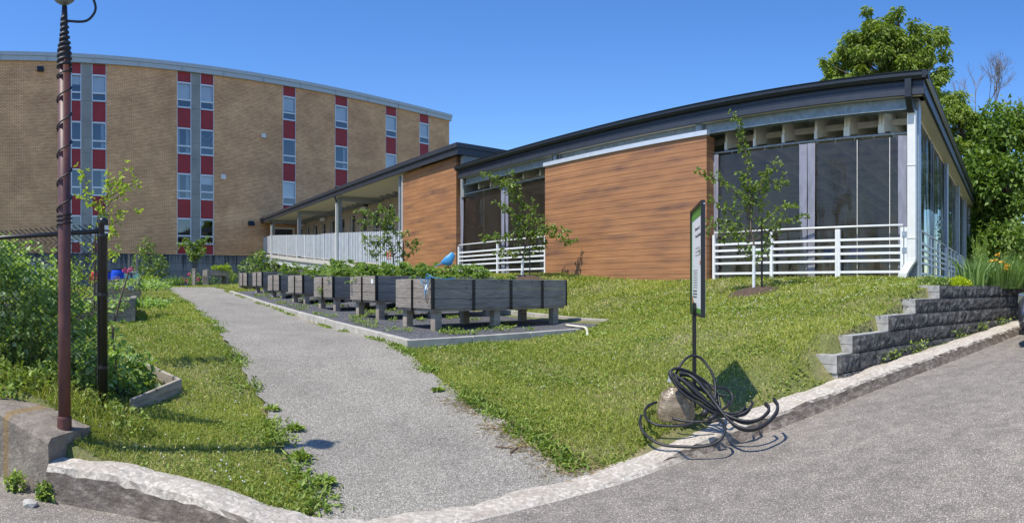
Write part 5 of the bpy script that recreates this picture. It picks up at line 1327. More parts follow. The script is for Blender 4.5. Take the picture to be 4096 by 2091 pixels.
def stickers_and_twine():
    for i, (y, z, lab, m) in enumerate([(.17, .63, 'white paper sticker on the end of the nearest planter', 'label_white'), (.16, .66, 'white square sticker on the end of the second planter', 'label_white'), (.2, .64, 'faded blue-grey sticker on the end of the third planter', 'print_grey')]):
        a = pl_pt(i, -.006, y - .04, z); b = pl_pt(i, -.006, y + .04, z); mb = MB(); d = (a - b).normalized(); nn = Vector((-d.y, d.x, 0)) * .002
        mb.hexa([a, b, b + nn, a + nn, a + Vector((0, 0, .085)), b + Vector((0, 0, .085)), b + nn + Vector((0, 0, .085)), a + nn + Vector((0, 0, .085))])
        o = mb.obj('sticker', M[m], off=a); o.location = a; tag(o, lab, 'sticker')
    c = pl_pt(0, 0, 0, .8)
    mb = MB(); q = lambda x, y, z: pl_pt(0, x, y, z)
    for pts in ([q(-.02, .32, .80), q(-.03, .2, .79), q(-.02, .08, .83), q(.1, -.02, .815), q(.3, -.02, .80), q(.42, -.015, .815)], [q(-.02, .05, .83), q(-.03, .1, .7), q(-.03, .14, .6), q(-.03, .17, .52)], [q(-.02, .02, .84), q(-.03, .12, .74), q(-.03, .19, .66), q(-.03, .16, .55)],
                [q(-.02, .15, .82), q(-.04, .1, .88), q(-.02, .03, .85), q(.0, -.02, .82)], [q(-.02, .3, .8), q(-.03, .24, .72), q(-.02, .12, .82)]): mb.tube(spline(pts, 5), .005, 5)
    o = mb.obj('twine', M['cord_blue'], off=c); o.location = c; tag(o, 'tangled blue twine hanging from the corner of the nearest planter', 'twine')
    mb = MB(); mb.tube(spline([q(-.03, .16, .62), q(-.035, .14, .5), q(-.03, .1, .42), q(-.035, .06, .5), q(-.02, .03, .66)], 6), .004, 5); o = mb.obj('black_cord', M['rubber'], off=c); o.location = c
    tag(o, 'thin black cord looped below the blue twine', 'cord')
    # bent hoop between planters three and four
    a = G(1232, 1222); b = G(1258, 1217); mb = MB(); mb.tube(spline([a, P(1229, 1195, a.length * .995), P(1240, 1180, a.length), P(1254, 1186, a.length), P(1258, 1205, a.length), b], 6), .008, 5)
    o = mb.obj('plant_hoop', M['white_paint'], off=a); o.location = a; tag(o, 'bent white wire hoop standing in gravel between two planters', 'hoop')
    # tufts hanging on the boards
    for i, (x, y, z, lab) in enumerate(((-.02, 0, 0, 'grass tuft hanging from the end boards of the third planter'),)):
        c = pl_pt(2, -.02, .62, .52); n_ = 60; base = np.array(c) + RNG.normal(size=(n_, 3)) * np.array([.03, .03, .03]); V, Fc, R = leaf_cloud(base, .14, aspect=.1, droop=.9)
        o = fol('grass_tuft', (V, Fc, R), M['lf_weed'], off=c); o.location = c; tag(o, lab, 'grass tuft')
stickers_and_twine()

# tall-legged planting tables at the far end
def make_table():
    t = thing('planting_table', 'x', 'planter', (0, 0, 0), 0, 'tall-legged planting tables'); L, W_, Hh = 1.05, 1.5, .86
    for nm, (xa, xb, ya, yb) in (('front_apron', (.06, L - .06, .02, .06)), ('back_apron', (.06, L - .06, W_ - .06, W_ - .02))):
        n_ = 12; mb = MB()
        for k in range(n_):
            a = xa + (xb - xa) * k / n_; b = xa + (xb - xa) * (k + 1) / n_; f = lambda x: Hh - .36 + .07 * max(0, 1 - ((x - L / 2) / (L / 2 - .06)) ** 2)
            mb.hexa([(a, ya, f(a)), (b, ya, f(b)), (b, yb, f(b)), (a, yb, f(a)), (a, ya, Hh - .03), (b, ya, Hh - .03), (b, yb, Hh - .03), (a, yb, Hh - .03)])
        mb.obj(nm, M['grey_timber'], t)
    mb = MB(); mb.box(.02, .06, .06, W_ - .06, Hh - .32, Hh - .03); mb.box(L - .06, L - .02, .06, W_ - .06, Hh - .32, Hh - .03); mb.box(.06, L - .06, .06, W_ - .06, Hh - .32, Hh - .25); mb.obj('tray', M['grey_timber'], t)
    for x in (0, L - .09):
        for y in (0, W_ * .33, W_ * .66, W_ - .09): mb = MB(); mb.box(x, x + .09, y, y + .09, -.1, Hh); mb.obj('leg', M['grey_timber'], t, bevel=.005)
    return t
tb = make_table()
spots = [(828, 1149, 29, .10, 'tall grey planting table left of the path end, in front of the foundation'), (955, 1178, 24.2, .05, 'tall-legged planting table next to the farthest box planter'), (1125, 1148, 27, 0, 'pale-ended planting table half hidden behind the box planters')]
for i, (px, py, rho, rz, lab) in enumerate(spots):
    o = tb if i == 0 else copy_tree(tb)
    v = onG(px, rho); z = (Y0 - py) / F * rho; o.location = (v.x, v.y, z); o.rotation_euler = (0, 0, -az(px) + rz + .05); o['label'] = lab
    if i == 1:
        o.rotation_euler = (0, 0, pi / 2 - NBX - .55); o.scale = (1.35, 1, 1)
c = Vector(spots and (0, 0, 0))
def table_cabbages():
    o0 = tb.location; pts = [np.array((o0.x, o0.y, o0.z)) + np.array([.2 + .3 * k, .5, .92]) for k in range(3)]; parts = []
    for p in pts: q, d = ball_pts(p, .16, 130, (1, 1, .5)); parts.append(leaf_cloud(q, .1, dirs=d, aspect=.8))
    o = fol('cabbage_plants', parts, M['lf_hedge'], off=tuple(o0)); o.location = o0; tag(o, 'three pale cabbage heads on top of the left planting table', 'plants')
table_cabbages()

# ------------------------------------------------------------------ raised beds at the left
def make_bed():
    t = thing('raised_bed', 'x', 'planter', (0, 0, 0), 0, 'low plank beds left of the path'); W_, L, Hh = 1.15, 2.4, .44
    for nm, b in (('end_board', (0, W_, 0, .045)), ('end_board', (0, W_, L - .045, L)), ('side_board', (0, .045, .046, L - .046)), ('side_board', (W_ - .045, W_, .046, L - .046))):
        mb = MB()
        for k in range(3): mb.box(*b, -.05 + k * .165 + .002, -.05 + (k + 1) * .165 - .002)
        mb.obj(nm, M['grey_timber'], t, bevel=.004)
    mb = MB(); mb.box(.05, W_ - .05, .05, L - .05, .1, .30); mb.obj('soil', M['soil'], t)
    for x in (.09, W_ - .09): mb = MB(); mb.box(x - .035, x + .035, .05, .12, 0, Hh); mb.obj('corner_post', M['post_timber'], t)
    mb = MB(); mb.box(W_ - .11, W_ + .01, -.01, L + .01, Hh + .006, Hh + .045); mb.obj('top_rail', M['pale_timber'], t, bevel=.004)
    return t
bd = make_bed(); BEDS = []
for i, (px, py, rho, lab) in enumerate([(540, 1293, 11.6, 'nearest low plank bed beside the left lawn, strawberry leaves inside'), (557, 1203, 15.2, 'second low plank bed beyond the nearest, jars on its rim'), (564, 1175, 19, 'third low plank bed in front of the blue barrel'),
                                         (262, 1312, 11.2, 'plank bed seen through the black fence, left of the strawberry bed')]):
    o = bd if i == 0 else copy_tree(bd); z = (Y0 - py) / F * rho; v = Pz(px, rho, z); rz = .60 if i != 3 else .78
    # px is the right front corner
    a = rz; o.location = (v.x - 1.15 * cos(a), v.y - 1.15 * sin(a), z); o.rotation_euler = (0, 0, a); o['label'] = lab; BEDS.append(o)
def bed_plants():
    for i, lab in enumerate(('strawberry leaves inside the nearest plank bed', 'young leafy plants in the second plank bed', 'seedlings in the third plank bed before the barrel', 'leafy greens in the plank bed behind the fence')):
        o = BEDS[i]; L = np.array(o.location); n = 900; q = np.stack([RNG.uniform(.05, .85 if i == 0 else 1.05, n), RNG.uniform(.08, 2.3, n), .32 + np.abs(RNG.normal(size=n)) * .10], 1)
        q[:, 2] = .30 + (q[:, 2] - .32) * .6; q[:, 2] += .07 * np.maximum(0, np.sin(q[:, 0] * 9) * np.sin(q[:, 1] * 6))
        V, Fc, R = leaf_cloud(q, .085, up=.9, aspect=.65); p = fol('bed_plants', (V, Fc, R), M['lf_pea']); p.location = L; tag(p, lab, 'plants', 'plants in the plank beds')
bed_plants()
# small broken frame in the foreground
def low_frame():
    a = G(533, 1655); b = G(728, 1572); c = G(600, 1500, rmin=4); t = thing('low_bed_frame', 'broken two-board bed edge on the grass right of the black fence post', 'planter', a)
    for p, q, nm in ((a, b, 'front_board'), (G(722, 1562), G(560, 1490), 'back_board')):
        mb = MB(); d = (q - p); d.z = 0; d.normalize(); nn = Vector((-d.y, d.x, 0)) * .04
        P0 = [p + Vector((0, 0, -.05)), q + Vector((0, 0, -.05)), q + nn + Vector((0, 0, -.05)), p + nn + Vector((0, 0, -.05))]
        mb.hexa(P0 + [p + Vector((0, 0, .13)), q + Vector((0, 0, .15)), q + nn + Vector((0, 0, .15)), p + nn + Vector((0, 0, .13))]); mb.obj(nm, M['pale_timber'], t, bevel=.005, off=a)
    n = 420; q = np.array([a.lerp(b, random.random() * .7).lerp(G(520, 1510), .15 + random.random() * .8) for _ in range(n)]); q[:, 2] += .02 + np.abs(RNG.normal(size=n)) * .12
    V = leaf_cloud(q, .09, up=.7, aspect=.6); o = fol('bean_plants', V, M['lf_shrub'], off=a); o.location = a; tag(o, 'broad-leaved bean plants growing inside the broken bed edge', 'plants', kind='stuff')
low_frame()

# ------------------------------------------------------------------ sign
def sign():
    base = Pz(2777, 6.0, 0); z0 = Hs(base.x, base.y) ; t = thing('information_sign', 'tall white information board in a black frame, seen nearly edge-on', 'sign', (base.x, base.y, z0)); off = (base.x, base.y, z0)
    mb = MB(); c = base; mb.box(c.x - .016, c.x + .016, c.y - .016, c.y + .016, z0 - .1, -.15); mb.obj('pole', M['black_paint'], t, off=off)
    near = Pz(2806, 5.58, 0); far = Pz(2762, 6.42, 0); n2 = Vector((near.x, near.y)); f2 = Vector((far.x, far.y)); d = (f2 - n2).normalized(); nn = Vector((d.y, -d.x)) # to the right
    L = (f2 - n2).length; zt, zb = .80, -.275; th = .034
    def slab(s0, s1, z_0, z_1, o0, o1, m, nm, par):
        p = n2 + d * s0; q = n2 + d * s1; mb = MB()
        mb.hexa([(p.x + nn.x * o0, p.y + nn.y * o0, z_0), (p.x + nn.x * o1, p.y + nn.y * o1, z_0), (q.x + nn.x * o1, q.y + nn.y * o1, z_0), (q.x + nn.x * o0, q.y + nn.y * o0, z_0),
                 (p.x + nn.x * o0, p.y + nn.y * o0, z_1), (p.x + nn.x * o1, p.y + nn.y * o1, z_1), (q.x + nn.x * o1, q.y + nn.y * o1, z_1), (q.x + nn.x * o0, q.y + nn.y * o0, z_1)]); return mb.obj(nm, M[m], par, off=off)
    fr = slab(0, .022, zb, zt, -.005, th, 'black_paint', 'frame_side', t); slab(L - .03, L, zb, zt, -.005, th, 'black_paint', 'frame_side', t)
    slab(.03, L - .03, zt - .03, zt - .001, -.004, th, 'black_paint', 'frame_top', t); slab(.03, L - .03, zb + .001, zb + .03, -.004, th, 'black_paint', 'frame_bottom', t)
    pn = slab(.03, L - .03, zb + .03, zt - .03, .012, .04, 'paper', 'panel', t)
    slab(.03, L - .03, zt - .12, zt - .03, .009, .0119, 'green_print', 'green_band', pn); slab(.03, L - .03, zb + .03, zb + .075, .009, .0119, 'green_print', 'green_band', pn); slab(L - .06, L - .03, zb + .08, zt - .13, .009, .0119, 'green_print', 'green_band', pn)
    mb = MB(); p = n2 + d * -.002; mb.ball((p.x + nn.x * .025, p.y + nn.y * .025, zt - .035), .009, 8, 6); mb.obj('screw', M['galv'], fr, off=off)
    # faded lettering and drawings, facing left
    ang = atan2(d.y, d.x)
    def text(body, s, z, size, m):
        cu = bpy.data.curves.new('lettering', 'FONT'); cu.body = body; cu.size = size; cu.extrude = .0004; cu.align_x = 'LEFT'
        o = bpy.data.objects.new('lettering', cu); COL.objects.link(o); me = bpy.data.meshes.new_from_object(o.evaluated_get(bpy.context.evaluated_depsgraph_get())); bpy.data.objects.remove(o)
        me.materials.clear(); me.materials.append(M[m]); o = bpy.data.objects.new('lettering', me); COL.objects.link(o); p = n2 + d * s; o.parent = pn
        pp = Vector((p.x + nn.x * .0105 - off[0], p.y + nn.y * .0105 - off[1], z - off[2])); o.location = pp
        o.rotation_euler = (radians(90), 0, ang + pi); return o
    text('Bienvenue sur la', L - .30, zt - .24, .052, 'print_black'); text('Terrasse Omniloisirs', L - .32, zt - .31, .048, 'print_black')
    for k in range(3): text('lieu ouvert au public du quartier', L - .32, zt - .42 - .035 * k, .024, 'print_grey')
    for k in range(8): text('les bacs sont cultivés par les citoyens', L - .16, zb + .44 - .024 * k, .021, 'print_grey')
    for k, s_ in enumerate(('Pour participer au jardin', 'adressez-vous au comité', 'de la terrasse à l’accueil')): text(s_, L - .14, zb + .235 - .03 * k, .030, 'print_black')
    for s0, s1, z_0, z_1, m in ((L - .12, L - .065, zb + .08, zb + .22, 'print_orange'), (L - .2, L - .125, zb + .078, zb + .17, 'print_orange'), (L - .28, L - .21, zb + .078, zb + .14, 'print_teal'), (L - .35, L - .285, zb + .078, zb + .12, 'print_orange'), (.14, .2, zt - .60, zt - .53, 'print_orange'), (.16, .22, zt - .50, zt - .42, 'green_print'), (.24, .27, zt - .47, zt - .42, 'print_black')):
        pts = 7; cx_, cz_ = (s0 + s1) / 2, (z_0 + z_1) / 2; mb = MB(); vs = []
        for k in range(pts * 2):
            a = pi * k / pts; r = 1 if k % 2 == 0 else .55; s = cx_ + (s1 - s0) / 2 * r * cos(a); z = cz_ + (z_1 - z_0) / 2 * r * sin(a); p = n2 + d * s; vs.append((p.x + nn.x * .0085, p.y + nn.y * .0085, z))
        mb.add(vs, [tuple(range(pts * 2))]); mb.obj('drawing', M[m], pn, off=off)
sign()

def bag_and_cable():
    b = Pz(2700, 5.72, 0); z0 = Hs(b.x, b.y); bm = bmesh.new(); bmesh.ops.create_icosphere(bm, subdivisions=5, radius=1)
    from mathutils import noise as mn
    for v in bm.verts:
        c = v.co; s = 1 + .06 * mn.noise(c * 2.2) + .035 * mn.noise(c * 6) + .018 * mn.noise(Vector((c.x * 3, c.y * 3, c.z * 15)))
        c = Vector([math.copysign(abs(q) ** .62, q) for q in c]) * .86; z = c.z; w_ = 1 - .20 * max(0, z + .2) ** 1.2
        zz = max(z, -.62)
        v.co = Vector((c.x * .205 * w_ * s, c.y * .14 * w_ * s, (zz + .62) * .215 * s))
    me = bpy.data.meshes.new('sand_bag'); bm.to_mesh(me); bm.free(); o = link('sand_bag', me, M['sand_bag'], smooth=True); o.location = (b.x, b.y, z0 - .01); o.rotation_euler = (0, .06, -az(2700) + .1)
    tag(o, 'lumpy clear plastic bag of brown sand weighing down the sign pole', 'sandbag')
    for pxs, lb in (((2683, 1520, 5.66), 'torn pale plastic end of the sand bag, left of the pole'), ((2763, 1503, 5.72), 'torn pale plastic scrap caught against the sign pole')):
        c = P(*pxs); vs = []
        for k in range(8):
            a = 2 * pi * k / 8; vs.append(c + Vector((.04 * cos(a) * random.uniform(.6, 1.2), .03 * sin(a), .025 * sin(a * 2) + random.uniform(-.02, .03))))
        vs.append(c + Vector((0, 0, .03))); vs.append(c - Vector((0, 0, .02))); mb = MB(); mb.add(vs, [(k, (k + 1) % 8, 8) for k in range(8)] + [((k + 1) % 8, k, 9) for k in range(8)])
        o = mb.obj('plastic_scrap', M['paper'], off=c); o.location = c; tag(o, lb, 'plastic scrap')
    t = thing('cable_coil', 'heavy black cable heaped in loose loops round the sign pole', 'cable', onG(2780, 5.6))
    off = tuple(t.location)
    def C(pts, r=.0128, k=6, nm='cable_loop', twin=False):
        q = [P(2500 + x / 2.74, 1380 + y / 2.74, rho + max(0, min(.10, (5.5 - rho) * .35))) for x, y, rho in pts]
        q = spline(q, k); q = [Vector((v.x, v.y, max(v.z, (float(z_road(v.x)) if v.y < float(y_front(v.x)) else Hs(v.x, v.y) + (.02)) + .012))) for v in q]
        mb = MB(); mb.tube(q, r, 8); o_ = mb.obj(nm, M['rubber'], t, smooth=True, off=off)
        if twin:
            jx, jy = random.uniform(-12, 12), random.uniform(6, 20); C([(x + jx + random.uniform(-9, 9), y + jy + random.uniform(-9, 9), rho + .025) for x, y, rho in pts], r, k, nm, False)
        return o_
    C([(555, 320, 5.6), (590, 250, 5.62), (640, 175, 5.66), (720, 118, 5.72), (800, 128, 5.76), (870, 180, 5.76), (940, 280, 5.72), (985, 400, 5.68), (990, 520, 5.62), (985, 600, 5.58)])
    C([(640, 480, 5.45), (560, 400, 5.46), (505, 340, 5.48), (505, 280, 5.52), (570, 255, 5.56), (660, 275, 5.62), (760, 320, 5.7), (870, 390, 5.74), (960, 470, 5.72), (1020, 560, 5.66), (1045, 680, 5.6)], twin=True)
    C([(520, 300, 5.5), (525, 380, 5.47), (590, 480, 5.44), (680, 560, 5.42), (780, 620, 5.41), (880, 680, 5.40), (980, 735, 5.39), (1080, 765, 5.4)], twin=True)
    C([(545, 310, 5.53), (580, 400, 5.49), (660, 480, 5.46), (760, 560, 5.44), (860, 620, 5.43), (960, 690, 5.42), (1100, 740, 5.42), (1230, 745, 5.44), (1300, 700, 5.5), (1310, 668, 5.56)], twin=True)
    C([(565, 335, 5.51), (650, 400, 5.48), (740, 480, 5.45), (840, 570, 5.43), (940, 640, 5.41), (1040, 720, 5.36), (1180, 795, 5.27), (1330, 832, 5.24), (1470, 810, 5.28), (1560, 735, 5.38), (1578, 680, 5.46), (1540, 632, 5.55)], twin=True)
    C([(590, 310, 5.55), (690, 320, 5.56), (780, 380, 5.52), (860, 470, 5.48), (940, 570, 5.42), (1030, 690, 5.33), (1120, 800, 5.2), (1220, 880, 5.12), (1340, 918, 5.1), (1470, 898, 5.12), (1580, 825, 5.2), (1655, 730, 5.32), (1672, 650, 5.45), (1628, 585, 5.6)], twin=True)
    C([(600, 345, 5.57), (700, 430, 5.52), (790, 500, 5.5), (880, 590, 5.47), (980, 700, 5.43), (1100, 770, 5.42), (1230, 765, 5.44), (1330, 725, 5.48), (1395, 650, 5.56), (1388, 620, 5.62)], twin=True)
    C([(780, 340, 5.8), (870, 400, 5.8), (960, 455, 5.8), (1060, 465, 5.82), (1135, 500, 5.85), (1178, 560, 5.82), (1160, 640, 5.74), (1080, 700, 5.66)])
    C([(830, 410, 5.72), (900, 450, 5.7), (940, 520, 5.66), (945, 580, 5.62), (900, 560, 5.6)])
    C([(640, 360, 5.6), (760, 440, 5.58), (880, 520, 5.56), (970, 600, 5.54), (1010, 690, 5.5), (1000, 740, 5.46)], twin=True)
    C([(345, 628, 5.85), (265, 655, 5.78), (220, 715, 5.64), (235, 800, 5.44), (330, 868, 5.32), (450, 885, 5.3), (580, 885, 5.3), (700, 868, 5.34), (760, 840, 5.38)])
    C([(178, 770, 5.56), (165, 850, 5.40), (200, 950, 5.25), (300, 1040, 5.13), (430, 1096, 5.08), (600, 1112, 5.06), (780, 1115, 5.04), (930, 1095, 5.02), (1040, 1040, 5.02), (1095, 955, 5.08), (1090, 880, 5.16), (1048, 822, 5.26), (990, 828, 5.3), (900, 860, 5.3)])
    C([(300, 640, 5.82), (235, 690, 5.7), (215, 740, 5.6)]); C([(520, 800, 5.45), (640, 830, 5.4), (800, 840, 5.38), (930, 830, 5.4)])
    C([(1030, 540, 5.7), (1110, 560, 5.7)], nm='cable_end'); C([(600, 290, 5.58), (720, 330, 5.62), (860, 430, 5.66), (960, 540, 5.64), (1000, 640, 5.58), (1060, 700, 5.5), (1140, 640, 5.56), (1120, 610, 5.6)])
    q = P(2500 + 850 / 2.74, 1380 + 775 / 2.74, 5.3); mb = MB(); mb.tube([q, q + Vector((.03, -.02, .05))], .028, 10); mb.obj('plug', M['rubber'], t, smooth=True, off=off)
    q = P(2500 + 910 / 2.74, 1380 + 815 / 2.74, 5.27); mb = MB(); mb.tube([q, q + Vector((.075, -.0, .03))], .022, 10); mb.obj('plug', M['rubber'], t, smooth=True, off=off)
bag_and_cable()

# ------------------------------------------------------------------ metal birds
def bird(name, lab, m, head, tail, rho, zfoot, flip=1, scale=1.0):
    """side-on garden bird: head (px,py), tail tip (px,py)"""
    Hd = P(*head, rho); Tl = P(*tail, rho); c = (Hd + Tl) / 2; t = thing(name, lab, 'garden ornament', (c.x, c.y, zfoot)); off = (c.x, c.y, zfoot)
    ax = (Hd - Tl); L = ax.length; ax.normalize(); side = ax.cross(Vector((0, 0, 1))).normalized(); up = side.cross(ax).normalized()
    prof = [(.0, .012, 0), (.10, .045, .0), (.30, .045, .0), (.40, .08, -.01), (.50, .14, -.035), (.60, .185, -.055), (.70, .195, -.05), (.79, .17, -.015), (.85, .145, .03), (.91, .13, .06), (.96, .105, .07), (.99, .06, .07), (1.0, .02, .07)]
    pts = []; mb = MB(); vs = []; n = 14
    for s, r, u_ in prof:
        cc = Tl + ax * L * s + up * L * u_
        w_ = .55 if s > .35 else 1.3
        hgt = 1 if s > .35 else .35
        for k in range(n):
            a = 2 * pi * k / n; vs.append(cc + side * cos(a) * r * L * w_ + up * sin(a) * r * L * 1.15 * hgt)
    m_ = len(prof); mb.add(vs, [(i * n + k, i * n + (k + 1) % n, (i + 1) * n + (k + 1) % n, (i + 1) * n + k) for i in range(m_ - 1) for k in range(n)] + [tuple(reversed(range(n))), tuple(range((m_ - 1) * n, m_ * n))])
    bo = mb.obj('body', M[m], t, smooth=True, off=off)
    for s_ in (-1, 1):
        mb = MB(); vs = [];
        outline = [(.78, .02), (.74, -.07), (.62, -.10), (.45, -.06), (.22, .0), (.40, .045), (.6, .06), (.72, .07)]
        for s, u_ in outline: vs.append(Tl + ax * L * s + up * L * (u_ + .0) + side * s_ * L * .075 * (1 if s > .3 else .4))
        for s, u_ in outline: vs.append(Tl + ax * L * s + up * L * (u_ + .0) + side * s_ * L * .05 * (1 if s > .3 else .3))
        k = len(outline); mb.add(vs, [tuple(range(k)), tuple(reversed(range(k, 2 * k)))] + [(i, (i + 1) % k, k + (i + 1) % k, k + i) for i in range(k)]); mb.obj('wing', M[m], t, off=off)
        mb = MB(); e = Tl + ax * L * .945 + up * L * .075 + side * s_ * L * .044; mb.ball(e, L * .011, 6, 4); mb.obj('eye', M['print_black'], t, off=off)
    mb = MB(); b0 = Tl + ax * L * .985 + up * L * .062; mb.tube([b0, b0 + ax * L * .085], [L * .018, L * .002], 6); mb.obj('beak', M['galv'] if m == 'bird_blue' else M['bird_dark'], t, off=off)
    f = Tl + ax * L * .66 - up * L * .2; mb = MB(); mb.tube([f - ax * L * .13, f, f + ax * L * .1], L * .02, 6); mb.obj('feet', M[m], t, off=off)
    mb = MB(); mb.tube([f, (f.x, f.y, zfoot)], .004, 6); mb.obj('stake', M['black_paint'], t, off=off)
    return t, Tl, ax, up, side, L, off
pa = pl_pt(0, .55, .3, .66)
bl = bird('blue_bird', 'sky-blue metal garden bird on a thin stake above the nearest planter', 'bird_blue', (1820, 1022), (1738, 1068), Vector((pa.x, pa.y)).length, pa.z)
pb = pl_pt(3, 1.3, .5, .66)
br = bird('dark_bird', 'navy-black metal garden bird with a pale collar among the tomato leaves', 'bird_dark', (1318, 1040), (1371, 1073), Vector((pb.x, pb.y)).length, pb.z)
mb = MB(); t_, Tl, ax, up, side, L, off = br
for k in range(5): mb.ball(Tl + ax * L * (.80 + .015 * k) + up * L * (-.07 + .04 * k) - side * L * .07, L * .014, 5, 3)
mb.obj('collar', M['label_white'], t_, off=off)

# ------------------------------------------------------------------ barrels and garden bits at the left
def barrel():
    rho = 24; z0 = (Y0 - 1147) / F * rho - .05; v = Pz(473, rho, z0); t = thing('blue_barrel', 'bright blue plastic drum with black lid beside the left beds', 'barrel', v)
    mb = MB(); prof = [(.24, 0), (.27, .05), (.285, .1), (.275, .11), (.285, .13), (.275, .15), (.29, .18), (.30, .35), (.298, .5), (.288, .53), (.298, .55), (.288, .57), (.29, .6), (.262, .68), (.25, .70), (.255, .74), (.235, .75)]
    mb.lathe(prof, n=28); mb.obj('drum', M['blue_plastic'], t, smooth=True)
    mb = MB(); mb.lathe([(.262, .715), (.265, .76), (.2, .765), (.195, .74)], n=24); mb.obj('lid', M['black_paint'], t)
    v2 = Pz(420, 25, z0 - .05); t2 = thing('blue_drum', 'second blue drum half hidden behind the black fence post', 'barrel', v2)
    mb = MB(); mb.lathe([(.25, 0), (.28, .1), (.285, .5), (.26, .66), (.24, .7)], n=24); mb.obj('drum', M['blue_plastic'], t2, smooth=True)
    mb = MB(); mb.lathe([(.25, .66), (.25, .72), (.1, .73)], n=20); mb.obj('lid', M['black_paint'], t2)
    # wire owl in front of the drum
    q = Pz(467, 23.4, 0); tw = thing('wire_owl', 'wire bird ornament with round pink eyes in front of the blue drum', 'garden ornament', (q.x, q.y, z0 + .1)); off = (q.x, q.y, z0 + .1)
    rt = Vector((cos(az(467)), -sin(az(467)), 0)); U = Vector((0, 0, 1)); c0 = Vector(off)
    def pt(x, z): return c0 + rt * x + U * z
    mb = MB()
    for ex in (-.04, .06): mb.tube([pt(ex + .045 * cos(a), .28 + .045 * sin(a)) for a in np.linspace(0, 2 * pi, 14)], .014, 6)
    mb.obj('eyes', mat('pink_enamel', (.55, .25, .22), .4), tw, off=off)
    mb = MB()
    for w_ in np.linspace(.06, .22, 5): mb.tube([pt(.1 + w_ * cos(a), .16 + w_ * .6 * sin(a)) for a in np.linspace(pi, 2 * pi, 10)], .006, 5)
    mb.tube([pt(-.13, .27), pt(-.05, .34), pt(.05, .36), pt(.07, .44)], .01, 5); mb.tube([pt(0, 0.05), pt(0, -.3)], .008, 5); mb.obj('wire_body', M['black_paint'], tw, off=off)
    # pale dragonfly
    q = Pz(525, 20, 0); zz = (Y0 - 1112) / F * 20; td = thing('dragonfly_ornament', 'pale green metal dragonfly on a stake over the plank beds', 'garden ornament', (q.x, q.y, zz - .5)); off = (q.x, q.y, zz - .5)
    rt = Vector((cos(az(525)), -sin(az(525)), 0)); c0 = Vector((q.x, q.y, zz))
    for a, L, s in ((.55, .3, 1), (.15, .26, 1), (2.6, .28, -1), (2.95, .25, -1)):
        mb = MB(); d = rt * cos(a) + Vector((0, 0, sin(a))); n2 = rt * -sin(a) + Vector((0, 0, cos(a))); fw = rt.cross(Vector((0, 0, 1)))
        vs = [c0 + d * L * x + n2 * L * y for x, y in ((0, -.03), (.4, -.13), (.8, -.15), (1, -.04), (.95, .1), (.5, .11), (0, .03))]; vs += [v + fw * .008 for v in vs]
        k = 7; mb.add(vs, [tuple(range(k)), tuple(reversed(range(k, 2 * k)))] + [(i, (i + 1) % k, k + (i + 1) % k, k + i) for i in range(k)]); mb.obj('wing', M['teal_ornament'], td, off=off)
    mb = MB(); mb.tube([c0 + Vector((0, 0, .16)), c0, c0 + Vector((0, 0, -.22))], [.03, .035, .012], 8); mb.tube([c0, c0 + Vector((0, 0, -.55))], .007, 5); mb.obj('body', M['bird_dark'], td, off=off)
    # jars on the bed rim
    for k, (px, lab) in enumerate(((519, 'clear glass jar on the rim of the second plank bed'), (531, 'taller glass jar at the corner of the second plank bed'))):
        q = Pz(px, 14.6, (Y0 - 1163) / F * 14.6); tj = thing('glass_jar', lab, 'jar', q, 0, 'jars on the bed rim'); mb = MB(); mb.lathe([(.03, 0), (.032, .01), (.032, .07 + .015 * k), (.024, .085 + .015 * k), (.024, .1 + .015 * k)], n=14); mb.obj('glass', M['jar_glass'], tj, smooth=True); mb = MB(); mb.lathe([(.026, .1 + .015 * k), (.026, .112 + .015 * k)], n=12); mb.obj('lid', M['galv'], tj)
    # timber posts and tap
    for px, lab in ((516, 'left grey timber post standing by the water tap'), (547, 'right grey timber post standing by the water tap')):
        r = 26; zt = (Y0 - 1017) / F * r; q = Pz(px, r, 0); zb = Hs(q.x, q.y) - .1; tp = thing('garden_post', lab, 'post', (q.x, q.y, zb), -az(px), 'grey timber posts by the tap'); mb = MB(); mb.box(-.04, .04, -.04, .04, 0, zt - zb); mb.obj('shaft', M['grey_timber'], tp, bevel=.005); mb = MB(); mb.box(-.045, .045, -.045, .045, zt - zb, zt - zb + .02); mb.obj('cap', M['grey_timber'], tp)
    a = Pz(516, 25.9, (Y0 - 1088) / F * 26); b = Pz(547, 25.9, (Y0 - 1090) / F * 26); mb = MB(); mb.tube([a, b], .03, 8); mb.tube([(a + b) / 2, (a + b) / 2 - Vector((0, 0, .2))], .02, 8)
    o = mb.obj('water_tap', M['galv'], off=a); o.location = a; tag(o, 'steel tap pipe running between the two grey garden posts', 'tap')
    # red box behind the fence
    q = Pz(381, 18, (Y0 - 1136) / F * 18); tr = thing('red_can', 'small red watering can seen through the black fence', 'watering can', q); mb = MB(); mb.lathe([(.13, 0), (.135, .05), (.13, .32), (.11, .36)], n=16); mb.obj('body', M['red_plastic'], tr, smooth=True)
    mb = MB(); mb.tube(spline([(.12, 0, .08), (.22, 0, .2), (.28, 0, .38)], 4), .02, 8); mb.obj('spout', M['red_plastic'], tr); mb = MB(); mb.tube(spline([(-.12, 0, .3), (-.2, 0, .3), (-.2, 0, .1), (-.13, 0, .08)], 4), .014, 6); mb.obj('handle', M['red_plastic'], tr)
    # slanting dry stick
    a = G(418, 1640, rmin=5.2); a = Pz(440, 6.2, Hs(Pz(440, 6.2, 0).x, Pz(440, 6.2, 0).y)); mb = MB(); mb.tube(spline([a, P(452, 1330, 6.3), P(470, 1240, 6.35), P(495, 1150, 6.4), P(513, 1092, 6.45)], 5), [.016] * 4 + [.015] * 5 + [.013] * 6 + [.011] * 6, 7)
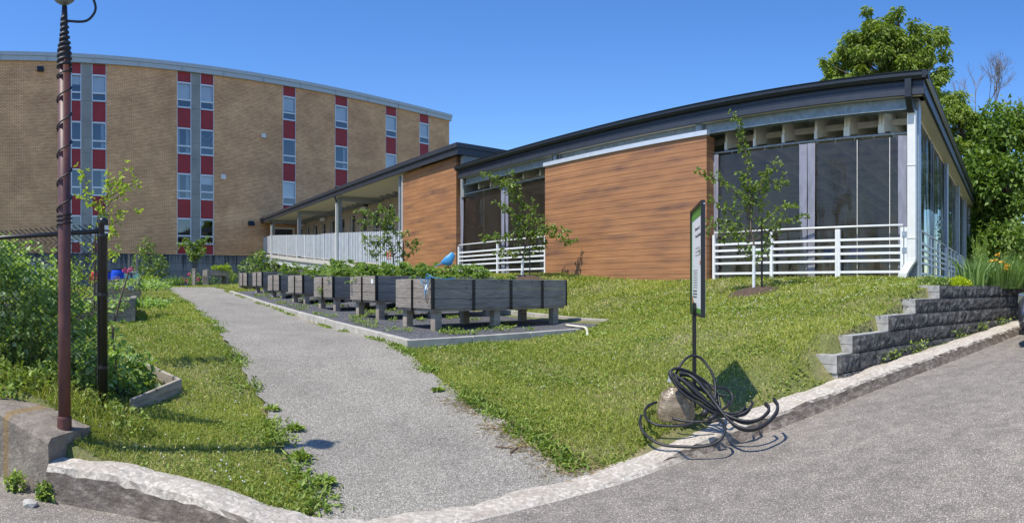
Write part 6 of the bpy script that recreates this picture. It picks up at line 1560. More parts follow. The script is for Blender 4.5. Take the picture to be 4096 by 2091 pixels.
    mb.tube([P(505, 1120, 6.42), P(516, 1086, 6.38)], .006, 5); o = mb.obj('dry_branch', M['bark'], off=a); o.location = a; tag(o, 'dead bare branch leaning upright beside the black fence post', 'branch')
barrel()

# ------------------------------------------------------------------ car nosing in at the right edge
def car():
    d = Vector((.935, .355, 0)).normalized(); nose = Pz(4046, 9.4, 0)
    x, y = nose.x, nose.y; side = Vector((d.y, -d.x, 0)); Wd = 1.8; L = 4.4
    org = Vector((x, y, 0)) + side * Wd / 2 + d * L / 2; zr = float(z_road(org.x - 1.4)); 
    slope = math.atan2(float(z_road(org.x + 1) - z_road(org.x - 1)), 2.1)
    t = thing('parked_car', 'dark grey car whose front corner enters at the right edge', 'car', (org.x, org.y, float(z_road(org.x)))); 
    t.rotation_euler = Matrix.Rotation(atan2(d.y, d.x), 3, 'Z').to_euler(); t.rotation_euler.y = -slope * .95
    # local x forward=-nose ; nose at x=-L/2
    secs = [(-2.2, .30, .60, .66), (-2.17, .24, .72, .76), (-2.05, .22, .80, .84), (-1.7, .22, .87, .885), (-1.2, .22, .93, .90), (-.9, .22, .97, .90), (0, .22, .98, .90), (1.2, .22, 1.0, .90), (1.8, .24, 1.02, .88), (2.1, .3, 1.0, .82), (2.2, .4, .9, .74)]
    mb = MB(); vs = []; 
    for xx, zb, zt, hw in secs:
        ring = [(-hw * .96, zb), (-hw, zb + .15), (-hw, zb + .36), (-hw * .97, zt - .12), (-hw * .86, zt - .03), (-hw * .4, zt), (hw * .4, zt), (hw * .86, zt - .03), (hw * .97, zt - .12), (hw, zb + .36), (hw, zb + .15), (hw * .96, zb)]
        vs += [(xx, yy, zz) for yy, zz in ring]
    k = 12; mb.add(vs, [(i * k + j, i * k + (j + 1) % k, (i + 1) * k + (j + 1) % k, (i + 1) * k + j) for i in range(len(secs) - 1) for j in range(k)] + [tuple(reversed(range(k))), tuple(range((len(secs) - 1) * k, len(secs) * k))])
    body = mb.obj('body', M['car_paint'], t, smooth=True, bevel=0)
    mb = MB(); mb.hexa([(-.95, -.80, .96), (1.9, -.80, 1.0), (1.9, .80, 1.0), (-.95, .80, .96), (-.25, -.62, 1.45), (1.35, -.62, 1.47), (1.35, .62, 1.47), (-.25, .62, 1.45)]); mb.obj('windows', M['interior'], t, bevel=.06)
    mb = MB(); mb.box(-.2, 1.3, -.6, .6, 1.452, 1.49); mb.obj('roof', M['car_paint'], t, bevel=.02)
    for sx in (-1.38, 1.38):
        for sy in (-.80, .80):
            mb = MB(); mb.add(*(lambda n, r, w_: ([(sx + r * cos(2 * pi * i / n), sy + s * w_, .33 + r * sin(2 * pi * i / n)) for s in (-1, 1) for i in range(n)], [(i, (i + 1) % n, n + (i + 1) % n, n + i) for i in range(n)] + [tuple(range(n)), tuple(range(n, 2 * n))]))(28, .33, .11)); wh = mb.obj('wheel', M['rubber'], t, bevel=.02)
            mb = MB(); s = 1 if sy > 0 else -1; n = 20; mb.add([(sx + .21 * cos(2 * pi * i / n), sy + s * .113, .33 + .21 * sin(2 * pi * i / n)) for i in range(n)] + [(sx + .19 * cos(2 * pi * i / n), sy + s * .10, .33 + .19 * sin(2 * pi * i / n)) for i in range(n)], [(i, (i + 1) % n, n + (i + 1) % n, n + i) for i in range(n)] + [tuple(range(n, 2 * n))]); mb.obj('rim', M['chrome'], wh)
    for sy in (-1, 1):
        mb = MB(); mb.hexa([(-2.16, sy * .50, .62), (-2.02, sy * .86, .64), (-1.95, sy * .86, .66), (-2.1, sy * .5, .64), (-2.14, sy * .50, .74), (-2.0, sy * .85, .79), (-1.7, sy * .85, .80), (-2.0, sy * .5, .78)]); hl = mb.obj('headlight', M['chrome'], t, bevel=.01)
        mb = MB(); mb.hexa([(-2.215, sy * .52, .30), (-2.10, sy * .80, .30), (-2.05, sy * .80, .30), (-2.1, sy * .52, .30), (-2.21, sy * .52, .48), (-2.10, sy * .8, .50), (-2.05, sy * .8, .5), (-2.1, sy * .52, .5)]); fl = mb.obj('fog_lamp_recess', M['black_paint'], t, bevel=.01)
        mb = MB(); mb.ball((-2.17, sy * .66, .40), .055, 14, 8); mb.obj('fog_lamp', M['chrome'], fl, smooth=True)
    mb = MB(); mb.box(-2.225, -2.15, -.45, .45, .42, .60); mb.obj('grille', M['black_paint'], t, bevel=.01)
    mb = MB(); mb.box(-2.19, 2.15, -.78, .78, .17, .24); mb.obj('underside', M['black_paint'], t)
car()

# white pipe lying in the grass, twigs on the path
def odds():
    a = G(2265, 1307); pts = [a + Vector((0, 0, .03)), G(2310, 1315) + Vector((0, 0, .04)), G(2343, 1324) + Vector((0, 0, .05)), G(2350, 1345) + Vector((0, 0, .01))]
    mb = MB(); mb.tube(spline(pts, 5), .020, 10); o = mb.obj('white_pipe', M['pvc'], smooth=True, off=a); o.location = a; tag(o, 'bent cream plastic pipe lying where the gravel border meets the lawn', 'pipe')
    for i, (pp, lab) in enumerate(([((1978, 1802), (2020, 1806), (2068, 1809)), 'long dry twig lying on the path near the kerb'], [((2042, 1826), (2055, 1815), (2072, 1806)), 'short dark twig crossing the long one on the path'])):
        q = [G(*p) + Vector((0, 0, .035)) for p in pp]; mb = MB(); mb.tube(spline(q, 4), .006 + .003 * i, 6); o = mb.obj('twig', M['dry_twig'], off=q[0]); o.location = q[0]; tag(o, lab, 'twig', 'twigs on the path')
    # straw along the right edge of the path
    n = 1300; c = [G(px, py) for px, py in ((1990, 1720), (2060, 1745), (2100, 1790), (2160, 1800), (1900, 1640), (1850, 1610), (2240, 1880), (2330, 1895))]
    q = np.array([c[random.randrange(len(c))] for _ in range(n)]) + np.stack([RNG.normal(size=n) * .12, RNG.normal(size=n) * .1, np.zeros(n)], 1); q[:, 2] = h_ground(q[:, 0], q[:, 1]) + .04
    d = RNG.normal(size=(n, 3)); d[:, 2] *= .08; o = fol('straw', leaf_cloud(q, .09, up=2, aspect=.05, dirs=d, jitter=0, fold=.1), M['straw']); tag(o, 'pale dry grass clippings strewn on the right edge of the path', 'straw', kind='stuff')
    # little plants on the path
    for k, (px, py, n_, r, lab) in enumerate(((1180, 1733, 70, .06, 'small dandelion rosette on the path beside the pole shadow'), (1205, 1848, 60, .055, 'dandelion rosette on the path below the pole shadow'), (1298, 1950, 60, .05, 'lone rosette on the path close to the kerb'), (1085, 1655, 40, .04, 'small weed on the path above the pole shadow'),
                                    (1750, 1577, 40, .03, 'tiny weed on the right half of the path'))):
        c = G(px, py); c.z += .035; q, d = ball_pts((0, 0, 0), r * .6, n_, (1, 1, .2)); d[:, 2] = np.abs(d[:, 2]) * .5 + .15; V = leaf_cloud(q, .075, dirs=d, up=.9, aspect=.4, jitter=.1); o = fol('dandelion_rosette', V, M['lf_weed']); o.location = c; tag(o, lab, 'weed', 'weeds growing on the path')
    # weeds at the foot of the left wall, stone
    for px, py, n_, r, lab in ((182, 1920, 300, .085, 'leafy weed clump where the kerb meets the retaining wall'), (60, 1885, 160, .10, 'thin creeping weeds along the foot of the retaining wall')):
        a = az(px); rho = 4.42 if px > 100 else 4.65; c = Vector((rho * sin(a), rho * cos(a), float(z_road(rho * sin(a))))); q, d = ball_pts((0, 0, r * .6), r, n_, (1, .6, .9), .2); q[:, 2] = np.abs(q[:, 2]); V = leaf_cloud(q, .045, aspect=.6, up=.8); o = fol('wall_weed', V, M['lf_weed']); o.location = c; tag(o, lab, 'weed')
    c = Vector((4.3 * sin(az(120)), 4.3 * cos(az(120)), float(z_road(-3)))); mb = MB(); bm = bmesh.new(); bmesh.ops.create_icosphere(bm, subdivisions=2, radius=.05)
    for v in bm.verts: v.co = Vector((v.co.x * 1.3, v.co.y, v.co.z * .6)) * random.uniform(.85, 1.12)
    me = bpy.data.meshes.new('stone'); bm.to_mesh(me); bm.free(); o = link('stone', me, M['border_concrete'], smooth=False); o.location = c + Vector((0, 0, .015)); tag(o, 'loose tan stone on the asphalt by the kerb end', 'stone')
odds()

# ------------------------------------------------------------------ trees, shrubs and flowers
def young_tree(label, base, branches, m, rho, leaf=.055, wrap=True, crown_n=1.0, trunk_r=.022, seed=1, name='young_tree', wob=.03, dens=3):
    """branches: polylines of picture points; the first is the trunk. Depth wanders by a fraction of the distance."""
    rr = random.Random(seed); t = thing(name, label, 'tree', base); off = tuple(base); mbt = MB(); P_, D_ = [], []
    for bi, br in enumerate(branches):
        n = len(br); dep = rr.uniform(-1, 1) * wob if bi else 0
        pts = [Vector(base)] if bi == 0 else []
        for k, (px, py) in enumerate(br):
            pts.append(P(px, py, rho * (1 + dep * (k / max(1, n - 1)) + (rr.uniform(-.004, .004) if k else 0))))
        sp = spline(pts, 6); m_ = len(sp); r0 = trunk_r if bi == 0 else trunk_r * .5
        mbt.tube(sp, [max(.004, r0 * (1 - .82 * i / m_)) for i in range(m_)], 7)
        start = int(m_ * (.45 if bi == 0 else .12))
        for i in range(start, m_ - 1):
            a, b = sp[i], sp[i + 1]; ax = (b - a); L = ax.length
            k = max(1, int(L / .03 * crown_n))
            for _ in range(k):
                c = a.lerp(b, rr.random()); 
                # short spur with a rosette of leaves
                sd = Vector((rr.gauss(0, 1), rr.gauss(0, 1), rr.gauss(.3, .8))).normalized(); tip = c + sd * rr.uniform(.01, .10) * (1.3 - .6 * i / m_) * leaf / .055
                for _ in range(dens):
                    P_.append(tip); D_.append((sd + Vector((rr.gauss(0, .8), rr.gauss(0, .8), rr.gauss(0, .8)))).normalized())
    mbt.obj('trunk', M['bark'], t, smooth=True, off=off)
    if wrap:
        s0 = Vector(base); s1 = P(branches[0][0][0], branches[0][0][1], rho); mb = MB(); pts = [s0.lerp(s1, q) for q in np.linspace(0, 1, 16)]
        mb.tube(pts, [trunk_r * 1.45 * (1 + .07 * (i % 2)) for i in range(16)], 10); mb.obj('trunk_wrap', M['white_wrap'], t, off=off)
    V, Fc, R = leaf_cloud(np.array(P_), leaf, up=.5, aspect=.55, dirs=np.array(D_), jitter=.2); fol('leaves', (V, Fc, R), m, t, off=off)
    return t

b3 = Pz(3015, 12.1, (Y0 - 1133) / F * 12.1); b3.z = Hs(b3.x, b3.y)
def c5(x, y): return (2700 + x / 1.315, 200 + y / 1.315)
young_tree('young apple tree with white-wrapped trunk in front of the right-hand curtains', b3,
    [[c5(415, 1030), c5(400, 950), c5(398, 850), c5(390, 700), c5(375, 560), c5(345, 440), c5(305, 335)],
     [c5(400, 880), c5(350, 790), c5(290, 730), c5(230, 690), c5(170, 665), c5(115, 650)], [c5(405, 900), c5(340, 860), c5(270, 840), c5(215, 800), c5(190, 790)],
     [c5(410, 960), c5(350, 930), c5(290, 900), c5(230, 900), c5(160, 940), c5(175, 975)], [c5(400, 850), c5(440, 760), c5(470, 680), c5(510, 630), c5(560, 580)],
     [c5(410, 900), c5(450, 820), c5(500, 700), c5(540, 760), c5(580, 680), c5(600, 660)][0:3] + [c5(570, 720), c5(590, 660)], [c5(420, 1000), c5(500, 950), c5(560, 900), c5(630, 890), c5(695, 880)],
     [c5(420, 960), c5(480, 900), c5(540, 840), c5(610, 830), c5(645, 830)], [c5(410, 1000), c5(360, 1000), c5(310, 960), c5(270, 930), c5(240, 1010)], [c5(405, 830), c5(360, 760), c5(370, 680), c5(330, 640)],
     [c5(415, 1110), c5(360, 1060), c5(320, 990), c5(300, 930)], [c5(415, 1110), c5(480, 1030), c5(530, 950), c5(560, 900)], [c5(400, 800), c5(420, 720), c5(450, 700), c5(470, 640)]],
    M['lf_apple'], 12.1, leaf=.078, seed=3, crown_n=1.6, dens=5)
b2 = Pz(2088, 17.2, 0); b2.z = Hs(b2.x, b2.y)
def c4(x, y): return (1800 + x / 1.461, 400 + y / 1.461)
young_tree('young apple tree before the left-hand curtains, its crown spreading over the cladding', b2,
    [[c4(425, 930), c4(440, 850), c4(450, 740), c4(430, 640), c4(400, 540), c4(370, 470), c4(350, 420)], [c4(430, 640), c4(370, 560), c4(310, 490), c4(250, 460), c4(195, 430)],
     [c4(440, 860), c4(380, 800), c4(310, 800), c4(240, 810), c4(175, 820)], [c4(430, 780), c4(380, 700), c4(330, 640), c4(270, 600)], [c4(440, 760), c4(480, 700), c4(480, 640), c4(490, 600)],
     [c4(440, 860), c4(500, 800), c4(560, 770), c4(620, 790), c4(680, 830), c4(745, 830)], [c4(450, 830), c4(520, 760), c4(570, 760), c4(640, 760), c4(700, 770)], [c4(430, 900), c4(370, 900), c4(310, 900), c4(260, 890)],
     [c4(435, 900), c4(490, 880), c4(540, 850), c4(560, 800)], [c4(440, 800), c4(400, 740), c4(420, 680)], [c4(440, 820), c4(480, 780), c4(520, 720), c4(550, 700)], [c4(380, 520), c4(340, 500), c4(320, 470)]],
    M['lf_apple'], 17.2, leaf=.095, seed=5, crown_n=1.6, dens=5, trunk_r=.028)
b1 = Pz(1575, 19.0, 0); b1.z = Hs(b1.x, b1.y)
def c3(x, y): return (1000 + x / 3.287, 750 + y / 3.287)
young_tree('young apple tree in front of the corrugated walkway screen', b1,
    [[c3(1885, 1000), c3(1880, 880), c3(1850, 750), c3(1800, 620), c3(1790, 500), c3(1850, 380), c3(1880, 250)], [c3(1800, 560), c3(1740, 490), c3(1640, 430), c3(1540, 340), c3(1410, 315)], [c3(1720, 520), c3(1620, 480), c3(1500, 470), c3(1395, 450)],
     [c3(1810, 480), c3(1770, 380), c3(1730, 310), c3(1700, 235)], [c3(1860, 780), c3(1760, 690), c3(1640, 680), c3(1540, 680), c3(1480, 640)], [c3(1870, 850), c3(1740, 780), c3(1600, 760), c3(1500, 780)],
     [c3(1880, 900), c3(1960, 820), c3(2040, 780), c3(2140, 740), c3(2250, 760)], [c3(1890, 800), c3(1960, 700), c3(2020, 620), c3(2060, 590)], [c3(1900, 920), c3(2000, 900), c3(2100, 880), c3(2180, 800)],
     [c3(1870, 900), c3(1760, 880), c3(1640, 900), c3(1540, 860)], [c3(1880, 600), c3(1900, 500), c3(1890, 420)]],
    M['lf_apple'], 19.0, leaf=.10, seed=8, wrap=True, crown_n=1.3, dens=5, trunk_r=.03)
b0 = Pz(372, 7.6, 0); b0.z = Hs(b0.x, b0.y)
def c1(x, y): return (x / 1.257, y / 1.257)
young_tree('yellow-green sapling rising behind the black fence post', b0,
    [[c1(478, 1300), c1(480, 1180), c1(500, 1060), c1(540, 980), c1(590, 900), c1(640, 850)], [c1(500, 1060), c1(440, 960), c1(430, 890), c1(400, 835)], [c1(530, 1000), c1(600, 960), c1(650, 935), c1(685, 920)],
     [c1(500, 1080), c1(560, 1080), c1(620, 1070), c1(690, 1070)], [c1(490, 1120), c1(540, 1130), c1(600, 1110)], [c1(500, 1040), c1(440, 1010), c1(390, 1000)], [c1(520, 1020), c1(550, 960), c1(540, 900)], [c1(480, 1180), c1(470, 1230), c1(480, 1290), c1(470, 1350)],
     [c1(520, 1060), c1(560, 1010), c1(600, 980), c1(620, 900)], [c1(500, 1100), c1(550, 1180), c1(560, 1190)], [c1(478, 1300), c1(540, 1290), c1(590, 1270)]],
    M['lf_yellowgreen'], 7.6, leaf=.065, seed=4, wrap=False, crown_n=1.5, dens=3, trunk_r=.014, wob=.05)
b4 = Pz(785, 33, 0); b4.z = Hs(b4.x, b4.y)
young_tree('small ornamental tree against the foundation, before the red panels', b4,
    [[(780, 1075), (778, 1040), (780, 1010), (775, 985), (790, 970)], [(780, 1030), (760, 1000), (740, 985), (718, 978)], [(780, 1020), (800, 990), (820, 970), (838, 950)], [(780, 1040), (800, 1020), (815, 1005), (820, 1000)], [(780, 1035), (765, 1020), (750, 1010)], [(778, 1010), (765, 985), (745, 965)], [(780, 1010), (800, 985), (812, 965)],
     [(780, 1040), (770, 1030), (762, 1032)], [(780, 1000), (790, 980), (800, 962)]],
    M['lf_shrub'], 33, leaf=.13, seed=9, wrap=False, crown_n=1.4, dens=5, trunk_r=.05)
# stakes and mulch mounds
for base, dx, top, lab, ml in ((b3, .16, 870, 'black stake tied beside the right-hand apple tree', 'brown soil mound round the right-hand apple tree'), (b2, .22, 985, 'black stake beside the middle apple tree', 'brown soil mound round the middle apple tree'), (b1, .30, 965, 'black stake beside the apple tree at the walkway', None)):
    r = hypot(base.x, base.y); a = atan2(base.x, base.y); q = base + Vector((cos(a) * dx, -sin(a) * dx, 0)); zt = (Y0 - top) / F * r; t = thing('tree_stake', lab, 'stake', q, 0, 'stakes beside the young trees')
    mb = MB(); mb.box(-.016, .016, -.016, .016, -.1, zt - q.z); mb.obj('stake', M['black_paint'], t); mb = MB(); mb.tube([(0, 0, (zt - q.z) * .55), tuple((base - q) * .98 + Vector((0, 0, (zt - q.z) * .56)))], .008, 5); mb.obj('tie', M['green_print'], t)
    if ml:
        mb = MB(); n = 26; vs = [(0, 0, .13)]; fs = []
        for j in range(1, 6):
            for k in range(n): an = 2 * pi * k / n; rad = .1 * j * random.uniform(.93, 1.07) * 1.15; x, y = base.x + rad * 1.1 * cos(an), base.y + rad * .9 * sin(an); vs.append((x - base.x, y - base.y, Hs(x, y) - base.z + .13 * (1 - (j / 5.0) ** 1.6) + random.uniform(-.012, .012)))
        fs = [(0, 1 + k, 1 + (k + 1) % n) for k in range(n)] + [(1 + (j - 1) * n + k, 1 + j * n + k, 1 + j * n + (k + 1) % n, 1 + (j - 1) * n + (k + 1) % n) for j in range(1, 5) for k in range(n)]
        mb.add(vs, fs); o = mb.obj('soil_mound', M['soil'], smooth=True); o.location = base; tag(o, ml, 'soil mound')
# orange wire figure on the walkway tree
q = P(1556, 1022, 18.5); mb = MB()
for cz in (.055, -.055): mb.tube([(.055 * cos(a), 0, cz + .055 * sin(a)) for a in np.linspace(0, 2 * pi, 14)], .02, 6)
o = mb.obj('orange_ornament', M['orange_wire']); o.location = q; o.rotation_euler = (0, 0, -az(1556)); tag(o, 'small orange figure-eight ornament hanging in the walkway apple tree', 'garden ornament')

def blob_shrub(name, label, blobs, rho, m, leaf, dens, base=None, cat='shrub', stems=True, up=.4, aspect=.5, group=None, droop=0, dj=.6):
    """blobs: (px, py, radius in px) -> leaf masses at their own depth"""
    cx = sum(b[0] for b in blobs) / len(blobs); by = max(b[1] + b[2] for b in blobs); g = base or Pz(cx, rho, 0); 
    if base is None: g.z = min(Hs(g.x, g.y), (Y0 - by) / F * rho + .1)
    t = thing(name, label, cat, g, 0, group); off = tuple(g); parts = []; mb = MB(); L = []
    for (px, py, r) in blobs:
        R_ = r / F * rho; c = P(px, py, rho) + Vector((sin(az(px)), cos(az(px)), 0)) * random.uniform(-dj, dj) * R_ * 1.2
        n = int(dens * R_ * R_ / (leaf * leaf) * 8.5) + 14; q, d = ball_pts(c, R_, n, (1, 1, .95), .5)
        # break the ball up
        k = np.sin(q[:, 0] * 9 / (R_ + .3)) * np.sin(q[:, 1] * 8 / (R_ + .3) + 1) * np.sin(q[:, 2] * 10 / (R_ + .3)); q = q + d * (k * R_ * .28)[:, None]
        parts.append(leaf_cloud(q, leaf, up=up, aspect=aspect, dirs=d + np.array([0, 0, -droop]), jitter=.7)); L.append(c)
        if stems: mb.tube(spline([Vector(g) + Vector((random.uniform(-.05, .05), 0, 0)), Vector(g).lerp(c, .55) + Vector((0, 0, .1 * R_)), c], 4), [.03 * max(.4, R_) * (1 - .07 * i) for i in range(9)], 6)
    if stems: mb.obj('stems', M['bark'], t, off=off)
    fol('leaves', parts, m, t, off=off); return t
rnd = random.Random(21)
def lumps(box, n, r0, r1, keep=lambda x, y: True, rr=rnd):
    out = []; tries = 0
    while len(out) < n and tries < 5000:
        tries += 1; x = rr.uniform(box[0], box[2]); y = rr.uniform(box[1], box[3])
        if keep(x, y): out.append((x, y, rr.uniform(r0, r1)))
    return out
# shrubs along the brick building
blob_shrub('leafy_shrub', 'tall loose shrub against the foundation left of the path', [(590, 965, 18), (575, 985, 22), (602, 990, 20), (560, 1010, 26), (595, 1020, 32), (560, 1050, 34), (600, 1060, 40), (640, 1060, 32), (575, 1095, 38), (620, 1100, 42), (650, 1085, 28), (632, 1030, 22), (545, 1080, 20), (660, 1065, 14), (648, 1115, 26)], 33, M['lf_shrub'], .16, 1.5)
blob_shrub('clipped_shrub', 'low yellow-green clipped shrub in front of the tall one', [(565, 1122, 20), (590, 1118, 22), (612, 1122, 20), (578, 1133, 18), (602, 1134, 18)], 29, M['lf_hedge'], .11, 2.2, stems=False)
blob_shrub('broad_shrub', 'broad bright shrub at the foot of the walkway ramp', [(1035, 1020, 20), (1010, 1040, 24), (1050, 1035, 24), (985, 1062, 24), (1020, 1065, 30), (1060, 1058, 28), (1085, 1062, 20), (1000, 1085, 28), (1045, 1085, 32), (1090, 1078, 22), (965, 1072, 12), (1048, 1012, 10), (1105, 1048, 10)], 25.5, M['lf_shrub'], .15, 1.5)
blob_shrub('peony_bush', 'peony bush with pink blooms at the end of the path', [(775, 1095, 14), (785, 1110, 18), (765, 1120, 16), (800, 1120, 18), (780, 1132, 20), (755, 1130, 12), (805, 1135, 14)], 32, M['lf_shrub'], .12, 1.8, stems=False)
for k, (px, py, rho, lab) in enumerate(((755, 1098, 31.5, 'pink peony bloom at the top left of the far bush'), (733, 1117, 31.3, 'pink peony bloom low at the left of the far bush'), (744, 1125, 31.2, 'deep pink peony bloom near the ground by the far bush'), (792, 1118, 31, 'pale pink peony bloom on the right side of the far bush'),
        (499, 1080, 23.2, 'pink rose bloom over the rim of the blue drum, nearest its lid'), (508, 1087, 23.2, 'dark pink rose bloom just right of the blue drum'), (524, 1077, 25, 'single pink rose bloom between the grey garden posts'))):
    c = Pz(px, rho, (Y0 - py) / F * rho); q, d = ball_pts((0, 0, 0), .07, 46, (1, 1, .8), .3); o = fol('pink_flower', leaf_cloud(q, .07, dirs=d, aspect=.9), M['pink']); o.location = c; tag(o, lab, 'flower', 'pink blooms')
def grass_clump(label, px, py0, rho, n, L, W_, spread, m, lean=.5, cat='plant', name='grass_clump', z=None):
    c = Pz(px, rho, 0); c.z = (Hs(c.x, c.y) if z is None else z); a = RNG.uniform(0, 2 * pi, n); rr = spread * np.sqrt(RNG.uniform(0, 1, n)); b = np.stack([rr * np.cos(a), rr * np.sin(a), np.zeros(n)], 1)
    d = np.stack([np.cos(a), np.sin(a), np.zeros(n)], 1); V = blades(b, L * RNG.uniform(.6, 1.1, n), W_, lean, d); o = fol(name, V, m); o.location = c; return tag(o, label, cat)
grass_clump('spiky green clump beside the peonies at the path end', 708, 0, 31, 160, .75, .035, .28, M['lf_iris'], .55)
grass_clump('narrow-leaved clump in front of the clipped shrub', 655, 0, 30, 70, .5, .03, .2, M['lf_iris'], .5)
blob_shrub('dark_ground_cover', 'dark low ground cover along the foundation left of the peonies', [(660, 1130, 12), (675, 1126, 12), (690, 1132, 10), (720, 1133, 10), (830, 1128, 14), (850, 1122, 16), (870, 1130, 16), (900, 1122, 18), (920, 1130, 16), (945, 1120, 20), (930, 1105, 12), (905, 1080, 8), (912, 1066, 7)], 32, M['lf_dark'], .12, 1.8, stems=False, cat='ground cover')
blob_shrub('climbing_shrub', 'thin leafy plant beyond the planting tables, before the foundation', [(902, 1062, 8), (908, 1080, 10), (922, 1085, 10), (915, 1100, 12), (930, 1110, 14)], 30, M['lf_hedge'], .1, 1.5)
# short timber log edging
for k in range(3):
    q = Pz(705 + k * 9, 30.8, 0); q.z = Hs(q.x, q.y); mb = MB(); mb.lathe([(.05, -.05), (.05, .22 + .02 * k), (.03, .23 + .02 * k)], n=8); o = mb.obj('edging_log', M['pale_timber']); o.location = q; tag(o, ['left', 'middle', 'right'][k] + ' one of three short upright logs at the path end', 'log', 'short logs at the path end')
q = Pz(778, 30.5, 0); q.z = Hs(q.x, q.y); mb = MB(); mb.box(-.08, .08, -.08, .08, -.1, .85); mb.box(-.1, .1, -.1, .1, .85, .9); o = mb.obj('stone_post', M['pale_timber']); o.location = q; tag(o, 'short pale post standing before the peony bush', 'post')

# pea vines and garden greens behind the black fence
def pea_mass():
    n = 17000; s = RNG.uniform(.25, 4.0, n) ; back = np.abs(RNG.normal(size=n)) * .35 + .05; t = RNG.uniform(0, 1, n)
    # height profile: tall on the left, falling towards the post
    hgt = np.interp(s, [.2, .5, .8, 1.3, 4], [.30, .55, 1.0, 1.32, 1.36]) * (1 + .08 * np.sin(s * 9) + .05 * np.sin(s * 23))
    x = FA.x + FDV.x * s - FDV.y * -back * -1; y = FA.y + FDV.y * s + back
    z = h_ground(x, y) + .02 + hgt * t ** .75
    nz = np.sin(x * 8) * np.sin(y * 9 + 1) * np.sin(z * 8) ; k = nz > -.32
    V = leaf_cloud(np.stack([x, y, z], 1)[k], .072, up=.5, aspect=.75); off = (FA.x + FDV.x * 1.6, FA.y + .2, -1.05)
    t_ = thing('pea_vines', 'dense pea vines climbing the inside of the black chain-link fence', 'plants', off)
    fol('leaves', V, M['lf_pea'], t_, off=off)
    mb = MB()
    for _ in range(90):
        s0 = random.uniform(.5, 3.6); b = random.uniform(.08, .5); x0 = FA.x + FDV.x * s0; y0 = FA.y + FDV.y * s0 + b; z0 = Hs(x0, y0); h = random.uniform(.6, 1.25); mb.tube(spline([(x0, y0, z0), (x0 + random.uniform(-.08, .08), y0 + random.uniform(-.05, .05), z0 + h / 2), (x0 + random.uniform(-.12, .12), y0 + random.uniform(-.08, .08), z0 + h)], 4), .004, 4)
    mb.obj('stems', M['lf_hedge'], t_, off=off)
pea_mass()
def greens():
    n = 5200; th = RNG.uniform(az(-60), az(415), n); rho = RNG.uniform(5.4, 7.6, n); x = rho * np.sin(th); y = rho * np.cos(th); k = (np.sin(x * 3) * np.sin(y * 4) > -.3); x, y = x[k], y[k]; z = h_ground(x, y) + RNG.uniform(.0, .32, len(x)) * (1 + .6 * np.sin(x * 5))
    V = leaf_cloud(np.stack([x, y, z], 1), .07, up=.6, aspect=.5); o = fol('garden_greens', V, M['lf_weed']); tag(o, 'mixed leafy greens covering the garden ground behind the fence', 'plants', kind='stuff')
    # tall weeds and grass at the foot of the fence and pole
    n = 2600; s = RNG.uniform(-.35, 2.6, n); x = FA.x + FDV.x * s + RNG.normal(size=n) * .05; y = FA.y + FDV.y * s - np.abs(RNG.normal(size=n)) * .16 - .02; k = y > y_front(x) + .45; x, y = x[k], y[k]
    o = fol('tall_grass', blades(np.stack([x, y, h_ground(x, y)], 1), RNG.uniform(.08, .26, len(x)), .007, .6), M['lf_grass']); tag(o, 'longer uncut grass along the foot of the black fence', 'grass', kind='stuff')
    n = 900; s = RNG.uniform(-.5, 2.2, n); x = FA.x + FDV.x * s; y = FA.y + FDV.y * s - np.abs(RNG.normal(size=n)) * .12; k = y > y_front(x) + .4; x, y = x[k], y[k]; V = leaf_cloud(np.stack([x, y, h_ground(x, y) + RNG.uniform(0, .2, len(x))], 1), .05, up=.7, aspect=.5)
    o = fol('fence_weeds', V, M['lf_weed']); tag(o, 'broad-leaved weeds at the foot of the black fence', 'weeds', kind='stuff')
greens()
blob_shrub('berry_bushes', 'loose berry bushes standing beyond the fence, left of the red can', [(280, 1075, 22), (300, 1060, 20), (325, 1075, 22), (350, 1090, 24), (300, 1110, 28), (330, 1125, 28), (365, 1120, 16), (270, 1120, 22), (230, 1080, 24), (180, 1085, 24)], 13.5, M['lf_hedge'], .09, .9)
blob_shrub('bean_patch', 'leafy plants between the fence post and the first plank bed', [(340, 1300, 20), (385, 1340, 22), (365, 1310, 18), (360, 1380, 24), (436, 1330, 9)], 10.5, M['lf_pea'], .08, .8)
blob_shrub('climbing_bean', 'climbing bean twining round the dead branch by the fence post', [(440, 1420, 12), (455, 1370, 12), (447, 1300, 10), (448, 1480, 16), (470, 1530, 20), (495, 1555, 20), (450, 1560, 24), (520, 1545, 16), (545, 1560, 14)], 5.9, M['lf_pea'], .055, .55)

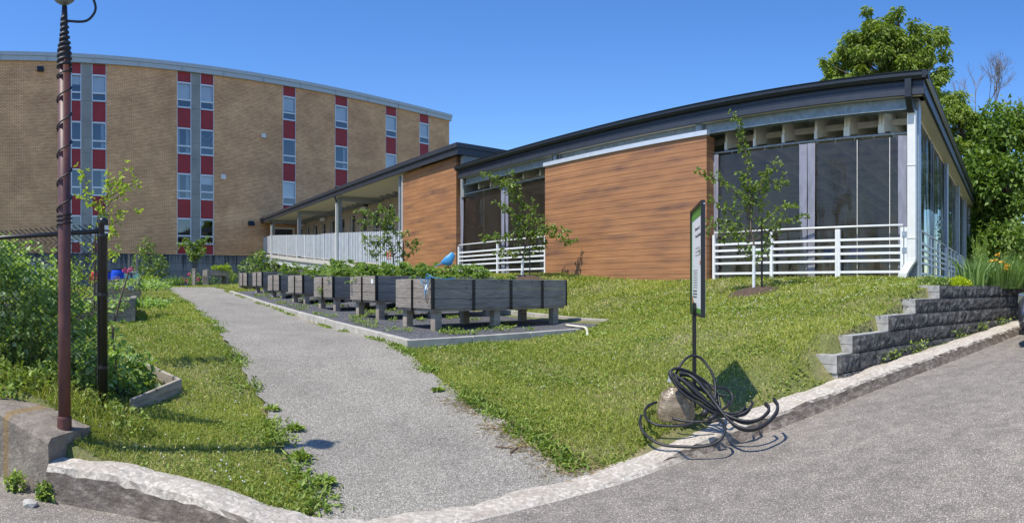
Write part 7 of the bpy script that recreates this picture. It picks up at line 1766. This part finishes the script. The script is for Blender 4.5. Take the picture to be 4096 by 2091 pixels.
# wall-top bed: irises, daylilies, spurge
def bedflowers():
    zt = .02
    def at(px, rho, z=None): v = Pz(px, rho, 0); v.z = max(Hs(v.x, v.y), -.02) if z is None else z; return v
    for i, (px, rho, n, L, lab) in enumerate(((3890, 10.9, 70, .62, 'broad sword-leaved iris clump on the block wall, beside the spurge mound'), (3925, 11.6, 50, .55, 'second iris clump behind the first, nearer the daylilies'))):
        c = at(px, rho); a = RNG.uniform(0, 2 * pi, n); rr = .26 * np.sqrt(RNG.uniform(0, 1, n)); b = np.stack([rr * np.cos(a), rr * np.sin(a), np.zeros(n)], 1); d = np.stack([np.cos(a), np.sin(a), np.zeros(n)], 1)
        o = fol('iris_clump', blades(b, L * RNG.uniform(.6, 1.15, n), .042, .32, d), M['lf_iris']); o.location = c; tag(o, lab, 'plant', 'iris clumps on the wall')
    for i, (px, rho, n, L, lab) in enumerate(((4010, 11.6, 520, .75, 'arching daylily clump on the block wall with orange blooms above'), (4075, 12.2, 420, .62, 'daylily clump at the right edge above the wall'), (3965, 12.6, 360, .8, 'daylily clump behind the irises'))):
        c = at(px, rho); a = RNG.uniform(0, 2 * pi, n); rr = .35 * np.sqrt(RNG.uniform(0, 1, n)); b = np.stack([rr * np.cos(a), rr * np.sin(a), np.zeros(n)], 1); d = np.stack([np.cos(a), np.sin(a), np.zeros(n)], 1)
        o = fol('daylily_clump', blades(b, L * RNG.uniform(.6, 1.15, n), .016, .62, d), M['lf_iris']); o.location = c; tag(o, lab, 'plant', 'daylily clumps on the wall')
    for i, (px, py, rho, lab) in enumerate(((3990, 1022, 11.5, 'topmost orange daylily bloom'), (3980, 1045, 11.4, 'orange daylily bloom just below the topmost one'), (3962, 1050, 11.6, 'small orange daylily bloom, leftmost of the cluster'), (4008, 1050, 11.3, 'pale orange daylily bloom in the middle of the cluster'), (4025, 1068, 11.3, 'orange daylily bloom on the right side of the cluster'), (4032, 1062, 11.6, 'orange daylily bloom farthest right'), (4022, 1078, 11.2, 'lowest orange daylily bloom of the cluster'))):
        c = Pz(px, rho, (Y0 - py) / F * rho); g = at(px + rnd.uniform(-10, 10), rho + .1); t = thing('daylily_bloom', lab, 'flower', g, 0, 'orange daylily blooms'); mb = MB(); mb.tube(spline([(0, 0, 0), tuple((c - g) * .6 + Vector((.02, 0, .03))), tuple(c - g)], 4), .006, 5); mb.obj('stem', M['lf_iris'], t)
        n = 26; d = RNG.normal(size=(n, 3)); d[:, 2] = np.abs(d[:, 2]) * .5; V = leaf_cloud(np.tile(np.array(c - g), (n, 1)), .065, dirs=d, jitter=.1, aspect=.5, up=0); fol('petals', V, M['orange_petal'], t)
    # seed-head stalks
    g = at(3915, 12.2); t = thing('tall_stalks', 'thin pale seed stalks rising between pavilion post and irises', 'plant', g); mb = MB(); P_ = []
    for _ in range(46):
        px = random.uniform(3885, 3955); py = random.uniform(935, 1030); c = Pz(px, 12.2 + random.uniform(-.3, .3), (Y0 - py) / F * 12.2); b = g + Vector((random.uniform(-.18, .18), random.uniform(-.1, .1), 0)); mb.tube(spline([b - g, (b - g).lerp(c - g, .5) + Vector((0, 0, .05)), c - g], 3), .004, 4)
        for k in range(7): q = (b - g).lerp(c - g, random.uniform(.55, 1)); P_.append(np.array(q) + RNG.normal(size=3) * .02)
    mb.obj('stems', M['lf_hedge'], t); fol('seed_heads', leaf_cloud(np.array(P_), .035, aspect=.5), M['lf_shrub'], t)['kind'] = 'stuff'
    # lime spurge
    g = at(3835, 10.6); t = thing('spurge_mound', 'low lime-yellow spurge mound at the left end of the wall bed', 'plant', g); n = 2600; q, d = ball_pts((0, 0, 0), 1, n, (.24, .2, .17), .75); q[:, 2] = np.abs(q[:, 2]) ; q += RNG.normal(size=q.shape) * .012; d[:, 2] = np.abs(d[:, 2]); fol('leaves', leaf_cloud(q, .03, dirs=d, aspect=.7, up=.6), M['lf_lime'], t)
    # weeds at the pavilion's corner
    for px, rho, r, lab in ((3720, 10.9, .28, 'leafy green weeds at the pavilion corner above the wall'), (3765, 10.4, .2, 'low weeds between pavilion corner and spurge mound')):
        g = at(px, rho); n = 800; q, d = ball_pts((0, 0, .04), r, n, (1, .7, .6), .2); q[:, 2] = np.abs(q[:, 2]); o = fol('corner_weeds', leaf_cloud(q, .06, aspect=.4, up=.3), M['lf_shrub']); o.location = g; tag(o, lab, 'weed')
    g = Pz(3860, 14.5, 0)
bedflowers()

# tall background trees
def big_tree(label, base_px, rho, zb, blobs, m, leaf, dens, trunk_r=.3, name='tree', aspect=.45, palm=False, dj=1.2, droop=.3, bark='bark'):
    a = az(base_px); g = Vector((rho * sin(a), rho * cos(a), zb)); t = thing(name, label, 'tree', g); off = tuple(g); mb = MB(); parts = []
    top = max(blobs, key=lambda b: -b[1]); ctop = P(top[0], top[1] + top[2], rho)
    axis = spline([g, g.lerp(ctop, .45) + Vector((.3, 0, 0)), ctop], 8); mb.tube(axis, [trunk_r * (1 - .9 * i / len(axis)) + .02 for i in range(len(axis))], 9)
    for (px, py, r) in blobs:
        R_ = r / F * rho; fw = Vector((sin(az(px)), cos(az(px)), 0)); c = P(px, py, rho) + fw * random.uniform(-dj, dj) * (R_ + .8)
        j = min(len(axis) - 1, max(2, int(len(axis) * max(.15, (c.z - zb) / max(1, ctop.z - zb)) * .8))); mb.tube(spline([axis[j], axis[j].lerp(c, .5) + Vector((0, 0, .25)), c], 3), [trunk_r * .17 * (1 - .12 * i) for i in range(7)], 5)
        ncl = max(16, int(R_ * R_ * dens * 5.5)); 
        q, d = ball_pts(c, R_, ncl, (1, 1, .85), .55)
        # every point is a sprig: a few leaves fanned out and drooping
        k = 7 if palm else 6; qq = np.repeat(q, k, 0) + RNG.normal(size=(ncl * k, 3)) * leaf * (.25 if palm else .8)
        if palm:
            an = np.tile(np.arange(k) * 2 * pi / k, ncl) + np.repeat(RNG.uniform(0, 6, ncl), k); dd = np.stack([np.cos(an), np.sin(an), np.full(ncl * k, -.45)], 1) + np.repeat(d, k, 0) * .5
        else: dd = np.repeat(d, k, 0) * .7 + RNG.normal(size=(ncl * k, 3)) * .6
        sh = np.repeat(RNG.uniform(0, 1, ncl), k) * .6 + RNG.uniform(0, .4, ncl * k)
        parts.append(leaf_cloud(qq, leaf, up=.5, aspect=aspect, dirs=dd, jitter=.15, droop=droop, rnd=sh))
    mb.obj('trunk', M[bark], t, smooth=True, off=off); fol('crown', parts, m, t, off=off); return t
R5 = random.Random(5)
def inell(cx, cy, rx, ry): return lambda x, y: ((x - cx) / rx) ** 2 + ((y - cy) / ry) ** 2 < 1
def c6(x, y): return (3200 + x / 1.878, y / 1.878)
ch = [(*c6(700, 150), 30), (*c6(520, 170), 26), (*c6(620, 210), 34), (*c6(930, 190), 26), (*c6(1050, 220), 26), (*c6(1080, 240), 18), (*c6(400, 290), 34), (*c6(290, 350), 22), (*c6(210, 440), 22), (*c6(190, 480), 16), (*c6(220, 560), 30), (*c6(1090, 410), 26), (*c6(1100, 480), 28), (*c6(1060, 590), 30), (*c6(1120, 690), 26), (*c6(740, 130), 18),
      (*c6(500, 150), 16), (*c6(1000, 290), 30), (*c6(560, 250), 40), (*c6(460, 300), 38), (*c6(340, 400), 36), (*c6(1070, 340), 28), (*c6(860, 250), 26), (*c6(1040, 640), 24), (*c6(1090, 740), 22)] + [(x, y, r) for x, y, r in lumps((3290, 90, 3800, 420), 74, 28, 48, inell(3545, 300, 215, 175), R5)]
big_tree('tall chestnut tree rising behind the pavilion roof', 3560, 37, .3, ch, M['lf_chestnut'], .34, 26, .4, 'chestnut_tree', .36, True)
R6 = random.Random(6)
lo = [(*c6(1180, 800), 34), (*c6(1230, 860), 34), (*c6(1150, 760), 20)] + [(x, y, r) for x, y, r in lumps((3790, 400, 3960, 1080), 46, 28, 42, lambda x, y: x < 3800 + (y - 380) * .35 + 60 and x > 3770 + (y - 400) * .22, R6)]
big_tree('bright chestnut foliage hanging beside the pavilion side eave', 3900, 33, .3, lo, M['lf_chestnut'], .28, 26, .3, 'chestnut_tree', .36, True)
R7 = random.Random(7)
mp1 = [(*c6(1480, 830), 34), (*c6(1390, 880), 34), (*c6(1560, 850), 34), (*c6(1640, 860), 36), (4080, 470, 40), (4120, 500, 50)] + [(x, y, r) for x, y, r in lumps((3890, 440, 4180, 1090), 70, 34, 56, lambda x, y: y > 470 and x > 3880 + max(0, 560 - y) * .35 and not (3930 < x < 4050 and 985 < y < 1050), R7)]
big_tree('dense dark maple filling the right edge', 4040, 31, .3, mp1, M['lf_dark'], .26, 22, .4, 'maple_tree', .7, False)
R8 = random.Random(8)
mp2 = [(x, y, r) for x, y, r in lumps((3960, 820, 4200, 1120), 26, 18, 30, lambda x, y: (x > 4040 and y > 880) or (x > 4010 and 1070 > y > 900 and x > 4060), R8)]
big_tree('upright leafy bush at the right edge above the daylilies', 4080, 17, .1, mp2, M['lf_shrub'], .12, 60, .1, 'tall_bush', .6, False, dj=.5)
big_tree('shaded maple further back, low branches behind the pavilion post', 3960, 38, .4, [(x, y, r) for x, y, r in lumps((3800, 650, 4150, 1120), 40, 36, 56, lambda x, y: y > 700 and not (3930 < x < 4050 and 985 < y < 1060), R8)], M['lf_dark'], .3, 16, .35, 'maple_tree', .7, False)
def bare_tree():
    g = Pz(3975, 40, .3); t = thing('bare_tree', 'leafless dead tree top showing above the green maples', 'tree', g); rr = random.Random(12); mb = MB()
    def grow(p, d, L, r, n):
        q = p + d * L; mb.tube(spline([p, p.lerp(q, .5) + Vector((rr.gauss(0, .06), rr.gauss(0, .06), 0)) * L * .4, q], 3), [r * (1 - .06 * i) for i in range(7)], 5)
        if n == 0: return
        for _ in range(3 if n > 1 else 4):
            e = (d + Vector((rr.gauss(0, .38), rr.gauss(0, .38), rr.gauss(.12, .22)))).normalized(); grow(q if rr.random() < .5 else p.lerp(q, rr.uniform(.5, 1)), e, L * rr.uniform(.55, .82), r * .62, n - 1)
    mb.tube([(0, 0, 0), (.2, 0, 9.4)], [.3, .12], 8)
    grow(Vector((.2, 0, 9.4)), Vector((.0, 0, 1)), 1.9, .075, 5); grow(Vector((.1, 0, 8.6)), Vector((-.55, .3, .8)).normalized(), 2.2, .06, 4); grow(Vector((.1, 0, 8.6)), Vector((.8, -.55, .6)).normalized(), 2.4, .06, 4)
    mb.obj('trunk', M['grey_bark'], t)
bare_tree()
# a hedge line that closes the horizon beyond the frame
